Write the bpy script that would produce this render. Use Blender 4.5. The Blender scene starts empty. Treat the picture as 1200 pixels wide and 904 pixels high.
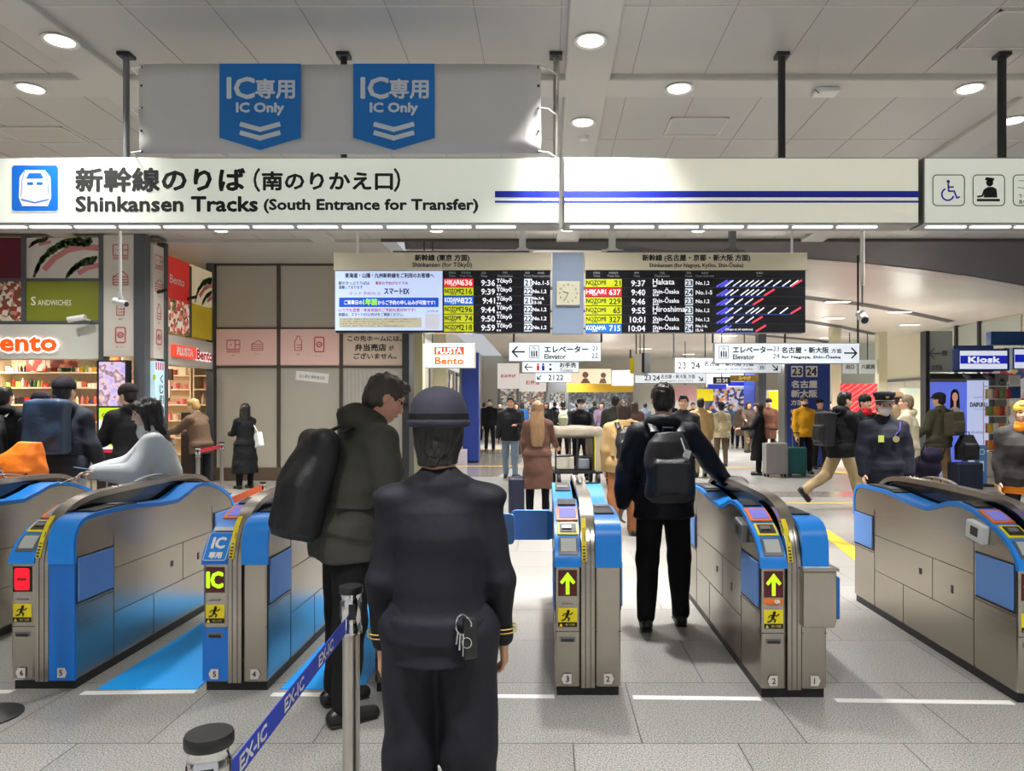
import bpy, math, random
import numpy as np
from mathutils import Vector, Matrix
PI = math.pi
sin, cos = math.sin, math.cos
R = math.radians
random.seed(7)
scene = bpy.context.scene
col = scene.collection

# ---------------------------------------------------------------- camera geometry (metres; eye 1.6 m above the floor, looking along +Y)
FPX, VX, VY, EYE = 850.0, 641.0, 475.0, 1.6
def wx(px, Y): return (px - VX) / FPX * Y
def wz(py, Y): return EYE - (py - VY) / FPX * Y

# ---------------------------------------------------------------- materials
def lin(c):
    c = c / 255.0
    return c / 12.92 if c <= 0.04045 else ((c + 0.055) / 1.055) ** 2.4
def rgb(r, g, b): return (lin(r), lin(g), lin(b), 1.0)
MATS = {}
def mat(name, c, rough=0.6, metal=0.0, emit=0.0, spec=0.5, noise=0.0, nscale=8.0, bump=0.0, bscale=40.0, stretch=(1, 1, 1), trans=0.0, coat=0.0, alpha=1.0):
    if name in MATS: return MATS[name]
    m = bpy.data.materials.new(name); m.use_nodes = True
    nt = m.node_tree; b = nt.nodes['Principled BSDF']
    col4 = rgb(*c)
    b.inputs['Base Color'].default_value = col4
    b.inputs['Roughness'].default_value = rough
    b.inputs['Metallic'].default_value = metal
    b.inputs['Specular IOR Level'].default_value = spec
    if coat: b.inputs['Coat Weight'].default_value = coat
    if trans: b.inputs['Transmission Weight'].default_value = trans
    if alpha < 1: b.inputs['Alpha'].default_value = alpha
    if emit:
        b.inputs['Emission Color'].default_value = col4
        b.inputs['Emission Strength'].default_value = emit
    if noise or bump:
        tc = nt.nodes.new('ShaderNodeTexCoord'); mp = nt.nodes.new('ShaderNodeMapping')
        mp.inputs['Scale'].default_value = stretch
        nt.links.new(tc.outputs['Object'], mp.inputs['Vector'])
    if noise:
        n = nt.nodes.new('ShaderNodeTexNoise'); n.inputs['Scale'].default_value = nscale; n.inputs['Detail'].default_value = 4
        nt.links.new(mp.outputs['Vector'], n.inputs['Vector'])
        mx = nt.nodes.new('ShaderNodeMix'); mx.data_type = 'RGBA'
        mx.inputs[6].default_value = tuple(v * (1 - noise) for v in col4[:3]) + (1,)
        mx.inputs[7].default_value = tuple(min(1, v * (1 + noise)) for v in col4[:3]) + (1,)
        nt.links.new(n.outputs['Fac'], mx.inputs[0]); nt.links.new(mx.outputs[2], b.inputs['Base Color'])
    if bump:
        n2 = nt.nodes.new('ShaderNodeTexNoise'); n2.inputs['Scale'].default_value = bscale; n2.inputs['Detail'].default_value = 3
        nt.links.new(mp.outputs['Vector'], n2.inputs['Vector'])
        bp = nt.nodes.new('ShaderNodeBump'); bp.inputs['Strength'].default_value = bump; bp.inputs['Distance'].default_value = 0.02
        nt.links.new(n2.outputs['Fac'], bp.inputs['Height']); nt.links.new(bp.outputs['Normal'], b.inputs['Normal'])
    MATS[name] = m
    return m
def glow(name, c, s): return mat(name, c, rough=0.5, emit=s, spec=0.2)

# ---------------------------------------------------------------- object helpers
def tag(o, label=None, cat=None, group=None, kind=None):
    if label: o['label'] = label
    if cat: o['category'] = cat
    if group: o['group'] = group
    if kind: o['kind'] = kind
    return o
def thing(name, label, cat, loc=(0, 0, 0), rz=0.0, group=None, kind=None):
    o = bpy.data.objects.new(name, None); col.objects.link(o); o.empty_display_size = 0.1
    o.location = loc; o.rotation_euler = (0, 0, rz)
    return tag(o, label, cat, group, kind)
def mobj(name, me, m, parent=None, loc=None):
    if m is not None and not me.materials:
        me.materials.append(m)
    o = bpy.data.objects.new(name, me); col.objects.link(o)
    if parent is not None: o.parent = parent
    if loc is not None: o.location = loc
    return o
def kids(o): return list(o.children)
def dup(root, loc=None, rz=None, label=None, group=None, parent=None):
    c = root.copy(); col.objects.link(c)
    if parent is not None: c.parent = parent
    if loc is not None: c.location = loc
    if rz is not None: c.rotation_euler = (0, 0, rz)
    if label: c['label'] = label
    if group: c['group'] = group
    for ch in kids(root):
        dup(ch, parent=c)
    return c

class MB:
    """collects simple shapes, then links them as one mesh object"""
    def __init__(s): s.v = []; s.f = []
    def add(s, vs, fs):
        b = len(s.v); s.v += [tuple(v) for v in vs]; s.f += [tuple(b + i for i in f) for f in fs]; return s
    def box(s, x0, x1, y0, y1, z0, z1):
        return s.add([(x0,y0,z0),(x1,y0,z0),(x1,y1,z0),(x0,y1,z0),(x0,y0,z1),(x1,y0,z1),(x1,y1,z1),(x0,y1,z1)],
                     [(0,3,2,1),(4,5,6,7),(0,1,5,4),(1,2,6,5),(2,3,7,6),(3,0,4,7)])
    def obox(s, c, hs, M):
        vs = []
        for dz in (-1, 1):
            for dx, dy in ((-1,-1),(1,-1),(1,1),(-1,1)):
                vs.append(Vector(c) + M @ Vector((dx*hs[0], dy*hs[1], dz*hs[2])))
        return s.add(vs, [(0,3,2,1),(4,5,6,7),(0,1,5,4),(1,2,6,5),(2,3,7,6),(3,0,4,7)])
    def bar(s, a, b, w, t, up=(0, 0, 1)):
        a = Vector(a); b = Vector(b); d = (b - a); L = d.length; d.normalize(); u = Vector(up)
        sx = d.cross(u)
        if sx.length < 1e-4: sx = d.cross(Vector((0, 1, 0)))
        sx.normalize(); uu = sx.cross(d)
        M = Matrix((sx, d, uu)).transposed()
        return s.obox((a + b) / 2, (w/2, L/2, t/2), M)
    def quad(s, a, b, c, d): return s.add([a, b, c, d], [(0, 1, 2, 3)])
    def cyl(s, c, r, z0, z1, n=24, r2=None, axis='z'):
        r2 = r if r2 is None else r2; vs = []
        for z, rr in ((z0, r), (z1, r2)):
            for i in range(n):
                a = 2*PI*i/n; x, y = rr*cos(a), rr*sin(a)
                vs.append((c[0]+x, c[1]+y, z) if axis == 'z' else ((c[0]+x, z, c[1]+y) if axis == 'y' else (z, c[0]+x, c[1]+y)))
        fs = [(i, (i+1) % n, n+(i+1) % n, n+i) for i in range(n)] + [tuple(range(n))[::-1], tuple(range(n, 2*n))]
        return s.add(vs, fs)
    def lathe(s, c, prof, n=32, sx=1.0, sy=1.0):
        vs = []; m = len(prof)
        for i in range(n):
            a = 2*PI*i/n
            for r, z in prof: vs.append((c[0]+sx*r*cos(a), c[1]+sy*r*sin(a), c[2]+z))
        fs = []
        for i in range(n):
            j = (i+1) % n
            for k in range(m-1): fs.append((i*m+k, j*m+k, j*m+k+1, i*m+k+1))
        fs.append(tuple(i*m for i in range(n))[::-1]); fs.append(tuple(i*m+m-1 for i in range(n)))
        return s.add(vs, fs)
    def tube(s, pts, r, n=8, flat=1.0, fn=None):
        """a tube along points; flat < 1 squashes it along fn"""
        pts = [Vector(p) for p in pts]; vs = []; ref = Vector(fn) if fn else Vector((0, 0, 1)); prev = None
        for i, p in enumerate(pts):
            d = (pts[min(i+1, len(pts)-1)] - pts[max(i-1, 0)]).normalized()
            u = d.cross(ref)
            if u.length < 1e-3: u = prev if prev else d.cross(Vector((1, 0, 0)))
            u = u.normalized(); prev = u; w = u.cross(d).normalized()
            rr = r[i] if isinstance(r, (list, tuple)) else r
            for k in range(n):
                a = 2*PI*k/n; vs.append(p + u*rr*cos(a) + w*rr*flat*sin(a))
        m = len(pts); fs = []
        for i in range(m-1):
            for k in range(n): fs.append((i*n+k, i*n+(k+1) % n, (i+1)*n+(k+1) % n, (i+1)*n+k))
        fs += [tuple(range(n))[::-1], tuple((m-1)*n+k for k in range(n))]
        return s.add(vs, fs)
    def prism_x(s, prof, x0, x1):
        """profile of (y, z), extruded along x"""
        n = len(prof)
        vs = [(x0, y, z) for y, z in prof] + [(x1, y, z) for y, z in prof]
        return s.add(vs, [(i, (i+1) % n, n+(i+1) % n, n+i) for i in range(n)] + [tuple(range(n))[::-1], tuple(range(n, 2*n))])
    def prism_y(s, prof, y0, y1):
        n = len(prof)
        vs = [(x, y0, z) for x, z in prof] + [(x, y1, z) for x, z in prof]
        return s.add(vs, [(i, (i+1) % n, n+(i+1) % n, n+i) for i in range(n)] + [tuple(range(n))[::-1], tuple(range(n, 2*n))])
    def prism_z(s, prof, z0, z1):
        n = len(prof)
        vs = [(x, y, z0) for x, y in prof] + [(x, y, z1) for x, y in prof]
        return s.add(vs, [(i, (i+1) % n, n+(i+1) % n, n+i) for i in range(n)] + [tuple(range(n))[::-1], tuple(range(n, 2*n))])
    def strip(s, top, bot, x0, x1):
        """band between two (y,z) polylines of the same length, extruded along x"""
        n = len(top); b = len(s.v)
        for x in (x0, x1): s.v += [(x, y, z) for y, z in top]+[(x, y, z) for y, z in bot]
        T = lambda k, i: b+k*2*n+i
        for i in range(n-1):
            s.f += [(T(0, i), T(0, i+1), T(1, i+1), T(1, i)), (T(0, n+i), T(1, n+i), T(1, n+i+1), T(0, n+i+1)), (T(0, i), T(0, n+i), T(0, n+i+1), T(0, i+1)), (T(1, i), T(1, i+1), T(1, n+i+1), T(1, n+i))]
        s.f += [(T(0, 0), T(1, 0), T(1, n), T(0, n)), (T(0, n-1), T(0, 2*n-1), T(1, 2*n-1), T(1, n-1))]
        return s
    def build(s, name, m, parent=None, bevel=0.0, smooth=False, loc=None, seg=2):
        me = bpy.data.meshes.new(name); me.from_pydata(s.v, [], s.f); me.validate()
        import bmesh
        bm = bmesh.new(); bm.from_mesh(me); bmesh.ops.recalc_face_normals(bm, faces=bm.faces); bm.to_mesh(me); bm.free()
        if smooth:
            for p in me.polygons: p.use_smooth = True
            try: me.set_sharp_from_angle(angle=R(40))
            except Exception: pass
        o = mobj(name, me, m, parent, loc)
        if bevel:
            b = o.modifiers.new('bevel', 'BEVEL'); b.width = bevel; b.segments = seg; b.limit_method = 'ANGLE'; b.angle_limit = R(35)
        return o

# ---------------------------------------------------------------- flat lettering and marks (frontal plane: x right, z up, faces -Y)
_tc = {}
def _glyphs(s):
    if s in _tc: return _tc[s]
    cu = bpy.data.curves.new('t', 'FONT'); cu.body = s; cu.size = 1.0; cu.resolution_u = 2; cu.space_line = 1.0
    o = bpy.data.objects.new('t', cu); col.objects.link(o)
    me = bpy.data.meshes.new_from_object(o.evaluated_get(bpy.context.evaluated_depsgraph_get()))
    v = np.array([tuple(p.co[:2]) for p in me.vertices]) if len(me.vertices) else np.zeros((1, 2))
    f = [tuple(p.vertices) for p in me.polygons]
    bpy.data.objects.remove(o); bpy.data.curves.remove(cu); bpy.data.meshes.remove(me)
    _tc[s] = (v, f); return _tc[s]
class Flat:
    def __init__(s, y=0.0): s.v = []; s.f = []; s.y = y
    def poly(s, pts, y=None):
        b = len(s.v); yy = s.y if y is None else y
        s.v += [(x, yy, z) for x, z in pts]; s.f.append(tuple(range(b, b+len(pts)))); return s
    def rect(s, x0, x1, z0, z1): return s.poly([(x0, z0), (x1, z0), (x1, z1), (x0, z1)])
    def rrect(s, x0, x1, z0, z1, r, n=5):
        pts = []
        for cx, cz, a0 in ((x1-r, z0+r, -90), (x1-r, z1-r, 0), (x0+r, z1-r, 90), (x0+r, z0+r, 180)):
            for i in range(n+1):
                a = R(a0+90*i/n); pts.append((cx+r*cos(a), cz+r*sin(a)))
        return s.poly(pts)
    def rline(s, x0, x1, z0, z1, r, w, n=5):
        pts = []
        for cx, cz, a0 in ((x1-r, z0+r, -90), (x1-r, z1-r, 0), (x0+r, z1-r, 90), (x0+r, z0+r, 180)):
            for i in range(n+1):
                a = R(a0+90*i/n); pts.append((cx+r*cos(a), cz+r*sin(a)))
        return s.stroke(pts+[pts[0]], w)
    def disc(s, cx, cz, r, n=24, rz=None):
        rz = rz or r
        return s.poly([(cx+r*cos(2*PI*i/n), cz+rz*sin(2*PI*i/n)) for i in range(n)])
    def stroke(s, pts, w):
        for i in range(len(pts)-1):
            (x0, z0), (x1, z1) = pts[i], pts[i+1]; dx, dz = x1-x0, z1-z0; L = math.hypot(dx, dz) or 1e-6
            nx, nz = -dz/L*w/2, dx/L*w/2; ex, ez = dx/L*w*0.3, dz/L*w*0.3
            s.poly([(x0-nx-ex, z0-nz-ez), (x1-nx+ex, z1-nz+ez), (x1+nx+ex, z1+nz+ez), (x0+nx-ex, z0+nz-ez)], s.y - 0.00002*i)
        return s
    def arc(s, cx, cz, r, a0, a1, w, n=16):
        return s.stroke([(cx+r*cos(R(a0+(a1-a0)*i/n)), cz+r*sin(R(a0+(a1-a0)*i/n))) for i in range(n+1)], w)
    def text(s, t, x, z, h=None, w=None, al='c', bold=0.0, va='c'):
        """t placed so that its ink is h high / w wide; x, z = anchor"""
        v, f = _glyphs(t)
        lo = v.min(0); hi = v.max(0); dx, dz = max(hi[0]-lo[0], 1e-6), max(hi[1]-lo[1], 1e-6)
        if h and w: kx, kz = w/dx, h/dz
        elif h: kx = kz = h/dz
        else: kx = kz = w/dx
        p = (v-lo)*np.array((kx, kz)); W, Hh = dx*kx, dz*kz
        ox = x - (W/2 if al == 'c' else (W if al == 'r' else 0)); oz = z - (Hh/2 if va == 'c' else 0)
        offs = [(0, 0)] if not bold else [(0, 0), (bold, 0), (-bold, 0), (0, bold), (0, -bold), (bold*.7, bold*.7), (-bold*.7, bold*.7), (bold*.7, -bold*.7), (-bold*.7, -bold*.7)]
        for i, (a, c) in enumerate(offs):
            b = len(s.v); s.v += [(ox+q[0]+a, s.y-0.00004*i, oz+q[1]+c) for q in p]
            s.f += [tuple(b+j for j in g) for g in f]
        return s
    def build(s, name, m, parent=None, kind=None):
        me = bpy.data.meshes.new(name); me.from_pydata(s.v, [], s.f)
        o = mobj(name, me, m, parent)
        return o

# ---------------------------------------------------------------- implicit modelling: smooth unions on a grid, surface nets
class Vox:
    def __init__(s, lo, hi, h):
        s.lo = np.array(lo, float); s.h = h
        s.n = np.ceil((np.array(hi)-s.lo)/h).astype(int)+1
        s.ax = [s.lo[i]+h*np.arange(s.n[i]) for i in range(3)]
        s.f = np.full(tuple(s.n), 1.0, np.float32)
    def blk(s, lo, hi, pad):
        a = np.maximum(0, np.floor((np.array(lo)-pad-s.lo)/s.h).astype(int)); b = np.minimum(s.n, np.ceil((np.array(hi)+pad-s.lo)/s.h).astype(int)+1)
        if (b <= a).any(): return None
        sl = tuple(slice(a[i], b[i]) for i in range(3))
        X = s.ax[0][sl[0]][:, None, None]; Y = s.ax[1][sl[1]][None, :, None]; Z = s.ax[2][sl[2]][None, None, :]
        return sl, X, Y, Z
    def put(s, lo, hi, fn, k, op):
        q = s.blk(lo, hi, k+2.5*s.h)
        if q is None: return
        sl, X, Y, Z = q
        d = fn(X, Y, Z).astype(np.float32); a = s.f[sl]
        if op == 'sub': d = -d
        if k > 0:
            hh = np.maximum(k-np.abs(a-d), 0)/k
            r = (np.minimum(a, d)-hh*hh*k*0.25) if op == 'add' else (np.maximum(a, d)+hh*hh*k*0.25)
        else: r = np.minimum(a, d) if op == 'add' else np.maximum(a, d)
        s.f[sl] = r
    def cone(s, a, b, ra, rb, k=0.02, op='add', n=None, q=1.0):
        a = np.array(a, float); b = np.array(b, float); ba = b-a
        if n is not None:
            n = np.array(n, float); n = n/np.linalg.norm(n); ba2 = ba+(q-1)*ba.dot(n)*n
        else: ba2 = ba
        L = max(ba2.dot(ba2), 1e-9); rm = max(ra, rb)
        def fn(X, Y, Z):
            px, py, pz = X-a[0], Y-a[1], Z-a[2]
            if n is not None:
                dn = (px*n[0]+py*n[1]+pz*n[2])*(q-1); px = px+dn*n[0]; py = py+dn*n[1]; pz = pz+dn*n[2]
            t = np.clip((px*ba2[0]+py*ba2[1]+pz*ba2[2])/L, 0, 1)
            return np.sqrt((px-t*ba2[0])**2+(py-t*ba2[1])**2+(pz-t*ba2[2])**2)-(ra+(rb-ra)*t)
        s.put(np.minimum(a, b)-rm, np.maximum(a, b)+rm, fn, k, op)
    def ell(s, c, r, k=0.02, op='add', M=None):
        c = np.array(c, float); r = np.array(r, float); m = r.min(); big = r.max() if M is not None else None
        def fn(X, Y, Z):
            px, py, pz = X-c[0], Y-c[1], Z-c[2]
            if M is not None:
                px, py, pz = (px*M[0][i]+py*M[1][i]+pz*M[2][i] for i in range(3))
            return (np.sqrt((px/r[0])**2+(py/r[1])**2+(pz/r[2])**2)-1)*m
        e = np.array([big]*3) if M is not None else r
        s.put(c-e, c+e, fn, k, op)
    def rbox(s, c, hs, rad, k=0.01, op='add', M=None):
        c = np.array(c, float); hs = np.array(hs, float)
        def fn(X, Y, Z):
            px, py, pz = X-c[0], Y-c[1], Z-c[2]
            if M is not None:
                px, py, pz = (px*M[0][i]+py*M[1][i]+pz*M[2][i] for i in range(3))
            qx, qy, qz = np.abs(px)-hs[0]+rad, np.abs(py)-hs[1]+rad, np.abs(pz)-hs[2]+rad
            return np.sqrt(np.maximum(qx, 0)**2+np.maximum(qy, 0)**2+np.maximum(qz, 0)**2)+np.minimum(np.maximum(qx, np.maximum(qy, qz)), 0)-rad
        e = np.array([np.linalg.norm(hs)]*3) if M is not None else hs
        s.put(c-e, c+e, fn, k, op)
    def loft(s, st, k=0.02, op='add', M=None, o=(0, 0, 0), p=2.0):
        """st: (z, cx, cy, rx, ry) stations in a local frame with origin o and axes M"""
        st = sorted(st); zz = [t[0] for t in st]; A = [[t[i] for t in st] for i in range(1, 5)]
        o = np.array(o, float); rm = max(max(A[2]), max(A[3]))+max(max(map(abs, A[0])), max(map(abs, A[1])))
        def fn(X, Y, Z):
            px, py, pz = X-o[0], Y-o[1], Z-o[2]
            if M is not None:
                px, py, pz = (px*M[0][i]+py*M[1][i]+pz*M[2][i] for i in range(3))
            cx, cy, rx, ry = (np.interp(pz, zz, a) for a in A)
            d = ((np.abs((px-cx)/rx)**p+np.abs((py-cy)/ry)**p)**(1.0/p)-1)*np.minimum(rx, ry)
            e = np.maximum(pz-zz[-1], zz[0]-pz)
            return np.where((d > 0) & (e > 0), np.sqrt(np.maximum(d, 0)**2+np.maximum(e, 0)**2), np.maximum(d, e))
        if M is None: lo, hi = o+np.array((-rm, -rm, zz[0])), o+np.array((rm, rm, zz[-1]))
        else:
            w = np.array([M[0][2], M[1][2], M[2][2]]); a = o+w*zz[0]; b = o+w*zz[-1]; lo, hi = np.minimum(a, b)-rm, np.maximum(a, b)+rm
        s.put(lo, hi, fn, k, op)
    def cut(s, lo, hi):
        q = s.blk(lo, hi, 0)
        if q: s.f[q[0]] = np.maximum(s.f[q[0]], 0.5*s.h)
    def noise(s, amp, fr, seed=0, st=(1, 1, 1)):
        rs = np.random.RandomState(seed); m = np.abs(s.f) < 0.05; I = np.argwhere(m)
        if not len(I): return
        P = I*s.h+s.lo; P = P*np.array(st); acc = np.zeros(len(P))
        for i in range(7):
            w = rs.normal(size=3); w *= fr*(0.6+rs.rand()*1.2)/np.linalg.norm(w)
            acc += np.sin(P@w+rs.rand()*6.3+1.3*np.sin(P@w[[1, 2, 0]]*0.7))
        s.f[m] += (amp*acc/3.0).astype(np.float32)
    def mesh(s, name, m, parent=None, scale=1.0, smooth=True):
        f = s.f; f[0] = f[-1] = 1; f[:, 0] = f[:, -1] = 1; f[:, :, 0] = f[:, :, -1] = 1
        g = f < 0; c = np.zeros(tuple(s.n-1), np.int8)
        for dx in (0, 1):
            for dy in (0, 1):
                for dz in (0, 1): c += g[dx:s.n[0]-1+dx, dy:s.n[1]-1+dy, dz:s.n[2]-1+dz]
        act = (c > 0) & (c < 8); I = np.argwhere(act); ids = np.full(act.shape, -1, np.int64); ids[act] = np.arange(len(I))
        cor = [(x, y, z) for x in (0, 1) for y in (0, 1) for z in (0, 1)]
        F = np.stack([f[I[:, 0]+x, I[:, 1]+y, I[:, 2]+z] for x, y, z in cor], 1)
        pos = np.zeros((len(I), 3)); cnt = np.zeros(len(I))
        for a in range(8):
            for b in range(a+1, 8):
                d = np.array(cor[b])-np.array(cor[a])
                if np.abs(d).sum() != 1: continue
                va, vb = F[:, a], F[:, b]; mm = (va < 0) != (vb < 0); t = np.where(mm, va/np.where(mm, va-vb, 1), 0)
                pos += np.where(mm[:, None], np.array(cor[a])+t[:, None]*d, 0); cnt += mm
        V = ((I+pos/np.maximum(cnt, 1)[:, None])*s.h+s.lo)*scale
        Q = []
        for ax in range(3):
            u, v = (ax+1) % 3, (ax+2) % 3
            sl0 = [slice(1, -1)]*3; sl0[ax] = slice(0, -1); sl1 = list(sl0); sl1[ax] = slice(1, None)
            e = g[tuple(sl0)] != g[tuple(sl1)]; E = np.argwhere(e)
            off = np.array([1, 1, 1]); off[ax] = 0; E = E+off
            ins = g[E[:, 0], E[:, 1], E[:, 2]]
            def cell(du, dv):
                K = E.copy(); K[:, u] += du; K[:, v] += dv; return ids[K[:, 0], K[:, 1], K[:, 2]]
            q = np.stack([cell(-1, -1), cell(0, -1), cell(0, 0), cell(-1, 0)], 1); q[~ins] = q[~ins][:, ::-1]
            Q.append(q)
        Q = np.concatenate(Q); Q = Q[(Q >= 0).all(1)]
        me = bpy.data.meshes.new(name); me.vertices.add(len(V)); me.vertices.foreach_set('co', V.astype(np.float32).ravel())
        me.loops.add(Q.size); me.loops.foreach_set('vertex_index', Q.astype(np.int32).ravel())
        me.polygons.add(len(Q)); me.polygons.foreach_set('loop_start', np.arange(0, Q.size, 4, dtype=np.int32))
        me.polygons.foreach_set('use_smooth', np.full(len(Q), smooth, bool))
        me.update(calc_edges=True)
        return mobj(name, me, m, parent)
LN, LF = 34, 110
# ================================================================ MATERIALS
def floor_material():
    m = bpy.data.materials.new('granite'); m.use_nodes = True; nt = m.node_tree; b = nt.nodes['Principled BSDF']; L = nt.links.new
    tc = nt.nodes.new('ShaderNodeTexCoord')
    br = nt.nodes.new('ShaderNodeTexBrick'); br.offset = 0.42; br.inputs['Scale'].default_value = 1.0
    br.inputs['Brick Width'].default_value = 0.78; br.inputs['Row Height'].default_value = 0.75; br.inputs['Mortar Size'].default_value = 0.0035
    br.inputs['Color1'].default_value = (1, 1, 1, 1); br.inputs['Color2'].default_value = (0.84, 0.84, 0.83, 1); br.inputs['Mortar'].default_value = (0.22, 0.22, 0.21, 1)
    mp = nt.nodes.new('ShaderNodeMapping'); mp.inputs['Location'].default_value = (0.33, 0.32, 0); L(tc.outputs['Object'], mp.inputs['Vector']); L(mp.outputs['Vector'], br.inputs['Vector'])
    n1 = nt.nodes.new('ShaderNodeTexNoise'); n1.inputs['Scale'].default_value = 135; n1.inputs['Detail'].default_value = 2
    n2 = nt.nodes.new('ShaderNodeTexNoise'); n2.inputs['Scale'].default_value = 3.0; n2.inputs['Detail'].default_value = 5
    L(tc.outputs['Object'], n1.inputs['Vector']); L(tc.outputs['Object'], n2.inputs['Vector'])
    r1 = nt.nodes.new('ShaderNodeValToRGB'); e = r1.color_ramp.elements; e[0].position = 0.36; e[0].color = rgb(98, 98, 96); e[1].position = 0.60; e[1].color = rgb(182, 181, 176)
    L(n1.outputs['Fac'], r1.inputs['Fac'])
    mx = nt.nodes.new('ShaderNodeMix'); mx.data_type = 'RGBA'; mx.blend_type = 'MULTIPLY'; mx.inputs[0].default_value = 1.0
    L(r1.outputs['Color'], mx.inputs[6]); L(br.outputs['Color'], mx.inputs[7])
    r2 = nt.nodes.new('ShaderNodeValToRGB'); e = r2.color_ramp.elements; e[0].color = (0.86, 0.86, 0.86, 1); e[1].color = (1, 1, 1, 1); L(n2.outputs['Fac'], r2.inputs['Fac'])
    m2 = nt.nodes.new('ShaderNodeMix'); m2.data_type = 'RGBA'; m2.blend_type = 'MULTIPLY'; m2.inputs[0].default_value = 1.0
    L(mx.outputs[2], m2.inputs[6]); L(r2.outputs['Color'], m2.inputs[7]); L(m2.outputs[2], b.inputs['Base Color'])
    b.inputs['Roughness'].default_value = 0.3; b.inputs['Specular IOR Level'].default_value = 0.45
    return m
def picture_material(name, cols, scale=6.0, emit=0.0, seed=0, kind='noise', dist=1.5):
    """blotchy printed picture: colour ramp over noise or wave"""
    m = bpy.data.materials.new(name); m.use_nodes = True; nt = m.node_tree; b = nt.nodes['Principled BSDF']; L = nt.links.new
    tc = nt.nodes.new('ShaderNodeTexCoord'); mp = nt.nodes.new('ShaderNodeMapping'); mp.inputs['Location'].default_value = (seed*3.1, seed*1.7, seed)
    mp.inputs['Rotation'].default_value = (0, R(35), 0) if kind == 'wave' else (0, 0, 0); L(tc.outputs['Object'], mp.inputs['Vector'])
    if kind == 'wave':
        n = nt.nodes.new('ShaderNodeTexWave'); n.bands_direction = 'Z'; n.inputs['Scale'].default_value = scale; n.inputs['Distortion'].default_value = dist; n.inputs['Detail'].default_value = 3; n.inputs['Detail Scale'].default_value = 2.5
    elif kind == 'cell':
        n = nt.nodes.new('ShaderNodeTexVoronoi'); n.inputs['Scale'].default_value = scale
    else:
        n = nt.nodes.new('ShaderNodeTexNoise'); n.inputs['Scale'].default_value = scale; n.inputs['Detail'].default_value = 3
    L(mp.outputs['Vector'], n.inputs['Vector'])
    r = nt.nodes.new('ShaderNodeValToRGB'); r.color_ramp.interpolation = 'LINEAR'
    src = n.outputs['Distance'] if kind == 'cell' else n.outputs['Fac']
    if kind == 'cell':
        sp = nt.nodes.new('ShaderNodeSeparateColor'); L(n.outputs['Color'], sp.inputs['Color']); src = sp.outputs[0]; r.color_ramp.interpolation = 'CONSTANT'
    L(src, r.inputs['Fac'])
    while len(r.color_ramp.elements) < len(cols): r.color_ramp.elements.new(0.5)
    for e, (p, c) in zip(r.color_ramp.elements, cols): e.position = p; e.color = rgb(*c)
    L(r.outputs['Color'], b.inputs['Base Color']); b.inputs['Roughness'].default_value = 0.4
    if emit: L(r.outputs['Color'], b.inputs['Emission Color']); b.inputs['Emission Strength'].default_value = emit
    return m
M = dict(
    ceil=mat('ceiling_panel', (186, 183, 177), 0.38, noise=0.03, nscale=1.2), rib=mat('ceiling_rib', (194, 191, 184), 0.42), seam=mat('ceiling_seam', (140, 136, 130), 0.8),
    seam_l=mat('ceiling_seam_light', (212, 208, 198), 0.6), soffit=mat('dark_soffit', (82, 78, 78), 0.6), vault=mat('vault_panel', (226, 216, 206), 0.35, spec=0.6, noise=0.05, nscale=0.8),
    vrim=mat('vault_rim', (222, 208, 200), 0.4), dark=mat('dark_metal', (52, 52, 54), 0.45, 0.4), black=mat('black_plastic', (20, 20, 22), 0.45), grey=mat('grey_metal', (120, 122, 124), 0.4, 0.5),
    steel=mat('brushed_steel', (172, 164, 153), 0.25, 0.95, noise=0.10, nscale=2.2, bump=0.025, bscale=70, stretch=(1, .05, 1)), steel2=mat('bright_steel', (178, 174, 168), 0.28, 0.95),
    chrome=mat('chrome', (225, 225, 225), 0.12, 1.0), white=mat('white_paint', (232, 232, 228), 0.5), offwhite=mat('cream_paint', (214, 208, 192), 0.5), seamd=mat('gate_seam', (58, 55, 52), 0.6),
    blue=mat('gate_blue', (30, 136, 232), 0.35, spec=0.4), blue2=mat('gate_blue_deep', (20, 112, 204), 0.35), flap=mat('flap_blue', (98, 150, 224), 0.4, spec=0.4), mat_blue=mat('floor_mat_blue', (8, 164, 252), 0.55, noise=0.04, nscale=3),
    ink=mat('ink_black', (22, 24, 26), 0.6), inkd=mat('ink_dark_grey', (60, 62, 64), 0.6), wink=mat('ink_white', (240, 240, 238), 0.5), red=mat('ink_red', (205, 45, 50), 0.5), line=mat('line_blue', (20, 42, 190), 0.5),
    yellow=mat('sticker_yellow', (238, 218, 20), 0.5), tactile=mat('tactile_yellow', (214, 170, 40), 0.6), wline=mat('white_line', (224, 224, 220), 0.5),
    smoke=mat('smoked_panel', (26, 27, 30), 0.15, spec=0.6), screen=mat('dark_screen', (40, 44, 52), 0.2), glassy=mat('pale_glass_panel', (150, 152, 146), 0.12, spec=0.7, noise=0.05, nscale=0.6),
)
# ================================================================ SETTING
ZC, ZV = 4.6, 4.5
FM = floor_material()
fl = tag(MB().box(-22, 24, -6, 46, -0.1, 0).build('floor', FM), kind='structure')
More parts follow.
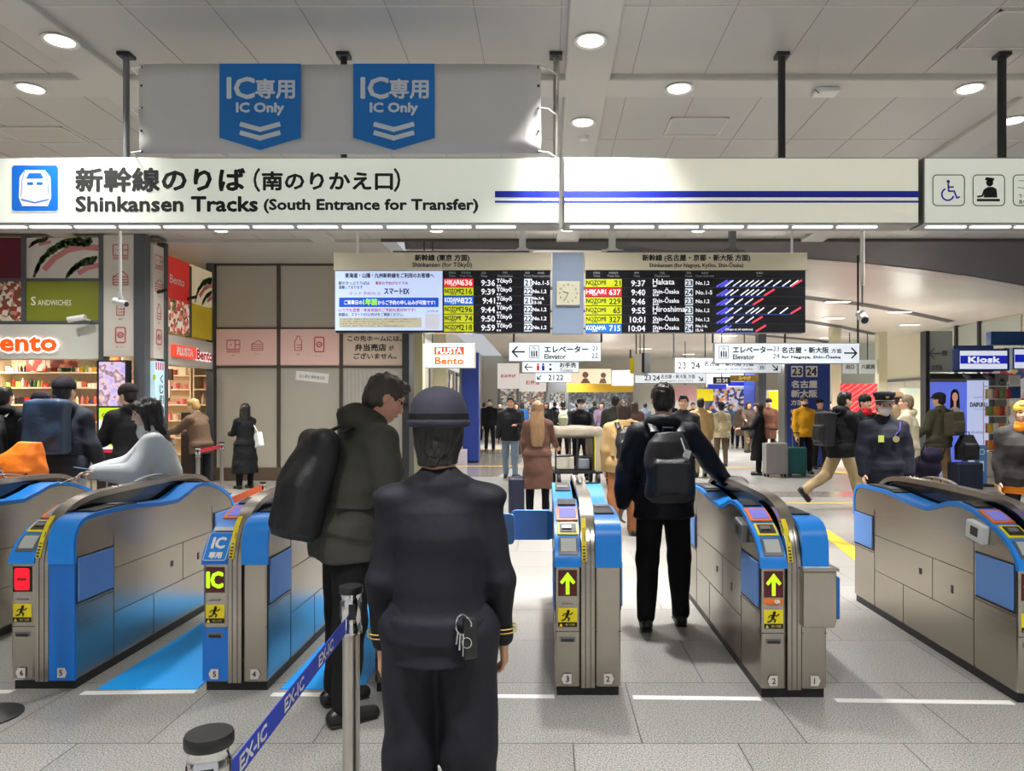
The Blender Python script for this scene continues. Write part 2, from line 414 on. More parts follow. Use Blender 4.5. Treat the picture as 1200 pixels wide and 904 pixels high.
# polished darker floor fields and painted lines: thin overlays that belong to the floor
def floor_mark(name, pts, m, z=0.004, kind='structure'):
    o = MB().prism_z(pts, 0.0005, z).build(name, m); return tag(o, kind=kind)
darkfl = mat('polished_dark_granite', (128, 124, 116), 0.16, spec=0.6, noise=0.12, nscale=40)
floor_mark('trim_1', [(-3.4, 16.2), (-1.1, 16.2), (-0.2, 26), (-3.4, 26)], darkfl)
floor_mark('trim_2', [(2.0, 12.6), (9.5, 12.6), (9.5, 13.4), (2.0, 13.4)], darkfl)
floor_mark('trim_3', [(-1.2, 26.6), (9.5, 26.6), (9.5, 34), (-1.2, 34)], darkfl)
for i, (x0, x1, y, w) in enumerate([(-3.4, 2.3, 18.9, .16), (3.0, 9.5, 18.4, .16), (-3.4, 6, 26.2, .2), (3.9, 5.6, 11.75, .12)]):
    floor_mark('trim_%d' % (4+i), [(x0, y), (x1, y), (x1, y+w), (x0, y+w)], M['tactile'], 0.006)
floor_mark('trim_8', [(wx(968, 8.9), 9.1), (wx(985, 8.9), 9.3), (wx(1008, 7.9), 7.75), (wx(992, 7.6), 7.35)], M['tactile'], 0.006)
floor_mark('trim_9', [(6.6, 17.2), (7.0, 17.5), (9.4, 14.4), (9.0, 14.2)], M['tactile'], 0.006)
for i, (x0, x1, ya, yb) in enumerate([(-3.62, -2.98, 4.0, 4.02), (-2.58, -1.96, 4.0, 4.02), (-1.52, -1.02, 3.98, 3.98), (-.62, .04, 3.96, 3.95), (.47, 1.16, 3.94, 3.92), (1.56, 2.5, 3.90, 3.87)]):
    floor_mark('trim_%d' % (10+i), [(x0, ya), (x1, yb), (x1, yb+.05), (x0, ya+.05)], M['wline'], 0.003)

# near ceiling: panels with seams, raised ribs
CY1 = 13.35
tag(MB().box(-22, 24, -6, CY1, ZC+.06, ZC+.3).build('ceiling', M['ceil']), kind='structure')
tag(MB().box(-22, -3.05, CY1, 18, ZC, ZC+.3).build('ceiling', M['ceil']), kind='structure')
b = MB()
RIBS = [-8.6, -4.1, .375, 4.87, 9.4, 13.9]
CR = [-4.5, 1.1, 6.7, 12.3]
sm = MB(); sl = MB()
for cx in RIBS: b.box(cx-.21, cx+.21, -6, CY1, ZC, ZC+.1)
for cy in CR: b.box(-22, 24, cy, cy+.38, ZC+.001, ZC+.101)
tag(b.build('ceiling', M['rib'], bevel=.02), kind='structure')
x = -14.0
while x < 20:
    if all(abs(x-c) > .25 for c in RIBS): sm.box(x-.003, x+.003, -6, CY1, ZC+.057, ZC+.061)
    x += .672
y = -5.6
while y < CY1:
    if all(not (c-.03 < y < c+.41) for c in CR): sl.box(-22, 24, y-.006, y+.006, ZC+.055, ZC+.061)
    y += 1.42 if int((y+5.6)/1.42) % 2 else 1.38
tag(sm.build('trim_30', M['seam']), kind='structure'); tag(sl.build('trim_31', M['seam_l']), kind='structure')
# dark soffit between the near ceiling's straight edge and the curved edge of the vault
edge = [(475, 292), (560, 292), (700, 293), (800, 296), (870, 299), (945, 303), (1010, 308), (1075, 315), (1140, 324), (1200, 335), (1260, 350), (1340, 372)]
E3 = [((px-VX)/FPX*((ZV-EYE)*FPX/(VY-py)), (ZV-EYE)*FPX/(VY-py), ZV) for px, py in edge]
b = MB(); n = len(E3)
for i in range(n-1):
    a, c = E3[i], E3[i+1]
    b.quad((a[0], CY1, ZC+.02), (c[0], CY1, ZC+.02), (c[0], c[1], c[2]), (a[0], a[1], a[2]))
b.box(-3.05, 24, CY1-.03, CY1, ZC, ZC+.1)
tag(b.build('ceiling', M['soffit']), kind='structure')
b = MB(); rm = MB()
for i in range(n-1):
    a, c = E3[i], E3[i+1]
    b.quad((a[0], a[1], ZV), (c[0], c[1], ZV), (c[0]*1.0, 46, ZV), (a[0], 46, ZV))
    rm.quad((a[0], a[1], ZV-.012), (c[0], c[1], ZV-.012), (c[0]+.02, c[1]+.45, ZV-.012), (a[0]+.02, a[1]+.45, ZV-.012))
tag(b.build('ceiling', M['vault']), kind='structure'); tag(rm.build('trim_32', M['vrim']), kind='structure')
b = MB()   # dark curved gaps between the vault's bands
for arc_, w in (([(475, 335), (600, 335.5), (700, 336), (800, 338), (870, 341), (945, 347), (1013, 355), (1070, 365), (1120, 376)], .5), ([(475, 362), (700, 363), (850, 368), (945, 375), (990, 382), (1030, 391)], .6), ([(475, 383), (700, 384), (850, 388), (960, 398), (1000, 405)], .7)):
    Q = [((px-VX)/FPX*((ZV-EYE)*FPX/(VY-py)), (ZV-EYE)*FPX/(VY-py)) for px, py in arc_]
    for (ax, ay), (cx2, cy_) in zip(Q, Q[1:]): b.quad((ax, ay, ZV-.01), (cx2, cy_, ZV-.01), (cx2, cy_+w, ZV-.01), (ax, ay+w, ZV-.01))
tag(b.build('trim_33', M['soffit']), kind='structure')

# ---- left: concourse wall of pale panels at Y 15.4
WY = 15.4
panelm = mat('beige_wall_panel', (178, 173, 160), 0.22, spec=0.5, noise=0.05, nscale=0.7)
wl = MB().box(wx(250, WY), wx(475, WY), WY, WY+.2, 0, ZC+.05).build('wall_left', panelm); tag(wl, kind='structure')
pinkp = mat('pink_band', (238, 202, 190), 0.4); beigep = mat('beige_band', (212, 192, 172), 0.4); framem = mat('wall_frame_brown', (84, 74, 66), 0.4, 0.4)
b = MB()
for px in (252, 327, 400, 475): b.box(wx(px, WY)-.035, wx(px, WY)+.035, WY-.04, WY, 0, wz(310, WY))
b.box(wx(252, WY), wx(475, WY), WY-.03, WY, wz(385, WY)-.015, wz(385, WY)+.015); b.box(wx(252, WY), wx(475, WY), WY-.03, WY, wz(430, WY)-.025, wz(430, WY)+.015)
b.box(wx(252, WY), wx(475, WY), WY-.04, WY, wz(310, WY)-.03, wz(310, WY)+.03)
tag(b.build('trim_40', framem), kind='structure')
tag(MB().box(wx(252, WY), wx(475, WY), WY-.045, WY, 0, wz(548, WY)).build('baseboard_left', mat('bronze_base', (112, 96, 82), 0.35, 0.5)), kind='structure')
b = MB().box(wx(474, WY), wx(482, WY), WY-.25, WY+.3, 0, ZC+.05)
tag(b.build('wall_end', M['dark']), kind='structure')
# curtain stripes behind the third panel
b = MB()
for i in range(9):
    x0 = wx(404+i*4.6, WY); b.box(x0, x0+.035, WY-.012, WY, wz(500, WY), wz(434, WY))
tag(b.build('trim_41', mat('curtain_stripe', (176, 176, 170), 0.5)), kind='structure')
# ---- outer shell: side walls, back wall
shell = mat('shell_wall', (168, 164, 154), 0.5)
tag(MB().box(-15.2, -15, -6, 18, 0, ZC+.1).build('wall_far_left', shell), kind='structure')
tag(MB().box(-15, -7.1, 17.6, 17.8, 0, ZC+.1).build('wall_shop_back', mat('shop_back_wall', (222, 196, 160), 0.5)), kind='structure')
tag(MB().box(-4.1, -3.9, WY+.2, 46, 0, ZC).build('wall_concourse_left', mat('cream_wall', (208, 204, 186), 0.4)), kind='structure')
tag(MB().box(21.0, 21.2, -6, 21, 0, ZC+.1).build('wall_near_right', shell), kind='structure')
tag(MB().box(15.2, 21.2, 21, 21.2, 0, ZC+.1).build('wall_right_return', shell), kind='structure')
tag(MB().box(15.0, 15.2, 21, 46, 0, ZC).build('wall_right', mat('cream_wall_right', (214, 208, 180), 0.4)), kind='structure')
tag(MB().box(-4, 15, 44, 44.2, 0, ZC).build('wall_back', mat('far_wall', (190, 188, 180), 0.5)), kind='structure')
# ================================================================ TICKET GATES
GL = 2.07
PROF = [(0, .71), (.003, .735), (.02, .77), (.045, .80), (.075, .828), (.11, .855), (.155, .88), (.2, .90), (.3, .94), (.42, .975), (.55, .992), (.68, .982), (.8, .945), (.94, .912), (1.15, .92), (1.55, .955), (1.9, .955), (1.955, .951), (2.0, .938), (2.035, .915), (2.056, .885), (2.068, .85), (2.072, .80), (2.073, .71)]
def prof_z(y):
    for (a, za), (c, zc) in zip(PROF, PROF[1:]):
        if a <= y <= c: return za+(zc-za)*(y-a)/max(c-a, 1e-6)
    return .71
def offs(p, d):
    out = []
    for i, (y, z) in enumerate(p):
        a = p[max(i-1, 0)]; c = p[min(i+1, len(p)-1)]; ty, tz = c[0]-a[0], c[1]-a[1]; L = math.hypot(ty, tz)
        out.append((y-tz/L*d, z+ty/L*d))
    return out
scr = glow('gate_screen', (120, 130, 150), .25); scr2 = glow('gate_screen_violet', (110, 110, 190), .5); orange = mat('orange_trim', (240, 120, 30), .4)
padm = mat('reader_pad', (176, 178, 176), .35); padd = mat('reader_pad_dark', (88, 92, 96), .35); slotm = mat('slot_dark', (36, 34, 34), .5)
led = glow('led_green', (172, 228, 30), 1.0); ledr = glow('led_red', (250, 24, 40), 1.0); ledbg = mat('led_back', (84, 14, 24), .4); stick = mat('number_sticker', (206, 202, 196), .5)
qrw = mat('qr_reader_white', (224, 226, 226), .35)
class Half:
    """places things on one half of a gate; the other half is the same turned by half a turn"""
    def __init__(s, root, flip): s.root = root; s.flip = flip
    def t(s, v): return (-v[0], GL-v[1], v[2]) if s.flip else tuple(v)
    def put(s, mb, name, m, parent=None, bevel=0, smooth=False):
        mb.v = [s.t(v) for v in mb.v]; return mb.build(name, m, parent or s.root, bevel, smooth)
def on_slope(ya, yb, x0, x1, th):
    """thin plate lying on the console slope between ya and yb"""
    n = 5; ys = [ya+(yb-ya)*i/n for i in range(n+1)]; top = offs([(y, prof_z(y)+.018) for y in ys], th); bot = [(y, prof_z(y)+.014) for y in ys]
    return MB().strip(top, bot, x0, x1)
def face_flat(x, y, z): return None
def half_gate(g, flip, o):
    H = Half(g, flip)
    body = [(0, .05)] + PROF + [(2.073, .05)]
    x0, x1 = -.18, -.04
    sb = H.put(MB().prism_x(body, x0, x1), 'side_body', M['steel'], bevel=.016)
    # seams and pocket frame on the outer side
    q = MB(); xs = x0-.0015
    for ya, yb, za, zb in ((.40, 1.70, .60, .604), (.40, 1.70, .33, .334), (.40, .404, .05, .80), (1.70, 1.704, .05, .80), (0.02, .40, .46, .464), (1.70, 2.05, .46, .464), (.86, .863, .33, .60), (1.25, 1.253, .05, .33)):
        q.box(xs, x0+.002, ya, yb, za, zb)
    H.put(q, 'seam', M['seamd'], sb)
    H.put(MB().box(xs-.001, x0+.002, 1.0, 1.03, .46, .50), 'lock', M['dark'], sb); H.put(MB().box(xs-.001, x0+.002, .62, .64, .43, .48), 'lock', M['dark'], sb)
    # blue band over the top edge
    top = offs(PROF, .014); bot = offs(PROF, -.012)
    H.put(MB().strip(top, bot, x0-.004, x1), 'top_trim', o['trim'], smooth=True)
    if o['fleece'] == 'near_blue' : pass
    # console devices on the near slope
    xa, xb = x0+.02, x1-.012
    if not o.get('sticker'):
        cr = H.put(on_slope(.012, .085, xa, xb, .010), 'card_reader', padd, bevel=.002); H.put(on_slope(.02, .077, xa+.012, xb-.012, .012), 'reader_pad', padm, cr)
        ts = H.put(on_slope(.105, .20, xa-.004, xb+.004, .006), 'ticket_slot', M['yellow']); H.put(on_slope(.118, .187, xa+.008, xb-.008, .009), 'slot', slotm, ts); H.put(on_slope(.14, .165, xa+.02, xb-.035, .016), 'lip', M['grey'], ts)
    else:
        st = H.put(on_slope(.004, .13, x0+.006, x1-.006, .004), 'reader_sticker', M['blue'])
    sc = H.put(on_slope(.23, .38, x0+.008, x1-.006, .006), 'screen_surround', orange); H.put(on_slope(.25, .36, xa+.006, xb-.004, .009), 'screen', scr2 if o['on'] else scr, sc)
    H.put(on_slope(.42, .56, xa, xb, .006), 'display', M['screen'])
    ft = H.put(on_slope(1.42, 1.86, x0+.018, x1-.01, .005), 'exit_tray', M['dark']); H.put(on_slope(1.5, 1.62, x0+.03, x1-.03, .010), 'exit_slot', M['grey'], ft)
    # flap pockets (both ends) with the folded flap
    for k, (ya, yb) in enumerate(((.03, .37), (1.72, 2.05))):
        openf = (k == 1 and o.get('far_open')) or (k == 0 and o.get('near_open'))
        pk = H.put(MB().box(x0-.003, x0+.002, ya-.012, yb+.012, .475, .745), 'flap_pocket', M['seamd'])
        if not openf:
            H.put(MB().box(x0-.012, x0-.002, ya, yb, .49, .735), 'flap', M['flap'], bevel=.004)
        else:
            yy = yb-.06
            fp = H.put(MB().prism_y([(x0-.31+.03*cos(R(a)) - (0), .52+.03*sin(R(a))) for a in (180, 225, 270)] + [(x0-.02, .49), (x0-.02, .735)] + [(x0-.31+.03*cos(R(a)), .705+.03*sin(R(a))) for a in (90, 135, 180)], yy, yy+.022), 'flap', M['flap'], bevel=.004)
            H.put(MB().box(x0-.045, x0+.002, yy-.01, yy+.032, .50, .725), 'flap_hinge', M['blue2'], fp)
    return H
def gate_front(g, o):
    """marks on the near end: left face (lane side) and right face"""
    y = -.0025
    fx = -.112
    d = o.get('disp')
    if d:
        dp = MB().box(fx-.052, fx+.052, -.004, .003, .553, .695).build('indicator', ledbg if d != 'red' else M['black'], g)
        f = Flat(-.006)
        if d == 'arrow': f.poly([(fx, .685), (fx-.042, .63), (fx-.030, .618), (fx-.010, .64), (fx-.010, .562), (fx+.010, .562), (fx+.010, .64), (fx+.030, .618), (fx+.042, .63)]); f.build('symbol', led, dp)
        elif d == 'IC': f.text('IC', fx, .625, h=.085, w=.085, bold=.0055); f.build('symbol', led, dp)
        elif d == 'red':
            f.rrect(fx-.042, fx+.042, .563, .685, .012); f.build('symbol', ledr, dp)
            Flat(-.008).rect(fx-.028, fx+.028, .616, .632).build('bar', mat('bar_dark_red', (150, 10, 20), .5), dp)
    if o.get('qr_strip'):
        q = MB().box(fx-.052, fx+.052, -.004, .002, .515, .545).build('strip_label', orange, g); Flat(-.006).text('QR', fx+.02, .53, h=.018, bold=.002).build('lettering', M['wink'], q)
    s = MB().box(fx-.052, fx+.052, -.003, .002, .383, .485).build('warning_sticker', M['yellow'], g)
    Flat(-.005).rect(fx-.052, fx+.052, .383, .41).build('caption_bar', M['ink'], s)
    f = Flat(-.006)   # running figure
    f.disc(fx+.004, .470, .0085); f.stroke([(fx+.002, .462), (fx-.006, .440)], .014); f.stroke([(fx, .458), (fx+.016, .452), (fx+.028, .462)], .006); f.stroke([(fx, .458), (fx-.018, .455), (fx-.028, .444)], .006)
    f.stroke([(fx-.006, .440), (fx+.010, .430), (fx+.004, .418)], .008); f.stroke([(fx-.006, .440), (fx-.016, .424), (fx-.032, .420)], .008); f.build('figure', M['ink'], s)
    f = Flat(-.0065); f.poly([(fx-.045, .387), (fx-.027, .387), (fx-.036, .405)]); f.text('閉じて注意', fx+.014, .397, h=.012, w=.05); f.build('caption', M['yellow'], s)
    cs = MB().box(fx-.042, fx+.042, -.004, .004, .30, .33).build('coin_slot', M['grey'], g, bevel=.002); MB().box(fx-.034, fx+.034, -.006, 0, .302, .318).build('slot', slotm, cs)
    MB().box(fx-.03, fx+.03, -.006, .002, .508, .513).build('badge', M['grey'], g)
    for x, t, h in ((fx, o['nl'], -.0), (.108, o['nr'], .0)):
        n = Flat(-.0085); w = .026; k = -1 if x < 0 else 1
        n.poly([(x-w*.8, .072), (x+w*.8, .072), (x+w*(1.3 if k > 0 else .8), .1), (x+w*.8, .128), (x-w*.8, .128), (x-w*(1.3 if k < 0 else .8), .1)]); a = n.build('lane_number', stick, g)
        Flat(-.010).text(t, x, .1, h=.03, bold=.0012).build('digit', M['inkd'], a)
    # horizontal break lines on the front
    MB().box(-.18, .18, -.0015, .002, .356, .359).build('seam', M['seamd'], g)
    if o.get('left_low'): MB().box(-.182, -.04, -.003, .004, .06, .356).build('blue_wrap', M['blue2'], g)
    if o.get('right_wrap'): MB().box(.04, .183, -.007, .012, .055, .71).build('blue_wrap', M['blue2'], g)
def gate(loc, label, o):
    g = thing('ticket_gate', label, 'ticket gate', loc, 0, 'automatic ticket gates in a row')
    oL = dict(trim=M['blue'], fleece='', on=o.get('on', True), sticker=o.get('sticker'), far_open=o.get('L_far'), near_open=False)
    oR = dict(trim=M['blue'], fleece='', on=o.get('on', True), far_open=False, near_open=o.get('R_far_open'))
    half_gate(g, False, oL); half_gate(g, True, oR)
    # front blue cap of the right half
    capz = .71
    MB().box(.04, .183, -.008, .008, capz, .84).build('end_cap', M['blue'], g, bevel=.003)
    # plinth
    MB().box(-.17, .17, .02, GL-.02, 0, .055).build('plinth', M['black'], g)
    # guard: steel arch with a smoked panel inside
    out = [(-.008, .05), (-.008, .72), (.003, .775), (.02, .825), (.042, .87), (.07, .91), (.107, .95), (.15, .985), (.205, 1.013), (.27, 1.035), (.35, 1.05), (.45, 1.06), (.7, 1.066)]; out = out+[(1.035, 1.068)]+[(2.07-y, z) for y, z in out[::-1]]
    inn = offs(out, -.035); inn[0] = (.027, .05); inn[-1] = (2.043, .05)
    MB().strip(out, inn, -.037, .037).build('guard_rail', M['steel'], g, smooth=True)
    MB().prism_x(inn, -.012, .012).build('guard_panel', M['smoke'], g)
    q = MB()
    for x in (-.014, .014): q.strip([(y-.0012, z+.0008) for y, z in out[:6]], [(y+.004, z-.004) for y, z in out[:6]], x-.002, x+.002)
    q.build('groove', M['seamd'], g)
    cp = [(.16, 1.0), (.35, 1.055), (.55, 1.078), (.8, 1.083)]
    MB().tube([(0, y, z+.006) for y, z in [(.9, 1.07), (1.0, 1.085), (1.12, 1.092), (1.24, 1.085), (1.34, 1.07)]], [.010, .022, .025, .022, .010], n=12, flat=.3, fn=(0, 0, 1)).build('sensor_hump', M['steel2'], g, smooth=True)
    # yellow caution strip on the curved front of the guard
    yl = MB().strip([(y-.002, z+.002) for y, z in [(-.008, .745), (.02, .825), (.07, .915), (.12, .96)]], [(y, z-.002) for y, z in [(-.008, .745), (.02, .825), (.07, .915), (.12, .96)]], -.034, -.008).build('caution_strip', M['yellow'], g)
    f = Flat(-.014); z = .93
    f = MB()
    for i in range(13):
        t = i/12.0
        if 5 <= i <= 6: continue
        yy = -.008+.12*t**1.3; zz = .755+.195*t
        f.obox((-.021, yy-.004, zz), (.007, .0012, .0045), Matrix.Rotation(R(-30*t-8), 3, 'X'))
    f.build('lettering', M['inkd'], yl)
    gate_front(g, o)
    if o.get('qr'):
        a = MB().obox((-.20, .335, .865), (.022, .085, .055), Matrix.Rotation(R(8), 3, 'X')).build('code_reader', o['qr'], g, bevel=.01); MB().obox((-.2225, .33, .868), (.002, .035, .026), Matrix.Rotation(R(8), 3, 'X')).build('scan_window', M['dark'], a)
    return g
gates = []
gates.append(gate((-3.95, 4.10, 0), 'leftmost ticket gate, half cut off by the picture edge, nearest the shop', dict(nl='7', nr='6', disp='red', on=False)))
gates.append(gate((-2.83, 4.07, 0), 'ticket gate with a red display and blue side stripe, left of the blue floor mat', dict(nl='6', nr='5', disp='red', right_wrap=True, on=False)))
gates.append(gate((-1.74, 4.05, 0), 'ticket gate with the IC sticker and yellow IC display', dict(nl='5', nr='4', disp='IC', sticker=True, left_low=True)))
gates.append(gate((-.78, 4.03, 0), 'ticket gate hidden behind the uniformed woman, its blue flap sticking out', dict(nl='4', nr='3', disp='arrow', R_far_open=True)))
gates.append(gate((.225, 3.98, 0), 'ticket gate with green arrow numbered 3 and 2 in the middle', dict(nl='3', nr='2', disp='arrow', L_far=True)))
gates.append(gate((1.345, 3.95, 0), 'ticket gate with green arrow, orange strip and wheelchair symbol box', dict(nl='2', nr='1', disp='arrow', qr_strip=True, qr=M['grey'])))
gates.append(gate((2.70, 3.88, 0), 'rightmost ticket gate with a long plain steel side and white code reader', dict(nl='1', nr='0', disp='arrow', qr=qrw)))
# IC sticker on gate 2's slope
g = gates[2]
yv = math.atan2(.855-.71, .11)
st = thing('temp', None, None); bpy.data.objects.remove(st)
def slope_flat(g, name, m, fn, base=(.0, .71), top=(.11, .855), off=.012):
    """lettering drawn in a plane that leans back with the console slope; drawn around x = 0, z = 0..1 up the slope"""
    f = Flat(0); fn(f); dy, dz = top[0]-base[0], top[1]-base[1]; L = math.hypot(dy, dz)
    f.v = [(x, base[0]+z*dy/L-off*dz/L+yy, base[1]+z*dz/L+off*dy/L) for x, yy, z in f.v]
    return f.build(name, m, g)
slope_flat(g, 'sticker_panel', M['blue'], lambda f: f.rrect(-.176, -.044, .004, .182, .01), off=.034)
slope_flat(g, 'sticker_lettering', M['wink'], lambda f: (f.text('IC', -.11, .115, h=.065, w=.07, bold=.004), f.text('専用', -.11, .04, h=.036, w=.07, bold=.0022)), off=.036)
slope_flat(g, 'sticker_outline', M['wink'], lambda f: f.rline(-.172, -.048, .008, .178, .01, .003), off=.0355)
slope_flat(g, 'sticker_caption', stick, lambda f: f.rect(-.165, -.05, .0, .035), base=(.11, .855), top=(.2, .90), off=.03)
# wheelchair box hung on the right side of gate 5 (lane 1)
g = gates[5]
bx = MB().prism_y([(.035, .40), (.205, .40), (.215, .44), (.215, .705), (.035, .705)], -.05, .18).build('side_box', M['steel'], g, bevel=.008)
MB().box(.03, .225, -.06, .185, .705, .722).build('box_lid', M['steel2'], bx, bevel=.004)
MB().box(.045, .185, -.05, .06, .7225, .7245).build('symbol_plate', M['white'], bx)
def wheelchair(f, cx, cz, s, w):
    f.disc(cx-.02*s, cz+.40*s, .075*s); f.stroke([(cx-.02*s, cz+.3*s), (cx, cz-.02*s), (cx+.24*s, cz-.02*s), (cx+.36*s, cz-.32*s), (cx+.47*s, cz-.27*s)], w); f.stroke([(cx-.01*s, cz+.16*s), (cx+.2*s, cz+.16*s)], w)
    f.arc(cx-.04*s, cz-.16*s, .26*s, 118, 340, w, 18)
f = Flat(0); wheelchair(f, .115, .0, .085, .007); f.v = [(x, .012+z, .7255-y*.5) for x, y, z in f.v]; f.build('wheelchair_symbol', M['line'], bx)
MB().box(.217, .240, -.035, .0, .44, .67).build('side_flap', M['blue2'], bx, bevel=.01, smooth=True)

# blue lane mats
for lab, x0, x1 in (('blue vinyl lane mat between the two left gates', -2.53, -1.97), ('blue vinyl lane mat under the stooping man', -1.50, -1.04)):
    tag(MB().box(x0, x1, 4.08, 6.1, 0.0005, .004).build('floor_mat', M['mat_blue']), lab, 'mat')
# ================================================================ OVERHEAD SIGN BAND
SY = 6.2
signw = glow('sign_face', (222, 226, 212), .42); signw2 = glow('sign_face_warm', (226, 224, 206), .42); casem = mat('sign_case', (150, 150, 146), .4, .4)
dash = glow('lamp_tube', (250, 255, 255), 1.4)
z0, z1 = wz(263, SY), wz(184.5, SY)
def big_sign(px0, px1, lab, m):
    t = thing('hanging_sign', lab, 'sign', (0, 0, 0), 0, 'backlit panels of the long hanging sign')
    MB().box(wx(px0, SY), wx(px1, SY), SY, SY+.24, z0, z1).build('sign_case', casem, t, bevel=.006)
    MB().box(wx(px0, SY)+.012, wx(px1, SY)-.012, SY-.008, SY+.004, z0+.014, z1-.012).build('sign_face', m, t)
    x = wx(px0, SY)+.06
    k = MB()
    while x+.34 < wx(px1, SY):
        MB().box(x, x+.34, SY+.05, SY+.09, z0-.014, z0-.001).build('lamp_tube', dash, t); x += .385
    return t
s1 = big_sign(-190, 655.5, 'wide backlit hanging sign with the bullet train symbol and Shinkansen Tracks lettering', signw)
s2 = big_sign(660, 1077, 'backlit hanging sign panel with only two blue lines', signw2)
s3 = big_sign(1082, 1330, 'backlit hanging sign panel with wheelchair and station staff pictograms', signw)
X = lambda px: wx(px, SY)
Z = lambda py: wz(py, SY)
u = SY/FPX
yf = SY-.0095
f = Flat(yf); f.text('新幹線のりば', X(90), Z(211), h=27*u, w=197*u, al='l', bold=.0085)
f.text('（', X(305), Z(211.5), h=27*u, w=7*u, al='r', bold=.004); f.text('南のりかえ口', X(308), Z(212.5), h=21*u, w=152*u, al='l', bold=.006); f.text('）', X(462), Z(211.5), h=27*u, w=7*u, al='l', bold=.004)
f.text('Shinkansen Tracks', X(90), Z(239.5), h=17*u, w=212*u, al='l', bold=.0065); f.text('(South Entrance for Transfer)', X(310), Z(242), h=16*u, w=250*u, al='l', bold=.005); f.build('lettering', M['ink'], s1)
Flat(yf).rrect(X(14), X(70), Z(249), Z(193.5), .03).build('symbol_panel', mat('symbol_blue', (14, 100, 196), .4, emit=.25), s1)
f = Flat(yf-.001); f.rline(X(14.5), X(69.5), Z(248.5), Z(194), .03, .006)
f.poly([(X(30), Z(200)), (X(54), Z(200)), (X(60), Z(208)), (X(61), Z(232)), (X(57), Z(242)), (X(27), Z(242)), (X(23), Z(232)), (X(24), Z(208))]); f.build('train_symbol', M['wink'], s1)
f = Flat(yf-.002); pb = MATS['symbol_blue']
f.poly([(X(35), Z(203.5)), (X(49), Z(203.5)), (X(52), Z(209.5)), (X(32), Z(209.5))]); f.rect(X(33), X(40), Z(217), Z(214)); f.rect(X(44), X(51), Z(217), Z(214))
f.stroke([(X(26), Z(234)), (X(42), Z(238)), (X(58), Z(234))], .009); f.stroke([(X(30), Z(201)), (X(27), Z(212)), (X(26), Z(230))], .006); f.stroke([(X(54), Z(201)), (X(57), Z(212)), (X(58), Z(230))], .006); f.build('train_detail', pb, s1)
for s, a, c in ((s1, 580, 655.2), (s2, 660.5, 1076.5)):
    Flat(yf).rect(X(a), X(c), Z(231.8), Z(224.3)).rect(X(a), X(c), Z(238), Z(235.6)).build('blue_line', M['line'], s)
f = Flat(yf)
for cx in (1111, 1158, 1205): f.rline(X(cx-18.5), X(cx+18.5), Z(241.5), Z(205.5), .035, .008)
cx = 1158
f.disc(X(cx+1), Z(214.8), 4.2*u); f.poly([(X(cx-5), Z(211.5)), (X(cx-3), Z(208)), (X(cx+7), Z(209.5)), (X(cx+5), Z(213))])
f.poly([(X(cx-6), Z(232)), (X(cx-5), Z(222)), (X(cx-1), Z(219.5)), (X(cx+5), Z(219.5)), (X(cx+9), Z(222)), (X(cx+10), Z(232))]); f.stroke([(X(cx-5), Z(223)), (X(cx-7.5), Z(230)), (X(cx-13), Z(231))], .016); f.rect(X(cx-14), X(cx+13), Z(236.5), Z(233.5))
f.text('うら', X(1193), Z(230), h=4*u, w=10*u, al='l', bold=.001); f.text('灰色', X(1193), Z(237), h=5*u, w=10*u, al='l', bold=.001); f.stroke([(X(1193), Z(212)), (X(1206), Z(213)), (X(1204), Z(222)), (X(1192), Z(220))], .005)
f.build('pictogram', M['ink'], s3)
f = Flat(yf-.001); wheelchair(f, X(1111), Z(224), .195, .014); f.build('wheelchair_symbol', M['line'], s3)
# poles carrying the sign
def pole(px, m, r, lab, y=SY+.12):
    t = thing('hanging_pole', lab, 'pole', (wx(px, SY)*(y/SY), y, z1), 0, 'poles holding the long hanging sign')
    MB().cyl((0, 0), r, 0, ZC+.06-z1, 14).build('rod', m, t, smooth=True)
    MB().box(-.055, .055, -.055, .055, ZC+.03-z1, ZC+.06-z1).build('ceiling_plate', M['dark'], t); MB().cyl((0, 0), r*1.5, 0, .02, 14).build('collar', m, t)
    return t
pole(148, M['grey'], .026, 'grey hanging pole at the left end of the white banner'); pole(651.5, M['steel2'], .024, 'silver hanging pole at the right end of the white banner'); pole(403, M['dark'], .028, 'hanging pole behind the white banner, only its dark top showing')
pole(916, M['dark'], .032, 'black hanging pole above the blank two-line panel'); pole(1174, M['dark'], .036, 'black hanging pole nearest the right edge')
# banner
BY = 6.1
t = thing('banner', 'white cloth banner with two blue IC Only pennants above the sign', 'banner', (0, 0, 0))
b = MB(); nx, nz = 24, 6; xa, xb, za, zb = wx(163.5, BY), wx(634, BY), wz(180.5, BY), wz(75.5, BY)
vs = []; fs = []
for i in range(nx+1):
    for j in range(nz+1):
        uu, vv = i/nx, j/nz; vs.append((xa+(xb-xa)*uu, BY-.012*sin(3.1*uu*PI+vv)*(.4+vv*(1-vv)*2)-.004*sin(9*uu), za+(zb-za)*vv-.006*sin(uu*PI)*(1-2*abs(vv-.5))))
for i in range(nx):
    for j in range(nz): a = i*(nz+1)+j; fs.append((a, a+nz+1, a+nz+2, a+1))
o = MB().add(vs, fs).build('cloth', mat('banner_cloth', (218, 216, 214), .6, noise=.02, nscale=1.5), t, smooth=True); sd = o.modifiers.new('s', 'SOLIDIFY'); sd.thickness = .004
Xb = lambda px: wx(px, BY); Zb = lambda py: wz(py, BY); ub = BY/FPX
bluep = mat('pennant_blue', (16, 118, 200), .5)
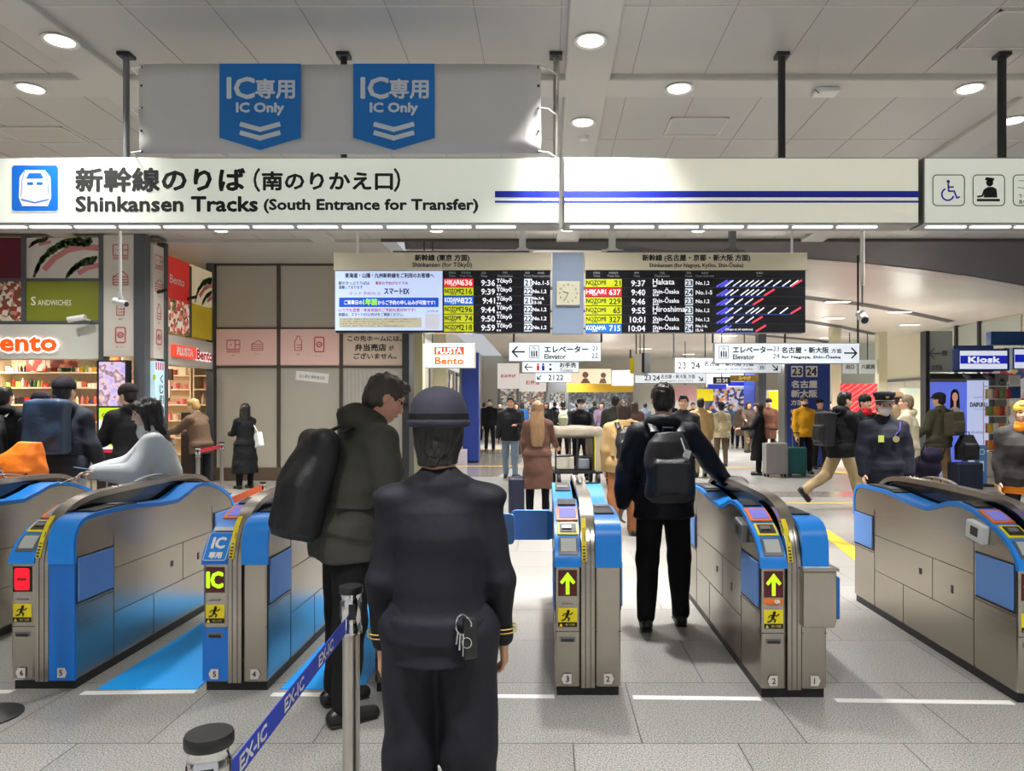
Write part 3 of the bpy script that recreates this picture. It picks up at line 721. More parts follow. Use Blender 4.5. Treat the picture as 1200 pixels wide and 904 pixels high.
for cx in (306.5, 462.5):
    p = Flat(BY-.03).poly([(Xb(cx-47.5), Zb(76.5)), (Xb(cx-47.5), Zb(163)), (Xb(cx), Zb(177.5)), (Xb(cx+47.5), Zb(163)), (Xb(cx+47.5), Zb(76.5))][::-1]).build('pennant', bluep, t)
    f = Flat(BY-.032); f.text('IC', Xb(cx-38), Zb(105), h=24*ub, w=31*ub, al='l', bold=.007); f.text('専用', Xb(cx-5), Zb(106), h=22*ub, w=45*ub, al='l', bold=.005)
    f.text('IC Only', Xb(cx), Zb(129.5), h=14*ub, w=55*ub, bold=.005)
    for zz in (150, 160): f.stroke([(Xb(cx-22), Zb(zz-2.5)), (Xb(cx), Zb(zz+3.5)), (Xb(cx+22), Zb(zz-2.5))], 5.5*ub)
    f.build('lettering', mat('pennant_white', (226, 232, 238), .5), p)
for px, ex in ((163.5, 148), (634, 651.5)):
    sgn = 1 if px < 400 else -1
    for py in (79, 101, 127, 154, 178):
        e = MB().cyl((wx(px+sgn*3, BY), wz(py, BY)), .010, BY-.012, BY+.006, 12, axis='y').build('eyelet', M['dark'], t)
        if py in (79, 127, 178): MB().tube([(wx(px+sgn*3, BY), BY-.01, wz(py, BY)), (wx((px+ex)/2, BY), BY-.02, wz(py+2, BY)), (wx(ex, BY), BY+.16, wz(py+(-2 if py < 178 else -1), BY))], .007, n=6).build('tie_cord', M['white'], e)
# ceiling bits
hm = M['rib']
for lab, x, y, w_, d_ in (('access hatch in the ceiling, thin pale outline left of the black pole', wx(815, 7.95), 7.95, .62, .5), ('access hatch in the ceiling at the upper right corner', 4.1, 5.9, 1.2, .6), ('access hatch in the ceiling above the left end of the sign', wx(50, 8.2), 8.2, .75, .5)):
    t = thing('ceiling_hatch', lab, 'hatch', (x, y, ZC+.055), 0)
    b = MB()
    for a in ((-w_/2, w_/2, -d_/2, -d_/2+.02), (-w_/2, w_/2, d_/2-.02, d_/2), (-w_/2, -w_/2+.02, -d_/2, d_/2), (w_/2-.02, w_/2, -d_/2, d_/2)): b.box(a[0], a[1], a[2], a[3], -.012, .005)
    b.build('frame', M['seam_l'], t); MB().box(-w_/2+.02, w_/2-.02, -d_/2+.02, d_/2-.02, -.004, .005).build('lid', M['ceil'], t)
t = thing('wireless_unit', 'small pale box with an antenna on the ceiling right of the centre pole', 'antenna', (2.65, 6.9, ZC), 0)
MB().box(-.11, .11, -.08, .08, -.045, 0).build('body', M['white'], t, bevel=.01); MB().tube([(-.07, -.02, -.04), (-.2, -.28, -.12)], .006, n=6).build('antenna', M['black'], t)
t = thing('smoke_detector', 'tiny white disc on the ceiling beside the round light above the sign', 'detector', (wx(684, 8.1), 8.1, ZC), 0); MB().lathe((0, 0, 0), [(.001, -.04), (.05, -.038), (.065, 0)], 20).build('body', M['white'], t, smooth=True)

# ================================================================ DEPARTURE BOARDS (Y 11)
DY = 11.0
DX = lambda px: wx(px, DY)
DZ = lambda py: wz(py, DY)
ud = DY/FPX
hdr = mat('board_header', (196, 188, 164), .4, emit=.12); brd = mat('board_screen', (20, 20, 30), .25); tagc = dict(N=glow('tag_nozomi', (196, 204, 40), .5), H=glow('tag_hikari', (226, 44, 56), .55), K=glow('tag_kodama', (36, 110, 216), .55))
lw = glow('board_white', (225, 225, 230), .75); rowl = mat('board_row_line', (70, 70, 84), .4); boxw = glow('track_box', (206, 214, 224), .7)
def board(lab, px0, px1, title, sub, tcx):
    t = thing('departure_board', lab, 'departure board', (0, 0, 0), 0, 'hanging departure boards')
    MB().box(DX(px0)+.02, DX(px1)-.02, DY, DY+.2, DZ(390), DZ(316)).build('screen', brd, t, bevel=.005)
    h = MB().box(DX(px0), DX(px1), DY-.03, DY+.22, DZ(317), DZ(296.5)).build('header', hdr, t, bevel=.006)
    f = Flat(DY-.034); f.text(title, DX(tcx), DZ(303.2), h=8.5*ud, bold=.004); f.text(sub, DX(tcx), DZ(311.5), h=7.0*ud, bold=.0022); f.build('lettering', M['ink'], h)
    return t
def rows(t, ys, data, cx):
    f0 = Flat(DY-.004); 
    for k, (p0, l1, l2) in enumerate(cx['heads']): f0.text(l1, DX(p0), DZ(320), h=2.6*ud, bold=.001); f0.text(l2, DX(p0), DZ(323.6), h=2.6*ud, bold=.0008)
    f0.build('column_headings', mat('heading_grey', (150, 150, 156), .5), t)
    q = Flat(DY-.002)
    for y in ys: q.rect(DX(cx['l']), DX(cx['r']), DZ(y-5.6), DZ(y-5.3))
    q.build('row_line', rowl, t)
    for y, (k, nm, num, tm, dst, dj, trk, cars) in zip(ys, data):
        a, c = cx['tag']
        g = Flat(DY-.004).rect(DX(a), DX(c), DZ(y+4.8), DZ(y-4.8)).build('train_tag', tagc[k], t)
        f = Flat(DY-.006); f.text(nm, DX(a+1), DZ(y-.6), h=5.2*ud, w=(c-a)*.54*ud, al='l', bold=.002); f.text(num, DX(c-1.5), DZ(y), h=6.4*ud, al='r', bold=.002)
        f.text({'N': 'のぞみ', 'H': 'ひかり', 'K': 'こだま'}[k], DX(a+11), DZ(y+3.2), h=1.9*ud, bold=.0008); f.build('lettering', M['ink'] if k == 'N' else lw, g)
        f = Flat(DY-.004); f.text(tm, DX(cx['time']), DZ(y+.2), h=6.8*ud, al='r', bold=.0018); f.text(dst, DX(cx['dest']), DZ(y-1.6), h=6.4*ud, al='l', bold=.0014); f.text(dj, DX(cx['dest']), DZ(y+3.4), h=2.2*ud, al='l', bold=.001)
        if len(cars) > 6: f.text(cars.split(' ')[0], DX(cx['cars']), DZ(y-2.4), h=3.6*ud, al='l', bold=.0018); f.text(cars.split(' ')[1], DX(cx['cars']), DZ(y+2.4), h=3.4*ud, al='l', bold=.0018)
        else: f.text(cars, DX(cx['cars']), DZ(y+.2), h=4.8*ud, al='l', bold=.0012)
        f.build('row_lettering', lw, t)
        g = Flat(DY-.004).rrect(DX(cx['box']-4.6), DX(cx['box']+4.8), DZ(y+4.6), DZ(y-4.6), .012).build('track_box', boxw, t); Flat(DY-.006).text(trk, DX(cx['box']), DZ(y), h=6.4*ud, bold=.003).build('track_number', M['ink'], g)
t1 = board('left departure board with the pale EX advertisement and Tokyo trains', 391.5, 646.5, '新幹線 (東京 方面)', 'Shinkansen (for Tōkyō)', 518.5)
hd = lambda *a: a
rows(t1, [331.5, 341.8, 352.4, 363, 373.5, 384], [('H', 'HIKARI', '636', '9:36', 'Tōkyō', '東 京', '21', 'No.1-5'), ('N', 'NOZOMI', '216', '9:39', 'Tōkyō', '東 京', '22', 'No.1,2'), ('K', 'KODAMA', '822', '9:41', 'Tōkyō', '東 京', '21', 'No.1-6, 13-16'), ('N', 'NOZOMI', '296', '9:44', 'Tōkyō', '東 京', '22', 'No.1,2'), ('N', 'NOZOMI', '74', '9:50', 'Tōkyō', '東 京', '22', 'No.1,2'), ('N', 'NOZOMI', '218', '9:59', 'Tōkyō', '東 京', '22', 'No.1,2')],
     dict(tag=(520.3, 554.8), time=580, dest=582, box=618.8, cars=624.5, l=520, r=645, heads=[(530, '列車名', 'Train'), (546, '列車番号', 'Train No.'), (567, '時刻', 'Time'), (592, '行先', 'Destination'), (618, '番線', 'Track'), (634, '自由席', 'Non-reserved')]))
adm = glow('advert_screen', (186, 202, 238), .72)
a = Flat(DY-.004).rect(DX(392.8), DX(518.6), DZ(387.5), DZ(317.8)).build('advert_screen', adm, t1)
f = Flat(DY-.006); f.text('東海道・山陽・九州新幹線をご利用のお客様へ', DX(456.5), DZ(323), h=5.6*ud, w=104*ud, bold=.0025); f.text('駅のきっぷうりばは', DX(397), DZ(332), h=4*ud, w=36*ud, al='l', bold=.001); f.text('混雑しております', DX(397), DZ(336.8), h=4*ud, w=28*ud, al='l', bold=.001)
f.text('詳細は、スマートEX公式HPをご確認ください。', DX(397), DZ(368.8), h=4*ud, w=76*ud, al='l', bold=.001); f.text('公式HP', DX(507), DZ(365), h=3*ud, w=14*ud); f.build('lettering', M['inkd'], a)
f = Flat(DY-.006); f.text('スマートEX', DX(465), DZ(341.5), h=7*ud, w=29*ud, bold=.004); f.build('logo', mat('logo_navy', (24, 40, 100), .5), a)
f = Flat(DY-.006); f.text('事前の予約がおすすめ', DX(440), DZ(332), h=4*ud, w=38*ud, al='l', bold=.001); f.text('ネット予約なら', DX(409), DZ(344), h=4*ud, w=37*ud, al='l'); f.text('いつでも変更・年末年始のご予約も受付中です！', DX(397), DZ(363.6), h=4.2*ud, w=90*ud, al='l', bold=.0014); f.build('pink_lettering', mat('ink_pink', (222, 90, 130), .5), a)
Flat(DY-.006).rect(DX(397.5), DX(514), DZ(360), DZ(349)).build('blue_bar', glow('advert_blue', (34, 84, 206), .5), a)
f = Flat(DY-.008); f.text('ご乗車日の', DX(403.5), DZ(354.6), h=5.2*ud, w=21*ud, al='l', bold=.0018); f.text('からご予約の申し込みが可能です！', DX(443), DZ(354.8), h=5.2*ud, w=67*ud, al='l', bold=.0018); f.build('bar_lettering', lw, a)
Flat(DY-.008).text('1年前', DX(426), DZ(354), h=7.5*ud, w=16*ud, al='l', bold=.004).build('green_lettering', glow('advert_green', (150, 226, 50), .8), a)
Flat(DY-.006).rect(DX(397.5), DX(494), DZ(384), DZ(372.5)).build('note_panel', mat('note_beige', (212, 206, 176), .5, emit=.3), a)
f = Flat(DY-.008)
for k in range(4): f.text('※一部の列車・設備はご予約いただけません。詳しくは係員までお尋ねください', DX(398.5), DZ(374.2+k*2.7), h=1.5*ud, w=(90, 84, 56, 76)[k]*ud, al='l')
f.build('note_lettering', M['inkd'], a)
Flat(DY-.006).rect(DX(498), DX(515.5), DZ(386), DZ(367.5)).build('blank_square', mat('blank_square_grey', (214, 214, 226), .5, emit=.4), a)
t2 = board('right departure board with Nagoya, Kyoto and Shin-Osaka trains', 685, 945.5, '新幹線 (名古屋・京都・新大阪 方面)', 'Shinkansen (for Nagoya, Kyōto, Shin-Ōsaka)', 815.5)
ys2 = [332, 342.7, 353.4, 364, 374.7, 384.9]
rows(t2, ys2, [('N', 'NOZOMI', '21', '9:37', 'Hakata', '博多', '23', 'No.1,2'), ('H', 'HIKARI', '637', '9:40', 'Shin-Ōsaka', '新大阪', '24', 'No.1-5'), ('N', 'NOZOMI', '229', '9:46', 'Shin-Ōsaka', '新大阪', '23', 'No.1,2'), ('N', 'NOZOMI', '65', '9:55', 'Hiroshima', '広島', '23', 'No.1,2'), ('N', 'NOZOMI', '327', '10:01', 'Shin-Ōsaka', '新大阪', '23', 'No.1,2'), ('K', 'KODAMA', '715', '10:04', 'Shin-Ōsaka', '新大阪', '24', 'No.1-6, 15,16')],
     dict(tag=(686, 728.5), time=756, dest=765, box=807.3, cars=815.5, l=686, r=942, heads=[(699, '列車名', 'Train'), (719, '列車番号', 'Train No.'), (746, '時刻', 'Time'), (776, '行先', 'Destination'), (807, '番線', 'Track'), (826, '自由席', 'Non-reserved'), (890, '停車駅', 'Stops')]))
fb = Flat(DY-.004); fw = Flat(DY-.005); fr = Flat(DY-.005); fn = Flat(DY-.0035)
def stops(y, ws, red):
    for p in (840, 845): fb.stroke([(DX(p), DZ(y+4)), (DX(p+12), DZ(y-3))], .022)
    for p in ws: fw.stroke([(DX(p), DZ(y+3.5)), (DX(p+9), DZ(y-3))], .018)
    fr.stroke([(DX(red), DZ(y+3.5)), (DX(red+11), DZ(y-3.2))], .028); fn.rect(DX(841), DX(red), DZ(y+5), DZ(y+4))
for y, ws, red in zip(ys2, [(850, 859, 867, 874, 880, 886, 896, 906, 917, 926), (850, 856, 868, 874, 880, 887), (850, 861, 873), (850, 860, 874, 880, 886, 900, 914), (850, 862, 874), ()], (928, 896, 883, 927, 882, 886)): stops(y, ws, red)
fb.build('origin_mark', glow('route_blue', (96, 96, 240), .7), t2); fw.build('stop_mark', lw, t2); fr.build('terminus_mark', glow('route_red', (226, 70, 84), .7), t2); fn.build('route_line', glow('route_line', (30, 60, 150), .6), t2)
Flat(DY-.006).text('(Stops at all stations)', DX(866), DZ(386.5), h=3.2*ud, w=32*ud, bold=.001).build('row_note', lw, t2)
# clock panel between
t = thing('clock_panel', 'pale blue grey panel with a square clock between the departure boards', 'clock', (0, 0, 0))
MB().box(DX(647.5), DX(684), DY+.02, DY+.18, DZ(391), DZ(295.5)).build('panel', mat('clock_panel_blue', (140, 156, 180), .4), t, bevel=.005)
c = MB().box(DX(652), DX(679.5), DY-.02, DY+.03, DZ(358), DZ(330)).build('clock_case', mat('clock_face', (206, 202, 178), .4, emit=.1), t, bevel=.01)
f = Flat(DY-.022); cc = (DX(665.8), DZ(344))
for i in range(12): a = 2*PI*i/12; f.text(str(i if i else 12), cc[0]+.125*sin(a)*1.05, cc[1]+.125*cos(a)*1.05, h=.028, bold=.0012)
f.build('numeral', M['inkd'], c)
f = Flat(DY-.025); a = R(278); f.stroke([cc, (cc[0]+.085*sin(R(287)), cc[1]+.085*cos(R(287)))], .012); f.stroke([cc, (cc[0]+.12*sin(R(207)), cc[1]+.12*cos(R(207)))], .008); f.build('clock_hand', M['ink'], c)
# mounts
for px, lab in ((612, 'white steel hanger holding the Tokyo departure board'), (718, 'white steel hanger holding the left end of the Nagoya departure board'), (860, 'steel hanger holding the middle of the Nagoya departure board')):
    t = thing('hanging_mount', lab, 'bracket', (DX(px), DY+.1, DZ(296)), 0)
    mm = M['white'] if px < 800 else M['grey']
    MB().box(-.05, .05, -.05, .05, .03, ZC+.06-DZ(296)).build('post', mm, t); MB().box(-.16, .16, -.08, .08, .028, .05).build('foot_plate', mm, t)
    MB().prism_y([(-.15, .03), (-.05, .1), (-.05, .03)], -.01, .01).build('gusset', mm, t); MB().prism_y([(.15, .03), (.05, .1), (.05, .03)], -.01, .01).build('gusset', mm, t)
b = MB().box(DX(460), DX(620), DY+.02, DY+.18, DZ(296), DZ(293.5)).build('mounting_rail', M['grey']); tag(b, 'grey rail along the top of the Tokyo departure board', 'rail')
b = MB().box(DX(712), DX(875), DY+.02, DY+.18, DZ(296), DZ(293.5)).build('mounting_rail', M['grey']); tag(b, 'grey rail along the top of the Nagoya departure board', 'rail')

# ================================================================ HANGING RODS AND CAMERAS
def cam_rod(px, y, py_end, lab, r=.018, thin=None, cam=None):
    t = thing('hanging_camera', lab, 'security camera', (wx(px, y), y, 0), 0)
    ze = wz(py_end, y); MB().cyl((0, 0), r, ze, ZC+.05, 12).build('rod', M['white'], t, smooth=True)
    if thin: MB().cyl((0, 0), r*.4, wz(thin, y), ze, 10).build('thin_rod', M['grey'], t)
    if cam:
        z = wz(cam[1], y); d = Vector((cam[2], cam[3], cam[4])).normalized(); q = Matrix((d.cross(Vector((0, 0, 1))).normalized(), d, Vector((0, 0, 1)))).transposed()
        MB().lathe((0, 0, z+.02), [(.03, .05), (.035, 0), (.02, -.01)], 16).build('bracket', M['white'], t, smooth=True)
        h = MB().tube([Vector((0, 0, z-.02))-d*.1, Vector((0, 0, z-.02))+d*.10], [cam[5], cam[5]], n=18).build('housing', M['white'], t, bevel=.006)
        MB().tube([Vector((0, 0, z-.02))+d*.10, Vector((0, 0, z-.02))+d*.108], cam[5]*.75, n=18).build('lens', M['black'], h)
    return t
cam_rod(141, 9.5, 352, 'white camera on a long ceiling rod in front of the shop column', cam=(0, 353, .9, -.25, -.25, .045))
cam_rod(1010.5, 9.5, 335, 'white camera on a thick ceiling rod right of the departure boards', r=.028, thin=360, cam=(0, 370, -.05, -.8, -.5, .06))
cam_rod(419, 10.6, 297, 'thin white ceiling rod meeting the top of the Tokyo board')
cam_rod(928, 10.7, 297, 'thin white ceiling rod meeting the top of the Nagoya board')

# ================================================================ FARTHER HANGING SIGNS
wsg = glow('wayfinding_face', (214, 222, 230), .55)
def way(lab, Yd, px0, px1, py0, py1, fn, poles=(), name='hanging_sign', face=None):
    t = thing(name, lab, 'sign', (0, 0, 0)); x0, x1, za, zb = wx(px0, Yd), wx(px1, Yd), wz(py1, Yd), wz(py0, Yd)
    MB().box(x0, x1, Yd, Yd+.12, za, zb).build('sign_case', M['grey'], t); MB().box(x0+.01, x1-.01, Yd-.006, Yd+.01, za+.012, zb-.012).build('sign_face', face or wsg, t)
    f = Flat(Yd-.008); fn(f, lambda p: wx(p, Yd), lambda p: wz(p, Yd), Yd/FPX, t); f.build('lettering', M['ink'], t)
    for p in poles: MB().cyl((wx(p, Yd), Yd+.06), .02, zb, ZV, 8).build('hanger', M['dark'], t)
    return t
def arrow(f, x, z, s, a, w):
    c, n = cos(R(a)), sin(R(a)); rot = lambda p, q: (x+(p*c-q*n)*s, z+(p*n+q*c)*s)
    f.stroke([rot(-.5, 0), rot(.5, 0)], w); f.stroke([rot(.1, .42), rot(.5, 0), rot(.1, -.42)], w)
def lift(f, x, z, s):
    f.rline(x-.4*s, x+.4*s, z-.5*s, z+.5*s, .05*s, .04*s)
    for k in (-.2, 0, .2): f.disc(x+k*s, z+.05*s, .06*s, 8); f.rect(x+k*s-.06*s, x+k*s+.06*s, z-.4*s, z)
    f.stroke([(x-.15*s, z+.3*s), (x-.05*s, z+.4*s), (x-.05*s, z+.2*s)], .03*s); f.stroke([(x+.15*s, z+.3*s), (x+.05*s, z+.2*s), (x+.05*s, z+.4*s)], .03*s)
def f1(f, X, Z, u, t):
    arrow(f, X(607.5), Z(412.5), 14*u, 180, 1.8*u); lift(f, X(626), Z(412.5), 14*u); f.text('エレベーター', X(638), Z(409.5), h=7.5*u, w=51*u, al='l', bold=.005); f.text('Elevator', X(638), Z(418), h=5.5*u, w=25*u, al='l', bold=.0035); f.text('21', X(697), Z(408.5), h=5.5*u); f.text('22', X(697), Z(417), h=5.5*u)
way('white hanging sign with left arrow reading Elevator 21 22', 14, 596, 704.5, 401, 424, f1, (602, 705))
def f2(f, X, Z, u, t):
    arrow(f, X(619.5), Z(430.5), 9*u, 180, 1.3*u); f.text('お手洗', X(656), Z(428), h=5.5*u, w=19*u, al='l', bold=.004); f.text('Toilets', X(656), Z(434), h=3.6*u, w=15*u, al='l'); f.disc(X(645), Z(427.5), 1.2*u, 8); f.disc(X(645), Z(433), 1.6*u, 10)
    for cx, m in ((630.5, M['red']), (636.5, M['line'])): q = Flat(f.y); q.disc(X(cx), Z(427), 1.3*u, 10); q.rect(X(cx-1.6), X(cx+1.6), Z(434.5), Z(428.6)); q.build('figure', m, t)
way('white hanging sign with left arrow reading Toilets', 18, 612, 678.5, 424, 437, f2)
def f3(f, X, Z, u, t): arrow(f, X(632), Z(442.5), 6*u, 225, 1.1*u); f.text('21', X(646), Z(442.5), h=6*u, bold=.004); f.text('22', X(656), Z(442.5), h=6*u, bold=.004)
way('white hanging sign with down left arrow reading 21 22', 22, 627, 670, 437, 448.5, f3)
def f4(f, X, Z, u, t): f.text('23', X(759), Z(443), h=6*u, bold=.004); f.text('24', X(769), Z(443), h=6*u, bold=.004); f.text('名古屋・新大阪 方面', X(774.5), Z(441.5), h=4.6*u, w=40*u, al='l', bold=.002); f.text('for Nagoya, Shin-Ōsaka', X(774.5), Z(446.5), h=2.6*u, w=38*u, al='l'); arrow(f, X(821), Z(444), 6*u, -45, 1.2*u)
way('white hanging sign with down right arrow, the smaller farther one reading 23 24', 22, 744, 827, 437, 449.5, f4)
def f5(f, X, Z, u, t): f.text('23', X(799), Z(428.5), h=7.5*u, bold=.005); f.text('24', X(815), Z(428.5), h=7.5*u, bold=.005); f.text('名古屋・新大阪 方面', X(825), Z(426.5), h=5.6*u, w=58*u, al='l', bold=.003); f.text('for Nagoya, Shin-Ōsaka', X(825), Z(432.6), h=3.6*u, w=57*u, al='l'); arrow(f, X(908), Z(431), 8*u, -45, 1.4*u); lift(f, X(893), Z(429.5), 8*u)
way('white hanging sign reading 23 24, partly behind the second Elevator sign', 18, 791, 915.5, 419.5, 437.5, f5, (790,))
def f6(f, X, Z, u, t):
    lift(f, X(848), Z(413), 14*u); f.text('エレベーター', X(859), Z(410), h=7.5*u, w=46*u, al='l', bold=.005); f.text('Elevator', X(859), Z(418.5), h=5.5*u, w=25*u, al='l', bold=.0035); f.text('23', X(909.5), Z(409), h=5.5*u); f.text('24', X(909.5), Z(417.5), h=5.5*u)
    f.text('名古屋・新大阪', X(916), Z(410.5), h=7*u, w=55*u, al='l', bold=.004); f.text('方面', X(974), Z(411.5), h=5*u, w=12*u, al='l', bold=.002); f.text('for Nagoya, Shin-Ōsaka', X(916), Z(418.7), h=5*u, w=69*u, al='l', bold=.0035); arrow(f, X(996.5), Z(414), 14*u, 0, 1.8*u)
way('white hanging sign with right arrow reading Elevator and for Nagoya, Shin-Osaka', 14, 837, 1007.5, 402, 426.5, f6, (836, 921, 1007))
# shop lightbox
t = thing('hanging_lightbox', 'bright white PLUSTA Bento lightbox hanging above the uniformed woman', 'sign', (0, 0, 0)); Yd = 13.2
MB().box(wx(497, Yd), wx(556.5, Yd), Yd, Yd+.18, wz(431.5, Yd), wz(402.5, Yd)).build('sign_case', M['offwhite'], t, bevel=.008)
MB().box(wx(498, Yd), wx(554.5, Yd), Yd-.006, Yd+.01, wz(430.5, Yd), wz(403.8, Yd)).build('sign_face', glow('lightbox_face', (252, 246, 232), 1.05), t)
orr = glow('brand_orange_red', (222, 66, 26), .5)
p = Flat(Yd-.008).rect(wx(509, Yd), wx(544, Yd), wz(415.8, Yd), wz(406.5, Yd)).build('name_panel', orr, t)
Flat(Yd-.011).text('PLUSTA', wx(526.5, Yd), wz(411.2, Yd), h=6.4*Yd/FPX, w=29*Yd/FPX, bold=.0035).build('lettering', glow('lightbox_letter', (252, 246, 238), .8), p)
Flat(Yd-.009).text('Bento', wx(526.5, Yd), wz(423, Yd), h=8*Yd/FPX, w=33*Yd/FPX, bold=.0075).build('lettering', glow('brand_orange', (226, 88, 28), .5), t)
for p_ in (511, 521): MB().cyl((wx(p_-15, Yd), Yd+.09), .012, wz(402.5, Yd), ZC, 8).build('hanger', M['dark'], t)
# yellow-ended sign box seen edge on
t = thing('hanging_sign', 'small hanging sign box with a yellow side left of the second Elevator sign', 'sign', (wx(748, 17), 17, 0), R(-32))
MB().box(-.12, .12, -.02, .30, wz(440, 17), wz(415, 17)).build('sign_case', M['white'], t); MB().box(-.2, -.1, -.04, .32, wz(438, 17), wz(420, 17)).build('yellow_side', M['yellow'], t); MB().box(.10, .17, -.03, .3, wz(437, 17), wz(414, 17)).build('dark_side', M['dark'], t)
for x in (-.1, 0, .1): MB().cyl((x, .1), .015, wz(415, 17), ZV, 8).build('hanger', M['dark'], t)
# ================================================================ LEFT SHOP (front at Y 12.9, side at X -7.1)
SF = 12.9
FX = lambda px: wx(px, SF)
FZ = lambda py: wz(py, SF)
us = SF/FPX
SX = -7.1
def side_y(px): return SX*FPX/(px-VX)
frm = mat('shop_frame', (96, 100, 104), .4, .4); fas = mat('shop_fascia', (206, 208, 198), .45); colp = mat('column_panel', (218, 212, 202), .45)
redl = mat('icon_red', (196, 70, 72), .5)
t = thing('shop_front', 'left shop front with grey frame and pale fascia reading Bento', 'shop front', (0, 0, 0))
b = MB()
for a, c in ((117, 122.5), (158, 171)): b.box(FX(a), FX(c), SF-.04, SF+.14, 0, ZC+.04)
b.box(FX(26.5), FX(31.5), SF-.04, SF+.14, FZ(377), ZC+.04)
b.box(FX(-260), FX(120), SF-.03, SF+.1, FZ(277), ZC+.04); b.box(FX(-260), FX(117), SF-.02, SF+.1, FZ(380.5), FZ(376.5)); b.box(FX(-260), FX(117), SF-.02, SF+.1, FZ(330), FZ(326.5))
b.build('frame', frm, t)
MB().box(FX(-260), FX(117), SF-.02, SF+.3, FZ(421), FZ(380.5)).build('fascia', fas, t, bevel=.006)
sl_ = t
halo = glow('letter_halo', (250, 236, 236), .8)
f = Flat(SF-.055); f.text('Bento', FX(-15), FZ(402), h=19*us, w=84*us, al='l', bold=.05); f.build('letter_halo', halo, t)
me = Flat(SF-.075); me.text('Bento', FX(-15), FZ(402), h=19*us, w=84*us, al='l', bold=.018); me.build('lettering', glow('letter_orange', (238, 82, 24), .8), t)
p = MB().box(FX(-95), FX(-22), SF-.07, SF-.02, FZ(412), FZ(391)).build('name_panel', glow('brand_panel_red', (226, 60, 30), .7), t)
p = MB().box(FX(31.5), FX(117), SF-.01, SF+.02, FZ(326.5), FZ(279)).build('poster', mat('bread_white', (222, 214, 206), .5, noise=.04, nscale=3), t)
def leafy(p, arcs, yy, s_=1.0):
    lf = Flat(yy); lp = Flat(yy+.001); ld = Flat(yy-.001); q_ = random.Random(4)
    for pts, th in arcs:
        n = 230
        for i in range(n):
            u_ = i/(n-1)*(len(pts)-1); k_ = min(int(u_), len(pts)-2); q0, q1 = pts[k_], pts[k_+1]; fr = u_-k_
            x = q0[0]+(q1[0]-q0[0])*fr; z = q0[1]+(q1[1]-q0[1])*fr; r1 = q_.uniform(-.5, .5)*th
            (lf if q_.random() < .8 else ld).disc(x+r1*.5, z+r1, th*q_.uniform(.14, .3), 6)
        lp.stroke([(x+th*.7, z-th*.75) for x, z in pts[1:]], th*.75)
    lf.build('leaf_print', mat('print_green', (112, 136, 78), .5), p); ld.build('leaf_print', mat('print_dark_green', (58, 80, 44), .5), p); lp.build('ham_print', mat('print_pink', (206, 130, 132), .5), p)
leafy(p, [([(FX(x_), FZ(z_)) for x_, z_ in ((42, 321), (47, 308), (58, 296), (74, 286), (92, 282.5), (107, 284))], .14), ([(FX(x_), FZ(z_)) for x_, z_ in ((80, 322), (88, 314), (98, 308), (112, 305))], .12), ([(FX(x_), FZ(z_)) for x_, z_ in ((36, 288), (44, 283), (56, 280.5))], .07)], SF-.014)
p = MB().box(FX(31.5), FX(117), SF-.01, SF+.02, FZ(376.5), FZ(330)).build('poster', mat('olive_panel', (128, 134, 40), .4), t); f = Flat(SF-.014); f.text('S', FX(37), FZ(353), h=10*us, al='l', bold=.003); f.text('ANDWICHES', FX(45), FZ(355), h=6.5*us, w=39*us, al='l', bold=.001); f.build('lettering', mat('ink_cream', (236, 232, 206), .5), p)
MB().box(FX(-60), FX(26.5), SF-.01, SF+.02, FZ(326.5), FZ(279)).build('poster', mat('maroon_panel', (98, 26, 44), .4), t)
MB().box(FX(-60), FX(26.5), SF-.01, SF+.02, FZ(376.5), FZ(330)).build('poster', picture_material('bento_picture', [(0, (150, 60, 50)), (.25, (228, 214, 196)), (.45, (110, 80, 50)), (.6, (196, 140, 120)), (.75, (226, 220, 205)), (.9, (86, 96, 50))], 14, seed=4, kind='cell'), t)
def icons(f, cx, zs, s, u):
    w = .055*s
    z = zs[0]; f.rline(cx-.5*s, cx+.5*s, z-.3*s, z+.4*s, .06*s, w); f.stroke([(cx+.15*s, z-.3*s), (cx+.15*s, z+.4*s)], w); f.stroke([(cx+.15*s, z+.05*s), (cx+.5*s, z+.05*s)], w); f.disc(cx-.18*s, z+.05*s, .05*s, 8)
    for k in (-.42, -.54): f.stroke([(cx-.5*s, z+k*s), (cx+.5*s, z+k*s)], w)
    z = zs[1]; f.stroke([(cx-.5*s, z-.45*s), (cx-.5*s, z+.1*s), (cx+.15*s, z+.45*s), (cx+.5*s, z+.15*s), (cx+.5*s, z-.45*s), (cx-.5*s, z-.45*s)], w)
    for k in (-.28, -.1, .08): f.stroke([(cx-.45*s, z+k*s), (cx+.45*s, z+k*s)], w)
    z = zs[2]; f.stroke([(cx-.25*s, z-.5*s), (cx-.25*s, z+.2*s), (cx-.1*s, z+.4*s), (cx-.1*s, z+.55*s), (cx+.1*s, z+.55*s), (cx+.1*s, z+.4*s), (cx+.25*s, z+.2*s), (cx+.25*s, z-.5*s), (cx-.25*s, z-.5*s)], w); f.stroke([(cx-.1*s, z-.1*s), (cx+.25*s, z-.1*s)], w); f.stroke([(cx-.1*s, z-.3*s), (cx+.25*s, z-.3*s)], w)
    z = zs[3]; f.rline(cx-.32*s, cx+.32*s, z-.5*s, z+.5*s, .1*s, w*1.5); f.arc(cx, z, .17*s, 0, 360, w*1.5, 14); f.rect(cx-.1*s, cx+.1*s, z-.03*s, z+.03*s)
    for zc, tt in zip(zs, ('駅弁', 'サンド', '飲料', 'コーヒー')): f.text(tt, cx, zc-.78*s, h=.13*s)
p = MB().box(FX(122.5), FX(158), SF-.03, SF+.1, FZ(418), FZ(276)).build('icon_column', colp, t)
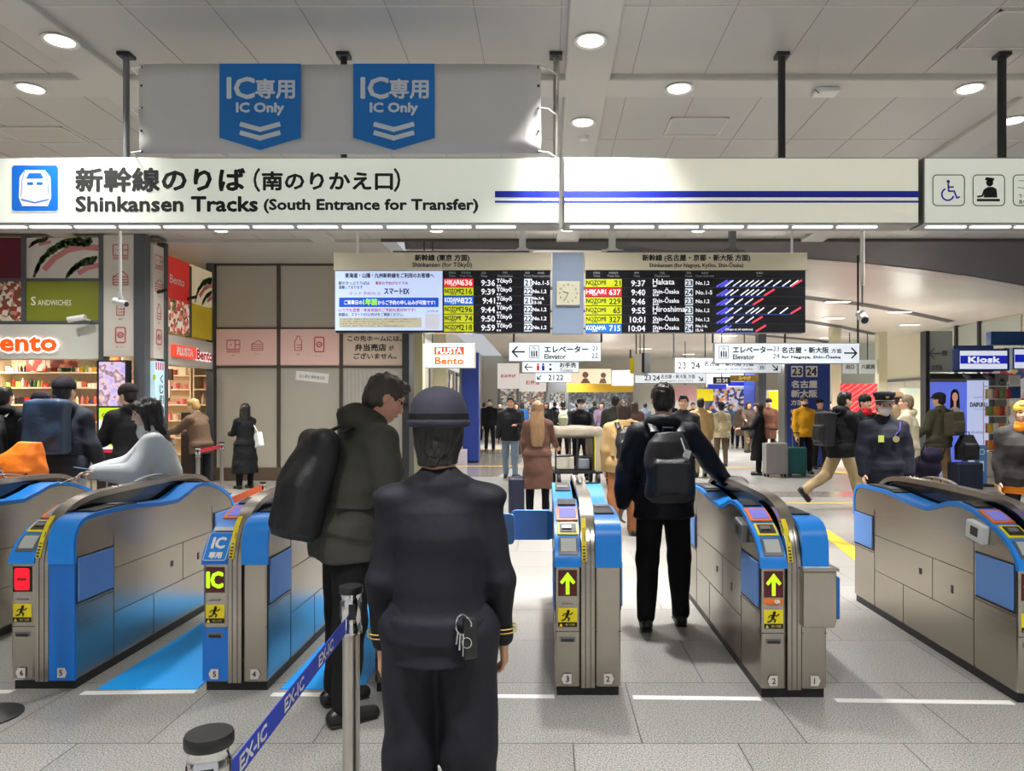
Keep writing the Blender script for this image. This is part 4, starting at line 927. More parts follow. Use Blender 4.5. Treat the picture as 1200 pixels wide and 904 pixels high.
f = Flat(SF-.034); icons(f, FX(142.5), [FZ(294.5), FZ(326.5), FZ(361), FZ(393)], 17.5*us, us); f.build('icon', redl, p)
# tall lit advertising screen in the column
t = thing('advert_display', 'tall lit screen with lilac, white and lime adverts in the shop column', 'screen', (0, 0, 0))
MB().box(FX(120.5), FX(156.5), SF-.18, SF-.045, 0, FZ(423)).build('housing', M['black'], t, bevel=.01)
MB().box(FX(123.5), FX(153.5), SF-.186, SF-.17, FZ(476), FZ(425)).build('screen', picture_material('lilac_advert', [(0, (150, 140, 220)), (.38, (168, 156, 232)), (.48, (206, 180, 190)), (.55, (120, 90, 130)), (.7, (224, 196, 186)), (1, (150, 140, 226))], 5, .5, 3), t)
MB().box(FX(123.5), FX(153.5), SF-.186, SF-.17, FZ(526), FZ(478)).build('screen', picture_material('lime_advert', [(0, (166, 204, 30)), (.52, (176, 212, 34)), (.58, (222, 220, 240)), (.75, (188, 180, 226)), (1, (166, 204, 30))], 2.2, .5, 9), t)
MB().box(FX(123.5), FX(153.5), SF-.187, SF-.17, FZ(530), FZ(526.5)).build('strip', M['red'], t); Flat(SF-.190).text('くいだめ', FX(138), FZ(487), h=6*us, w=22*us, bold=.003).build('lettering', M['inkd'], t)
# side facade: local frame x runs along +Y, facing +X
t = thing('shop_front', 'side face of the left shop with red and olive posters and small PLUSTA Bento sign', 'shop front', (SX, 0, 0), R(90))
ya, yb = side_y(172), side_y(250)
sy = lambda px: side_y(px)
def szr(py, px): return wz(py, side_y(px))
MB().box(SF+.16, yb, -.1, 0.06, FZ(277), ZC+.04).box(sy(190.5), sy(193.5), -.06, .1, 0, ZC).box(yb-.12, yb, -.06, .1, 0, ZC).box(sy(221)-.03, sy(221)+.03, -.05, .05, 2.95, 4.35).build('frame', frm, t)
p = MB().box(SF+.16, sy(190.5), -.02, .05, 2.45, 4.5).build('icon_column', colp, t)
f = Flat(-.026); yc = (SF+.16+sy(190.5))/2; icons(f, yc, [4.22, 3.78, 3.3, 2.84], .26, us); f.build('icon', redl, p)
P1 = picture_material('red_poster', [(0, (176, 38, 34)), (.62, (190, 44, 38)), (.72, (222, 100, 100)), (1, (200, 60, 56))], 2.0, .35, 3); P2 = picture_material('bento_poster', [(0, (190, 90, 70)), (.25, (236, 206, 190)), (.45, (222, 130, 120)), (.6, (110, 110, 50)), (.75, (236, 226, 216)), (.9, (90, 70, 30))], 15, .25, 8, 'cell')
P4 = mat('gold_poster', (176, 150, 30), .4, emit=.25)
zt = 4.3; zm = 3.62; zb_ = 2.97
p = MB().box(sy(194.5), sy(220), -.03, .03, zm, zt+.1).build('poster', P1, t); Flat(-.035).text('Bento', sy(197), 3.98, h=.16, al='l', bold=.002).build('lettering', M['wink'], p)
MB().box(sy(194.5), sy(220), -.03, .03, zb_, zm-.02).build('poster', P2, t); p3 = MB().box(sy(223), yb-.13, -.03, .03, zm+.03, zt+.1).build('poster', mat('bread_warm', (222, 206, 170), .5, emit=.25), t); leafy(p3, [([(yb-.85, 3.72), (yb-.75, 3.92), (yb-.55, 4.1), (yb-.3, 4.2), (yb-.16, 4.22)], .12), ([(yb-.55, 3.7), (yb-.4, 3.85), (yb-.18, 3.95)], .10)], -.034); MB().box(sy(223), yb-.13, -.03, .03, zb_, zm+.01).build('poster', P4, t)
MB().box(sy(193.5), yb-.12, -.04, .2, 2.36, 2.92).build('fascia', fas, t)
p = MB().box(sy(197.5), sy(225), -.09, -.04, 2.52, 2.74).build('name_panel', glow('brand_panel_red2', (232, 70, 50), .8), t); Flat(-.095).text('PLUSTA', (sy(197.5)+sy(225))/2, 2.63, h=.14, w=.62, bold=.012).build('lettering', M['wink'], p)
Flat(-.07).text('Bento', sy(226), 2.62, h=.19, w=.66, al='l', bold=.03).build('letter_halo', halo, t); Flat(-.085).text('Bento', sy(226), 2.62, h=.19, w=.66, al='l', bold=.012).build('lettering', M['red'], t)
p = MB().box(SF+.16, sy(190), -.04, .05, .9, 2.40).build('light_panel', glow('pale_blue_panel', (176, 206, 216), .55), t)
f = Flat(-.045)
for k in range(5): f.rect(sy(174)+.16+k*.075, sy(174)+.195+k*.075, 2.24, 2.38)
f.build('awning_stripe', M['red'], p)
f = Flat(-.045)
for k, c_ in enumerate('くじ引き'): f.text(c_, sy(186.5), 2.08-k*.19, h=.15, bold=.004)
f.build('lettering', M['ink'], p)
for k, (yy, zz) in enumerate(((sy(176)+.05, 2.1), (sy(179), 1.7), (sy(177), 1.4))): Flat(-.044).disc(yy, zz, .05).build('spot', mat('lime_spot', (170, 196, 50), .5), p)
# dark half wall and low counter below the side opening
tag(MB().box(SX-.5, SX-.2, side_y(240), side_y(247.5), 0, 1.45).build('counter', mat('counter_dark', (44, 36, 32), .5), bevel=.01), 'dark counter end at the side opening of the shop, behind the person in brown', 'counter')
# cameras on the shop front
for lab, px, py, Yc, dx in (('white bullet camera on the shop fascia above the second letters', 92, 373, SF-.2, -1), ('black bullet camera on the red poster of the side face', 199, 341, 13.2, -.2), ('black bullet camera on the olive poster of the side face', 229, 349, 14.3, -.2)):
    dark = 'black' in lab
    t = thing('wall_camera', lab, 'security camera', (wx(px, Yc) if not dark else SX+.12, Yc, wz(py, Yc)), 0)
    s = 1.0 if not dark else .6
    MB().tube([(-.17*s, -.02, -.03), (.12*s, .0, .02)], .05*s, n=16).build('housing', M['black'] if dark else M['white'], t, bevel=.004); MB().tube([(-.178*s, -.021, -.031), (-.165*s, -.02, -.03)], .035*s, n=14).build('lens', M['black'], t)
    MB().tube([(.05*s, 0, 0), (.1*s if not dark else -.1, .18 if not dark else 0, -.02)], .018, n=8).build('bracket', M['white'] if not dark else M['black'], t)
# ---------------- shop inside: shelf units with goods
shelfm = mat('shelf_cream', (226, 210, 184), .4); warm = mat('warm_panel', (206, 170, 120), .5, noise=.1, nscale=2)
def shelf(x0, x1, y0, dep, levels, top, lab, rz=0, loc=(0, 0, 0)):
    t = thing('shelf_unit', lab, 'shelf', (x0, y0, 0), rz); W = x1-x0
    MB().box(0, W, dep-.03, dep, 0, top).build('back', shelfm, t)
    for x in (0, W-.03): MB().box(x, x+.03, 0, dep-.03, 0, top).build('side', shelfm, t)
    for z in levels: MB().box(.03, W-.03, 0, dep-.03, z-.03, z).build('shelf_board', shelfm, t)
    return t
def cyl_item(nm, r, h, m, mc, neck=False):
    o = MB(); prof = [(.001, 0), (r, 0), (r, h*.7), (r*.45, h*.85), (r*.42, h)] if neck else [(.001, 0), (r, 0), (r, h)]
    return o.lathe((0, 0, 0), prof, 10), m
gm = [mat('pack_%d' % i, c_, .4) for i, c_ in enumerate([(206, 50, 40), (232, 226, 210), (46, 90, 60), (224, 170, 60), (60, 70, 120), (190, 90, 60), (40, 36, 40), (226, 120, 130), (140, 180, 90), (230, 200, 190)])]
PR = {}
def goods(kind, mi):
    k = (kind, mi)
    if k not in PR:
        if kind == 'bottle': mb = MB().lathe((0, 0, 0), [(.001, 0), (.034, 0), (.035, .13), (.014, .17), (.013, .2)], 10)
        elif kind == 'carton': mb = MB().box(-.06, .06, -.04, .04, 0, .15)
        elif kind == 'lunch_box': mb = MB().box(-.1, .1, -.07, .07, 0, .05).box(-.09, .09, -.06, .06, .05, .058)
        else: mb = MB().lathe((0, 0, 0), [(.001, 0), (.045, .0), (.058, .09), (.06, .1), (.001, .105)], 10)
        me = mb.build(kind, gm[mi]); PR[k] = me.data; bpy.data.objects.remove(me)
    return PR[k]
def stock(kind, x, y, z, mi, lab, group, sc=1.0, rz=0):
    o = bpy.data.objects.new(kind, goods(kind, mi)); col.objects.link(o); o.location = (x, y, z+.001); o.rotation_euler = (0, 0, rz); o.scale = (sc, sc, sc); return tag(o, lab, kind.replace('_', ' '), group)
levels = [.45, .85, 1.25, 1.62, 1.98, 2.3]
shelf(-11.6, -8.95, 15.3, .4, levels, 2.75, 'long cream shelf unit inside the shop, seen through the front opening')
rs = random.Random(3)
for z in levels[2:]:
    x = -11.45
    while x < -9.1:
        k = rs.choice(['bottle', 'bottle', 'carton', 'cup']); stock(k, x, 15.3+.14, z, rs.randrange(10), 'small packaged goods on the long shelf behind the shop customers', 'goods on the long shop shelf', rs.uniform(.7, 1.0)); x += rs.uniform(.075, .11)
shelf(-9.5, -8.3, 16.9, .4, levels, 2.9, 'cream shelf unit seen through the side opening, left part')
shelf(-8.25, -7.3, 16.9, .4, levels, 2.9, 'cream shelf unit seen through the side opening, right part')
for z in levels[1:]:
    x = -9.3
    while x < -7.4:
        if abs(x+8.28) > .17: stock(rs.choice(['bottle', 'carton', 'cup', 'lunch_box']), x, 17.05, z, rs.randrange(10), 'packaged goods on the shelves in the side opening of the shop', 'goods on the shelves in the side opening', rs.uniform(.9, 1.3))
        x += rs.uniform(.14, .24)
# display table by the side opening with goods
tb = thing('display_table', 'low cream display table heaped with goods in the side opening', 'table', (-7.95, 14.2, 0)); MB().box(-.4, .4, -.6, .6, .82, .88).build('table_top', shelfm, tb)
for sx in (-.36, .36):
    for sy_ in (-.55, .55): MB().box(sx-.02, sx+.02, sy_-.02, sy_+.02, 0, .82).build('leg', shelfm, tb)
for i in range(18): stock(rs.choice(['lunch_box', 'carton', 'cup']), -8.2+(i % 3)*.25, 13.72+(i//3)*.19, .88, rs.randrange(10), 'packaged goods on the low table in the side opening', 'goods on the low shop table', 1.1)
# hanging menu board and posters in the side opening
t = thing('menu_board', 'dark menu board with a pale picture panel in the side opening', 'board', (0, 0, 0)); MB().box(-8.6, -7.75, 15.0, 15.05, 2.12, 2.35).build('header', mat('menu_dark', (60, 40, 34), .5), t); MB().box(-8.6, -7.8, 15.0, 15.05, 1.75, 2.12).build('panel', picture_material('menu_panel', [(0, (226, 190, 180)), (.5, (232, 200, 188)), (.6, (196, 90, 80)), (.66, (90, 90, 140)), (.7, (232, 206, 196))], 6, .2, 2, 'cell'), t)
for x in (-8.45, -7.95): MB().cyl((x, 15.02), .008, 2.35, ZC, 6).build('wire', M['dark'], t)
MB().tube([(-8.4, 14.99, 2.24), (-8.0, 14.99, 2.24)], .01, n=5).build('lettering', M['wink'], t)
for lab, x0, x1, z0_, z1_, cs in (('red and white poster on the shop back wall, behind the customers', -10.95, -10.55, 2.32, 2.72, [(0, (200, 40, 34)), (.5, (224, 60, 50)), (.6, (236, 220, 200))]), ('dark red menu poster on the shop back wall', -10.45, -9.9, 2.4, 2.74, [(0, (70, 24, 20)), (.5, (110, 40, 30)), (.62, (220, 130, 100))]), ('tan poster with red flowers at the right of the shop back shelf', -9.4, -9.0, 2.32, 2.74, [(0, (190, 130, 80)), (.55, (200, 140, 90)), (.62, (214, 40, 30))])):
    t = tag(MB().box(x0, x1, 15.25, 15.29, z0_, z1_).build('wall_poster', picture_material('poster_'+str(x0), cs, 5, .2, 3)), lab, 'poster')
# small red and black characters strip of icons on the wall band
t = thing('wall_band', 'pink band with red food icons and a Japanese notice across the wall panels', 'sign', (0, 0, 0))
WX = lambda px: wx(px, WY)
WZ = lambda py: wz(py, WY)
uw = WY/FPX
MB().box(WX(254), WX(325.5), WY-.02, WY-.002, WZ(428), WZ(386)).build('band_panel', pinkp, t); MB().box(WX(329), WX(398.5), WY-.02, WY-.002, WZ(428), WZ(386)).build('band_panel', pinkp, t)
bp_ = MB().box(WX(402.5), WX(472.5), WY-.02, WY-.002, WZ(428), WZ(386)).build('notice_panel', beigep, t)
f = Flat(WY-.024); icons(f, WX(274), [WZ(405), 99, 99, 99], 15*uw, uw); icons(f, WX(302), [99, WZ(405), 99, 99], 13*uw, uw); icons(f, WX(350), [99, 99, WZ(403), 99], 16*uw, uw); icons(f, WX(374.5), [99, 99, 99, WZ(404)], 17*uw, uw)
keep = [i for i, g_ in enumerate(f.f) if all(f.v[j][2] < 50 for j in g_)]; f.f = [f.f[i] for i in keep]; mp_ = {}; nv = []
for g_ in f.f:
    for j in g_:
        if j not in mp_: mp_[j] = len(nv); nv.append(f.v[j])
f.v = nv; f.f = [tuple(mp_[j] for j in g_) for g_ in f.f]; f.build('icon', redl, t)
f = Flat(WY-.024); f.text('この先ホームには、', WX(408), WZ(397), h=6.5*uw, w=63*uw, al='l', bold=.004); f.text('弁当売店', WX(416.5), WZ(407.5), h=8*uw, w=36*uw, al='l', bold=.006); f.text('が', WX(456), WZ(408), h=5.5*uw, al='l', bold=.004); f.text('ございません。', WX(415), WZ(417.5), h=6.5*uw, w=50*uw, al='l', bold=.004); f.build('lettering', M['ink'], bp_)
t = thing('paper_notice', 'white paper notice taped slightly tilted on the middle wall panel', 'notice', (WX(366), WY-.006, WZ(442)), 0); t.rotation_euler = (0, R(6), 0)
MB().box(-.35, .35, 0, .003, -.1, .1).build('sheet', M['white'], t); Flat(-.002).text('立入禁止 関係者以外', 0, 0, h=.07, w=.55).build('lettering', M['inkd'], t)
tag(MB().box(WX(398), WX(407), WY-.18, WY-.05, 0, WZ(479)).build('notice_stand', M['dark'], bevel=.005), 'narrow dark stand with a white card, mostly behind the stooping man', 'stand')

# ================================================================ BLUE PYLONS AND COLUMNS
navy = mat('pylon_navy', (34, 58, 138), .35, emit=.05)
def pylon(lab, px0, px1, Yd, ztop, txt, side=True):
    t = thing('pylon', lab, 'pillar sign', (0, 0, 0)); x0, x1 = wx(px0, Yd), wx(px1, Yd)
    MB().box(x0, x1, Yd, Yd+.55, .05, ztop).build('body', navy, t, bevel=.01); MB().box(x0+.02, x1-.02, Yd+.02, Yd+.53, 0, .05).build('base', M['dark'], t); MB().box(x0-.06, x0, Yd-.01, Yd+.5, 0, ztop).build('edge_profile', M['grey'], t)
    return t, x0, x1
t, x0, x1 = pylon('blue pillar sign reading 23 24 Nagoya Shin-Osaka behind the man in yellow', 922, 973, 18.6, 3.15, True)
Yd = 18.59; ux = Yd/FPX
for px, n_ in ((934, '23'), (951, '24')):
    g = Flat(Yd-.004).rrect(wx(px-7, Yd), wx(px+7, Yd), wz(442, Yd), wz(429, Yd), .02).build('number_tile', M['wink'], t); Flat(Yd-.008).text(n_, wx(px, Yd), wz(435.5, Yd), h=9*ux, w=11.5*ux, bold=.007).build('digit', M['ink'], g)
f = Flat(Yd-.004)
for k, s_ in enumerate(('名古屋', '新大阪')): f.text(s_, wx(942.5, Yd), wz(450.5+k*11, Yd), h=8.5*ux, w=30*ux, bold=.010)
f.text('方面', wx(934, Yd), wz(472, Yd), h=6*ux, w=14*ux, bold=.006)
for k in range(3): f.text('のりば', wx(931, Yd), wz(482+k*9, Yd), h=5*ux, w=9*ux, bold=.003)
f.build('lettering', M['wink'], t)
pylon('plain dark blue pillar at left behind the uniformed woman', 541, 561, 20, 3.05, False)
tag(MB().box(wx(889, 26), wx(898, 26), 26, 26.4, 0, ZV).build('column_1', mat('dark_column', (60, 64, 72), .4)), kind='structure')
cream = mat('cream_column', (202, 198, 166), .4)
for i, (a, c, Yd) in enumerate(((483, 495.5, 16.4), (508, 523, 19.5), (975, 986, 27), (1030, 1040, 28.8))):
    tag(MB().box(wx(a, Yd), wx(c, Yd), Yd, Yd+.35, 0, ZV).build('column_%d' % (2+i), cream, bevel=.02), kind='structure')
# left concourse glass shopfronts
gl = mat('lit_window', (206, 206, 196), .2, emit=.35)
for i, (ya, yb_) in enumerate(((16.2, 19.0), (20.2, 24), (25, 30), (31, 38))):
    t = thing('shop_window', ('lit shop window just past the dark wall end', 'lit shop window between the cream column and the blue pillar', 'lit shop window past the plain blue pillar', 'farthest lit shop window on the left of the concourse')[i], 'shop window', (-3.9, ya, 0), R(90))
    W = yb_-ya; MB().box(0, W, -.06, 0, 0, .12).box(0, W, -.06, 0, 2.85, 3.0).build('frame', M['grey'], t); MB().box(0, W, -.02, 0, .12, 2.85).build('glazing', picture_material('shop_window_glow_%d' % i, [(0, (220, 214, 196)), (.35, (206, 190, 160)), (.5, (120, 110, 96)), (.62, (226, 222, 212)), (.8, (170, 80, 60)), (.9, (230, 226, 214))], 3.2, .35, i, 'cell'), t)
    for k in range(int(W/1.2)+1): MB().box(min(k*1.2, W-.05), min(k*1.2, W-.05)+.05, -.07, 0, 0, 3.0).build('mullion', M['grey'], t)
    fa = MB().box(0, W, -.25, 0, 3.0, 3.6).build('fascia', glow('fascia_white_%d' % i, (222, 226, 226), .45), t); Flat(-.255).text(('お土産', 'お土産', 'おみやげ', '売店')[i], W/2, 3.3, h=.25, bold=.01).build('lettering', M['red'], fa)
# far shops with lit signs facing the camera
def far_shop(lab, px0, px1, Yd, zt_, band, pic, seed, words_=None, ink=None):
    t = thing('far_shop', lab, 'shop', (0, 0, 0)); x0, x1 = wx(px0, Yd), wx(px1, Yd)
    MB().box(x0, x1, Yd, Yd+.3, 2.35, zt_).build('fascia', band, t); MB().box(x0, x1, Yd+.3, Yd+.5, 0, zt_).build('back', picture_material('far_goods_%d' % seed, pic, 9, .22, seed, 'cell'), t)
    for x in (x0, x1-.12): MB().box(x, x+.12, Yd, Yd+.3, 0, 2.35).build('post', M['grey'], t)
    MB().box(x0+.12, x1-.12, Yd-.1, Yd+.25, 0, .95).build('counter', M['offwhite'], t)
    if words_: Flat(Yd-.01).text(words_, (x0+x1)/2, (2.35+zt_)/2, h=min((zt_-2.35)*.42, (x1-x0)*.16), bold=.006).build('lettering', ink or M['ink'], t)
    return t
pic1 = [(0, (210, 206, 196)), (.3, (150, 150, 150)), (.45, (90, 96, 110)), (.6, (226, 222, 210)), (.75, (180, 120, 90)), (.88, (120, 150, 170))]
far_shop('far shop with a red and white sign left of the 21 22 sign', 583, 608, 33, 3.5, glow('far_white', (226, 222, 220), .35), pic1, 1, 'おみやげ', M['red'])
far_shop('far shop with a small white and red sign behind the long-haired woman', 608, 640, 40, 3.35, glow('far_white', (226, 222, 220), .35), pic1, 2, 'お弁当', M['red'])
t = far_shop('far grey counter under an ochre band in the middle of the concourse', 664, 742, 42, 2.95, mat('ochre_band', (196, 156, 40), .5, emit=.2), [(0, (96, 104, 112)), (.4, (120, 128, 134)), (.6, (70, 84, 104)), (.8, (150, 150, 146))], 3)
f_ = far_shop('far shop with plain grey front left of the ochre band', 642, 664, 42, 3.0, mat('far_dark', (84, 86, 90), .5), pic1, 4)
t = thing('billboard', 'wide pale billboard with two brown heads above the ochre band', 'billboard', (0, 0, 0)); Yd = 38
MB().box(wx(670, Yd), wx(716, Yd), Yd, Yd+.1, wz(450, Yd), wz(432.5, Yd)).build('panel', glow('billboard_cream', (220, 204, 178), .5), t); MB().box(wx(717, Yd), wx(742, Yd), Yd, Yd+.1, wz(452, Yd), wz(434, Yd)).build('side_panel', glow('billboard_white', (222, 220, 214), .5), t)
f = Flat(Yd-.01); f.disc(wx(686, Yd), wz(439.5, Yd), .16); f.disc(wx(707, Yd), wz(440, Yd), .14); f.poly([(wx(680, Yd), wz(449.5, Yd)), (wx(692, Yd), wz(449.5, Yd)), (wx(688, Yd), wz(443.5, Yd)), (wx(684, Yd), wz(443.5, Yd))]); f.poly([(wx(702, Yd), wz(449.5, Yd)), (wx(711, Yd), wz(449.5, Yd)), (wx(709, Yd), wz(443.5, Yd)), (wx(704, Yd), wz(444, Yd))]); f.build('figure', mat('brown_hair_print', (110, 80, 56), .5), t)
Flat(Yd-.01).text('うなぎ', wx(729.5, Yd), wz(442, Yd), h=.16).build('lettering', M['inkd'], t)
for x in (wx(675, Yd), wx(738, Yd)): MB().box(x, x+.08, Yd+.02, Yd+.1, 3.1, ZV).build('hanger', M['dark'], t)
# right middle: blue and white shop, yellow posters, dark boards
t = far_shop('far blue and white shop right of the backpack man', 828, 886, 30, 3.05, glow('far_bluewhite', (216, 220, 232), .5), [(0, (210, 206, 214)), (.3, (60, 80, 150)), (.45, (230, 226, 220)), (.6, (70, 60, 70)), (.75, (226, 150, 90)), (.88, (200, 206, 220))], 5)
Flat(29.985).rect(wx(829, 30), wx(851, 30), wz(456, 30), wz(450.5, 30)).rect(wx(853, 30), wx(885, 30), wz(452.5, 30), wz(447.5, 30)).build('blue_stripe', M['line'], t)
MB().box(wx(884, 28.5), wx(889, 28.5), 28.5, 30, 0, 3.0).build('blue_post', navy, t)
def far_board(lab, name, cat, Yd, px0, px1, py0, py1, m, txt=None, ink=None, hang=True, words_h=.5):
    t = thing(name, lab, cat, (0, 0, 0)); MB().box(wx(px0, Yd), wx(px1, Yd), Yd, Yd+.06, wz(py1, Yd), wz(py0, Yd)).build('panel', m, t)
    if txt: Flat(Yd-.01).text(txt, wx((px0+px1)/2, Yd), wz((py0+py1)/2, Yd), h=(py1-py0)*Yd/FPX*words_h, bold=.012).build('lettering', ink or M['wink'], t)
    if hang: MB().cyl((wx((px0+px1)/2, Yd), Yd+.03), .02, wz(py0, Yd), ZV, 6).build('hanger', M['dark'], t)
    return t
far_board('small dark hanging sign reading 22 24 above the blue and white shop', 'hanging_sign', 'sign', 28, 836, 856, 442, 450, M['ink'], '22 24', M['wink'])
far_board('yellow hanging poster beside the backpack man\'s head', 'hanging_sign', 'poster', 26, 817, 836, 456, 470, M['yellow'])
far_board('ochre menu sign on the dark column', 'hanging_sign', 'sign', 25.5, 856, 889, 440, 447, mat('ochre_sign', (120, 96, 30), .5, emit=.2), 'みやげ', mat('ochre_ink', (230, 190, 70), .5), True, .6)
far_board('pink lit poster board behind the backpack man', 'poster_board', 'poster', 33, 790, 816, 452, 470, mat('pink_board', (196, 150, 150), .5, emit=.2), None, None, True)
t = thing('poster_stand', 'yellow lit poster with an orange figure left of the blue pillar sign', 'poster', (0, 0, 0)); Yd = 25
MB().box(wx(899, Yd), wx(921, Yd), Yd, Yd+.12, 0, wz(457.5, Yd)).build('case', M['offwhite'], t); MB().box(wx(901, Yd), wx(920, Yd), Yd-.02, Yd, wz(503, Yd), wz(459, Yd)).build('panel', glow('poster_yellow', (238, 196, 30), .6), t)
f = Flat(Yd-.025); f.poly([(wx(911, Yd), wz(488, Yd)), (wx(917, Yd), wz(488, Yd)), (wx(914.5, Yd), wz(464, Yd))]); f.build('figure', mat('poster_orange', (214, 96, 50), .5), t); Flat(Yd-.026).text('旅', wx(915, Yd), wz(494, Yd), h=.3, w=.22, bold=.02).build('lettering', M['line'], t)

# ================================================================ RIGHT SIDE WALL AND KIOSK
RWX = 15.0
def rw_y(px): return RWX*FPX/(px-VX)
pale = mat('pale_glass', (176, 184, 176), .15, spec=.6)
t = thing('glass_wall', 'tall pale glass wall with dark mullions along the right side above the kiosk', 'glass wall', (RWX, 0, 0), R(-90))
# local x runs along -Y when turned by -90 degrees: local +x -> world -Y ; faces -X
def lx(Yw): return -Yw
for pa, pb in ((986, 1029), (1087, 1123), (1123, 1150), (1150, 1199)):
    a, c_ = lx(rw_y(pa)), lx(rw_y(pb)); MB().box(a+.05, c_-.05, -.04, -.005, 2.4 if pa > 1000 else 1.0, ZV-.05).build('pane', pale, t); MB().box(a-.06, a+.06, -.12, 0, 0, ZV).build('mullion', M['dark'], t)
MB().box(lx(rw_y(986)), lx(rw_y(1029)), -.06, -.005, 1.0, 1.1).build('rail', M['dark'], t)
t = thing('double_door', 'cream double doors in the right wall beside the kiosk', 'door', (RWX, 0, 0), R(-90)); a, c_ = lx(rw_y(1041)), lx(rw_y(1085))
for q0, q1 in ((a, (a+c_)/2-.02), ((a+c_)/2+.02, c_)): MB().box(q0, q1, -.05, -.005, .05, 2.6).build('door_leaf', M['offwhite'], t)
MB().box(a-.08, c_+.08, -.09, 0, 2.62, 2.72).box(a-.08, a, -.09, 0, 0, 2.62).box(c_, c_+.08, -.09, 0, 0, 2.62).build('frame', M['grey'], t)
def facing(lab, name, cat, Yd, px0, px1, py0, py1, m, stand=True):
    t = thing(name, lab, cat, (0, 0, 0)); MB().box(wx(px0, Yd), wx(px1, Yd), Yd, Yd+.1, wz(py1, Yd), wz(py0, Yd)).build('panel', m, t)
    if stand: MB().box(wx(px0, Yd), wx(px1, Yd), Yd+.02, Yd+.12, 0, wz(py1, Yd)).build('stand', M['grey'], t)
    return t
facing('large red and pink poster board behind the man with khaki trousers', 'poster_board', 'poster', 26.5, 986, 1028, 450, 500, picture_material('red_pink_poster', [(0, (190, 40, 50)), (.45, (206, 60, 66)), (.52, (236, 190, 190)), (.6, (214, 80, 84)), (1, (196, 30, 36))], 1.0, .3, 5, 'wave', 1.5))
facing('pale blue and cream station map board beside the masked officer', 'map_board', 'map', 25, 1056, 1086, 455, 500, picture_material('map_picture', [(0, (150, 200, 206)), (.4, (196, 214, 200)), (.55, (226, 222, 190)), (1, (170, 206, 206))], 1.4, .2, 1))
for px0, px1, lab, tx in ((988, 1004, 'pale hanging notice on the right glass, left one', '出口'), (1008, 1026, 'pale hanging notice on the right glass, right one', '八重洲')):
    far_board(lab, 'hanging_sign', 'sign', 29, px0, px1, 422, 438, mat('notice_pale', (196, 206, 210), .4, emit=.15), tx, M['grey'], True, .3)
KY = 20.0
KX = lambda px: wx(px, KY)
KZ = lambda py: wz(py, KY)
uk = KY/FPX
k = thing('kiosk', 'blue and grey station kiosk with a Kiosk sign over lilac advert screens', 'kiosk', (0, 0, 0))
kb = mat('kiosk_blue', (52, 88, 150), .35); kg = mat('kiosk_grey', (150, 148, 138), .4)
MB().box(KX(1164), KX(1360), KY+.1, KY+.35, KZ(404), KZ(388)).build('roof_band', kb, k, bevel=.02); MB().box(KX(1118), KX(1165), KY+.02, KY+.3, KZ(436), KZ(405)).build('upper_panel', kb, k)
MB().box(KX(1085), KX(1089.5), KY, KY+.3, 0, KZ(388)).build('post', M['dark'], k); MB().box(KX(1160), KX(1164), KY, KY+.3, 0, KZ(438)).build('post', M['grey'], k)
MB().box(KX(1090), KX(1117), KY+.05, KY+.1, KZ(436), KZ(388)).build('glazing', pale, k)
f = Flat(KY+.04); arrow(f, KX(1097), KZ(414.5), 14*uk, 180, 1.6*uk); f.rect(KX(1105), KX(1111), KZ(417), KZ(411)); f.text('お手洗', KX(1099), KZ(431), h=6*uk, w=12*uk, bold=.01); f.build('glass_marking', M['grey'], k)
h_ = MB().box(KX(1117.5), KX(1178), KY-.2, KY+.1, KZ(435), KZ(409.5)).build('sign_case', mat('kiosk_case', (46, 74, 140), .4), k, bevel=.02)
MB().box(KX(1120), KX(1174.5), KY-.215, KY-.19, KZ(433), KZ(412)).build('sign_face', glow('kiosk_white', (222, 230, 244), .65), h_)
Flat(KY-.22).rect(KX(1120), KX(1174.5), KZ(427), KZ(417.5)).build('blue_stripe', glow('kiosk_stripe', (34, 44, 190), .5), h_); Flat(KY-.225).text('Kiosk', KX(1147.5), KZ(422.3), h=6.5*uk, w=36*uk, bold=.012).build('lettering', glow('letter_white', (240, 240, 246), .7), h_)
h_ = MB().box(KX(1184), KX(1330), KY-.1, KY+.1, KZ(433), KZ(408)).build('sign_case', kb, k); MB().box(KX(1186), KX(1328), KY-.115, KY-.1, KZ(432), KZ(410)).build('sign_face', MATS['kiosk_white'], h_); Flat(KY-.12).rect(KX(1186), KX(1328), KZ(425), KZ(416)).build('blue_stripe', MATS['kiosk_stripe'], h_)
MB().box(KX(1089), KX(1160), KY+.05, KY+.3, 0, KZ(444)).build('screen_housing', kg, k)
MB().box(KX(1089), KX(1164), KY-.05, KY+.3, KZ(444), KZ(438)).build('lintel', M['dark'], k)
sc = MB().box(KX(1091), KX(1134), KY+.03, KY+.06, KZ(572), KZ(448)).build('screen', glow('lilac_screen', (96, 116, 226), .65), k)
f = Flat(KY+.02); f.disc(KX(1119.5), KZ(464), 5.2*uk, 20, 8*uk); f.poly([(KX(1113.5), KZ(484)), (KX(1125.5), KZ(484)), (KX(1124.7), KZ(464)), (KX(1114.3), KZ(464))]); f.build('portrait_hair', mat('print_hair', (40, 30, 34), .5), sc)
f = Flat(KY+.015); f.disc(KX(1119.5), KZ(465.5), 3.4*uk, 18, 5.4*uk).rect(KX(1118), KX(1121), KZ(480), KZ(468)); f.build('portrait_face', mat('print_skin', (232, 178, 158), .5, emit=.3), sc)
f = Flat(KY+.015); f.poly([(KX(1109), KZ(506)), (KX(1130), KZ(506)), (KX(1128), KZ(482)), (KX(1122), KZ(477)), (KX(1117), KZ(477)), (KX(1111), KZ(482))]); f.build('portrait_shirt', M['wink'], sc)
sc = MB().box(KX(1134.5), KX(1159), KY+.02, KY+.06, KZ(572), KZ(446)).build('screen', glow('pale_lilac_screen', (190, 200, 238), .65), k)
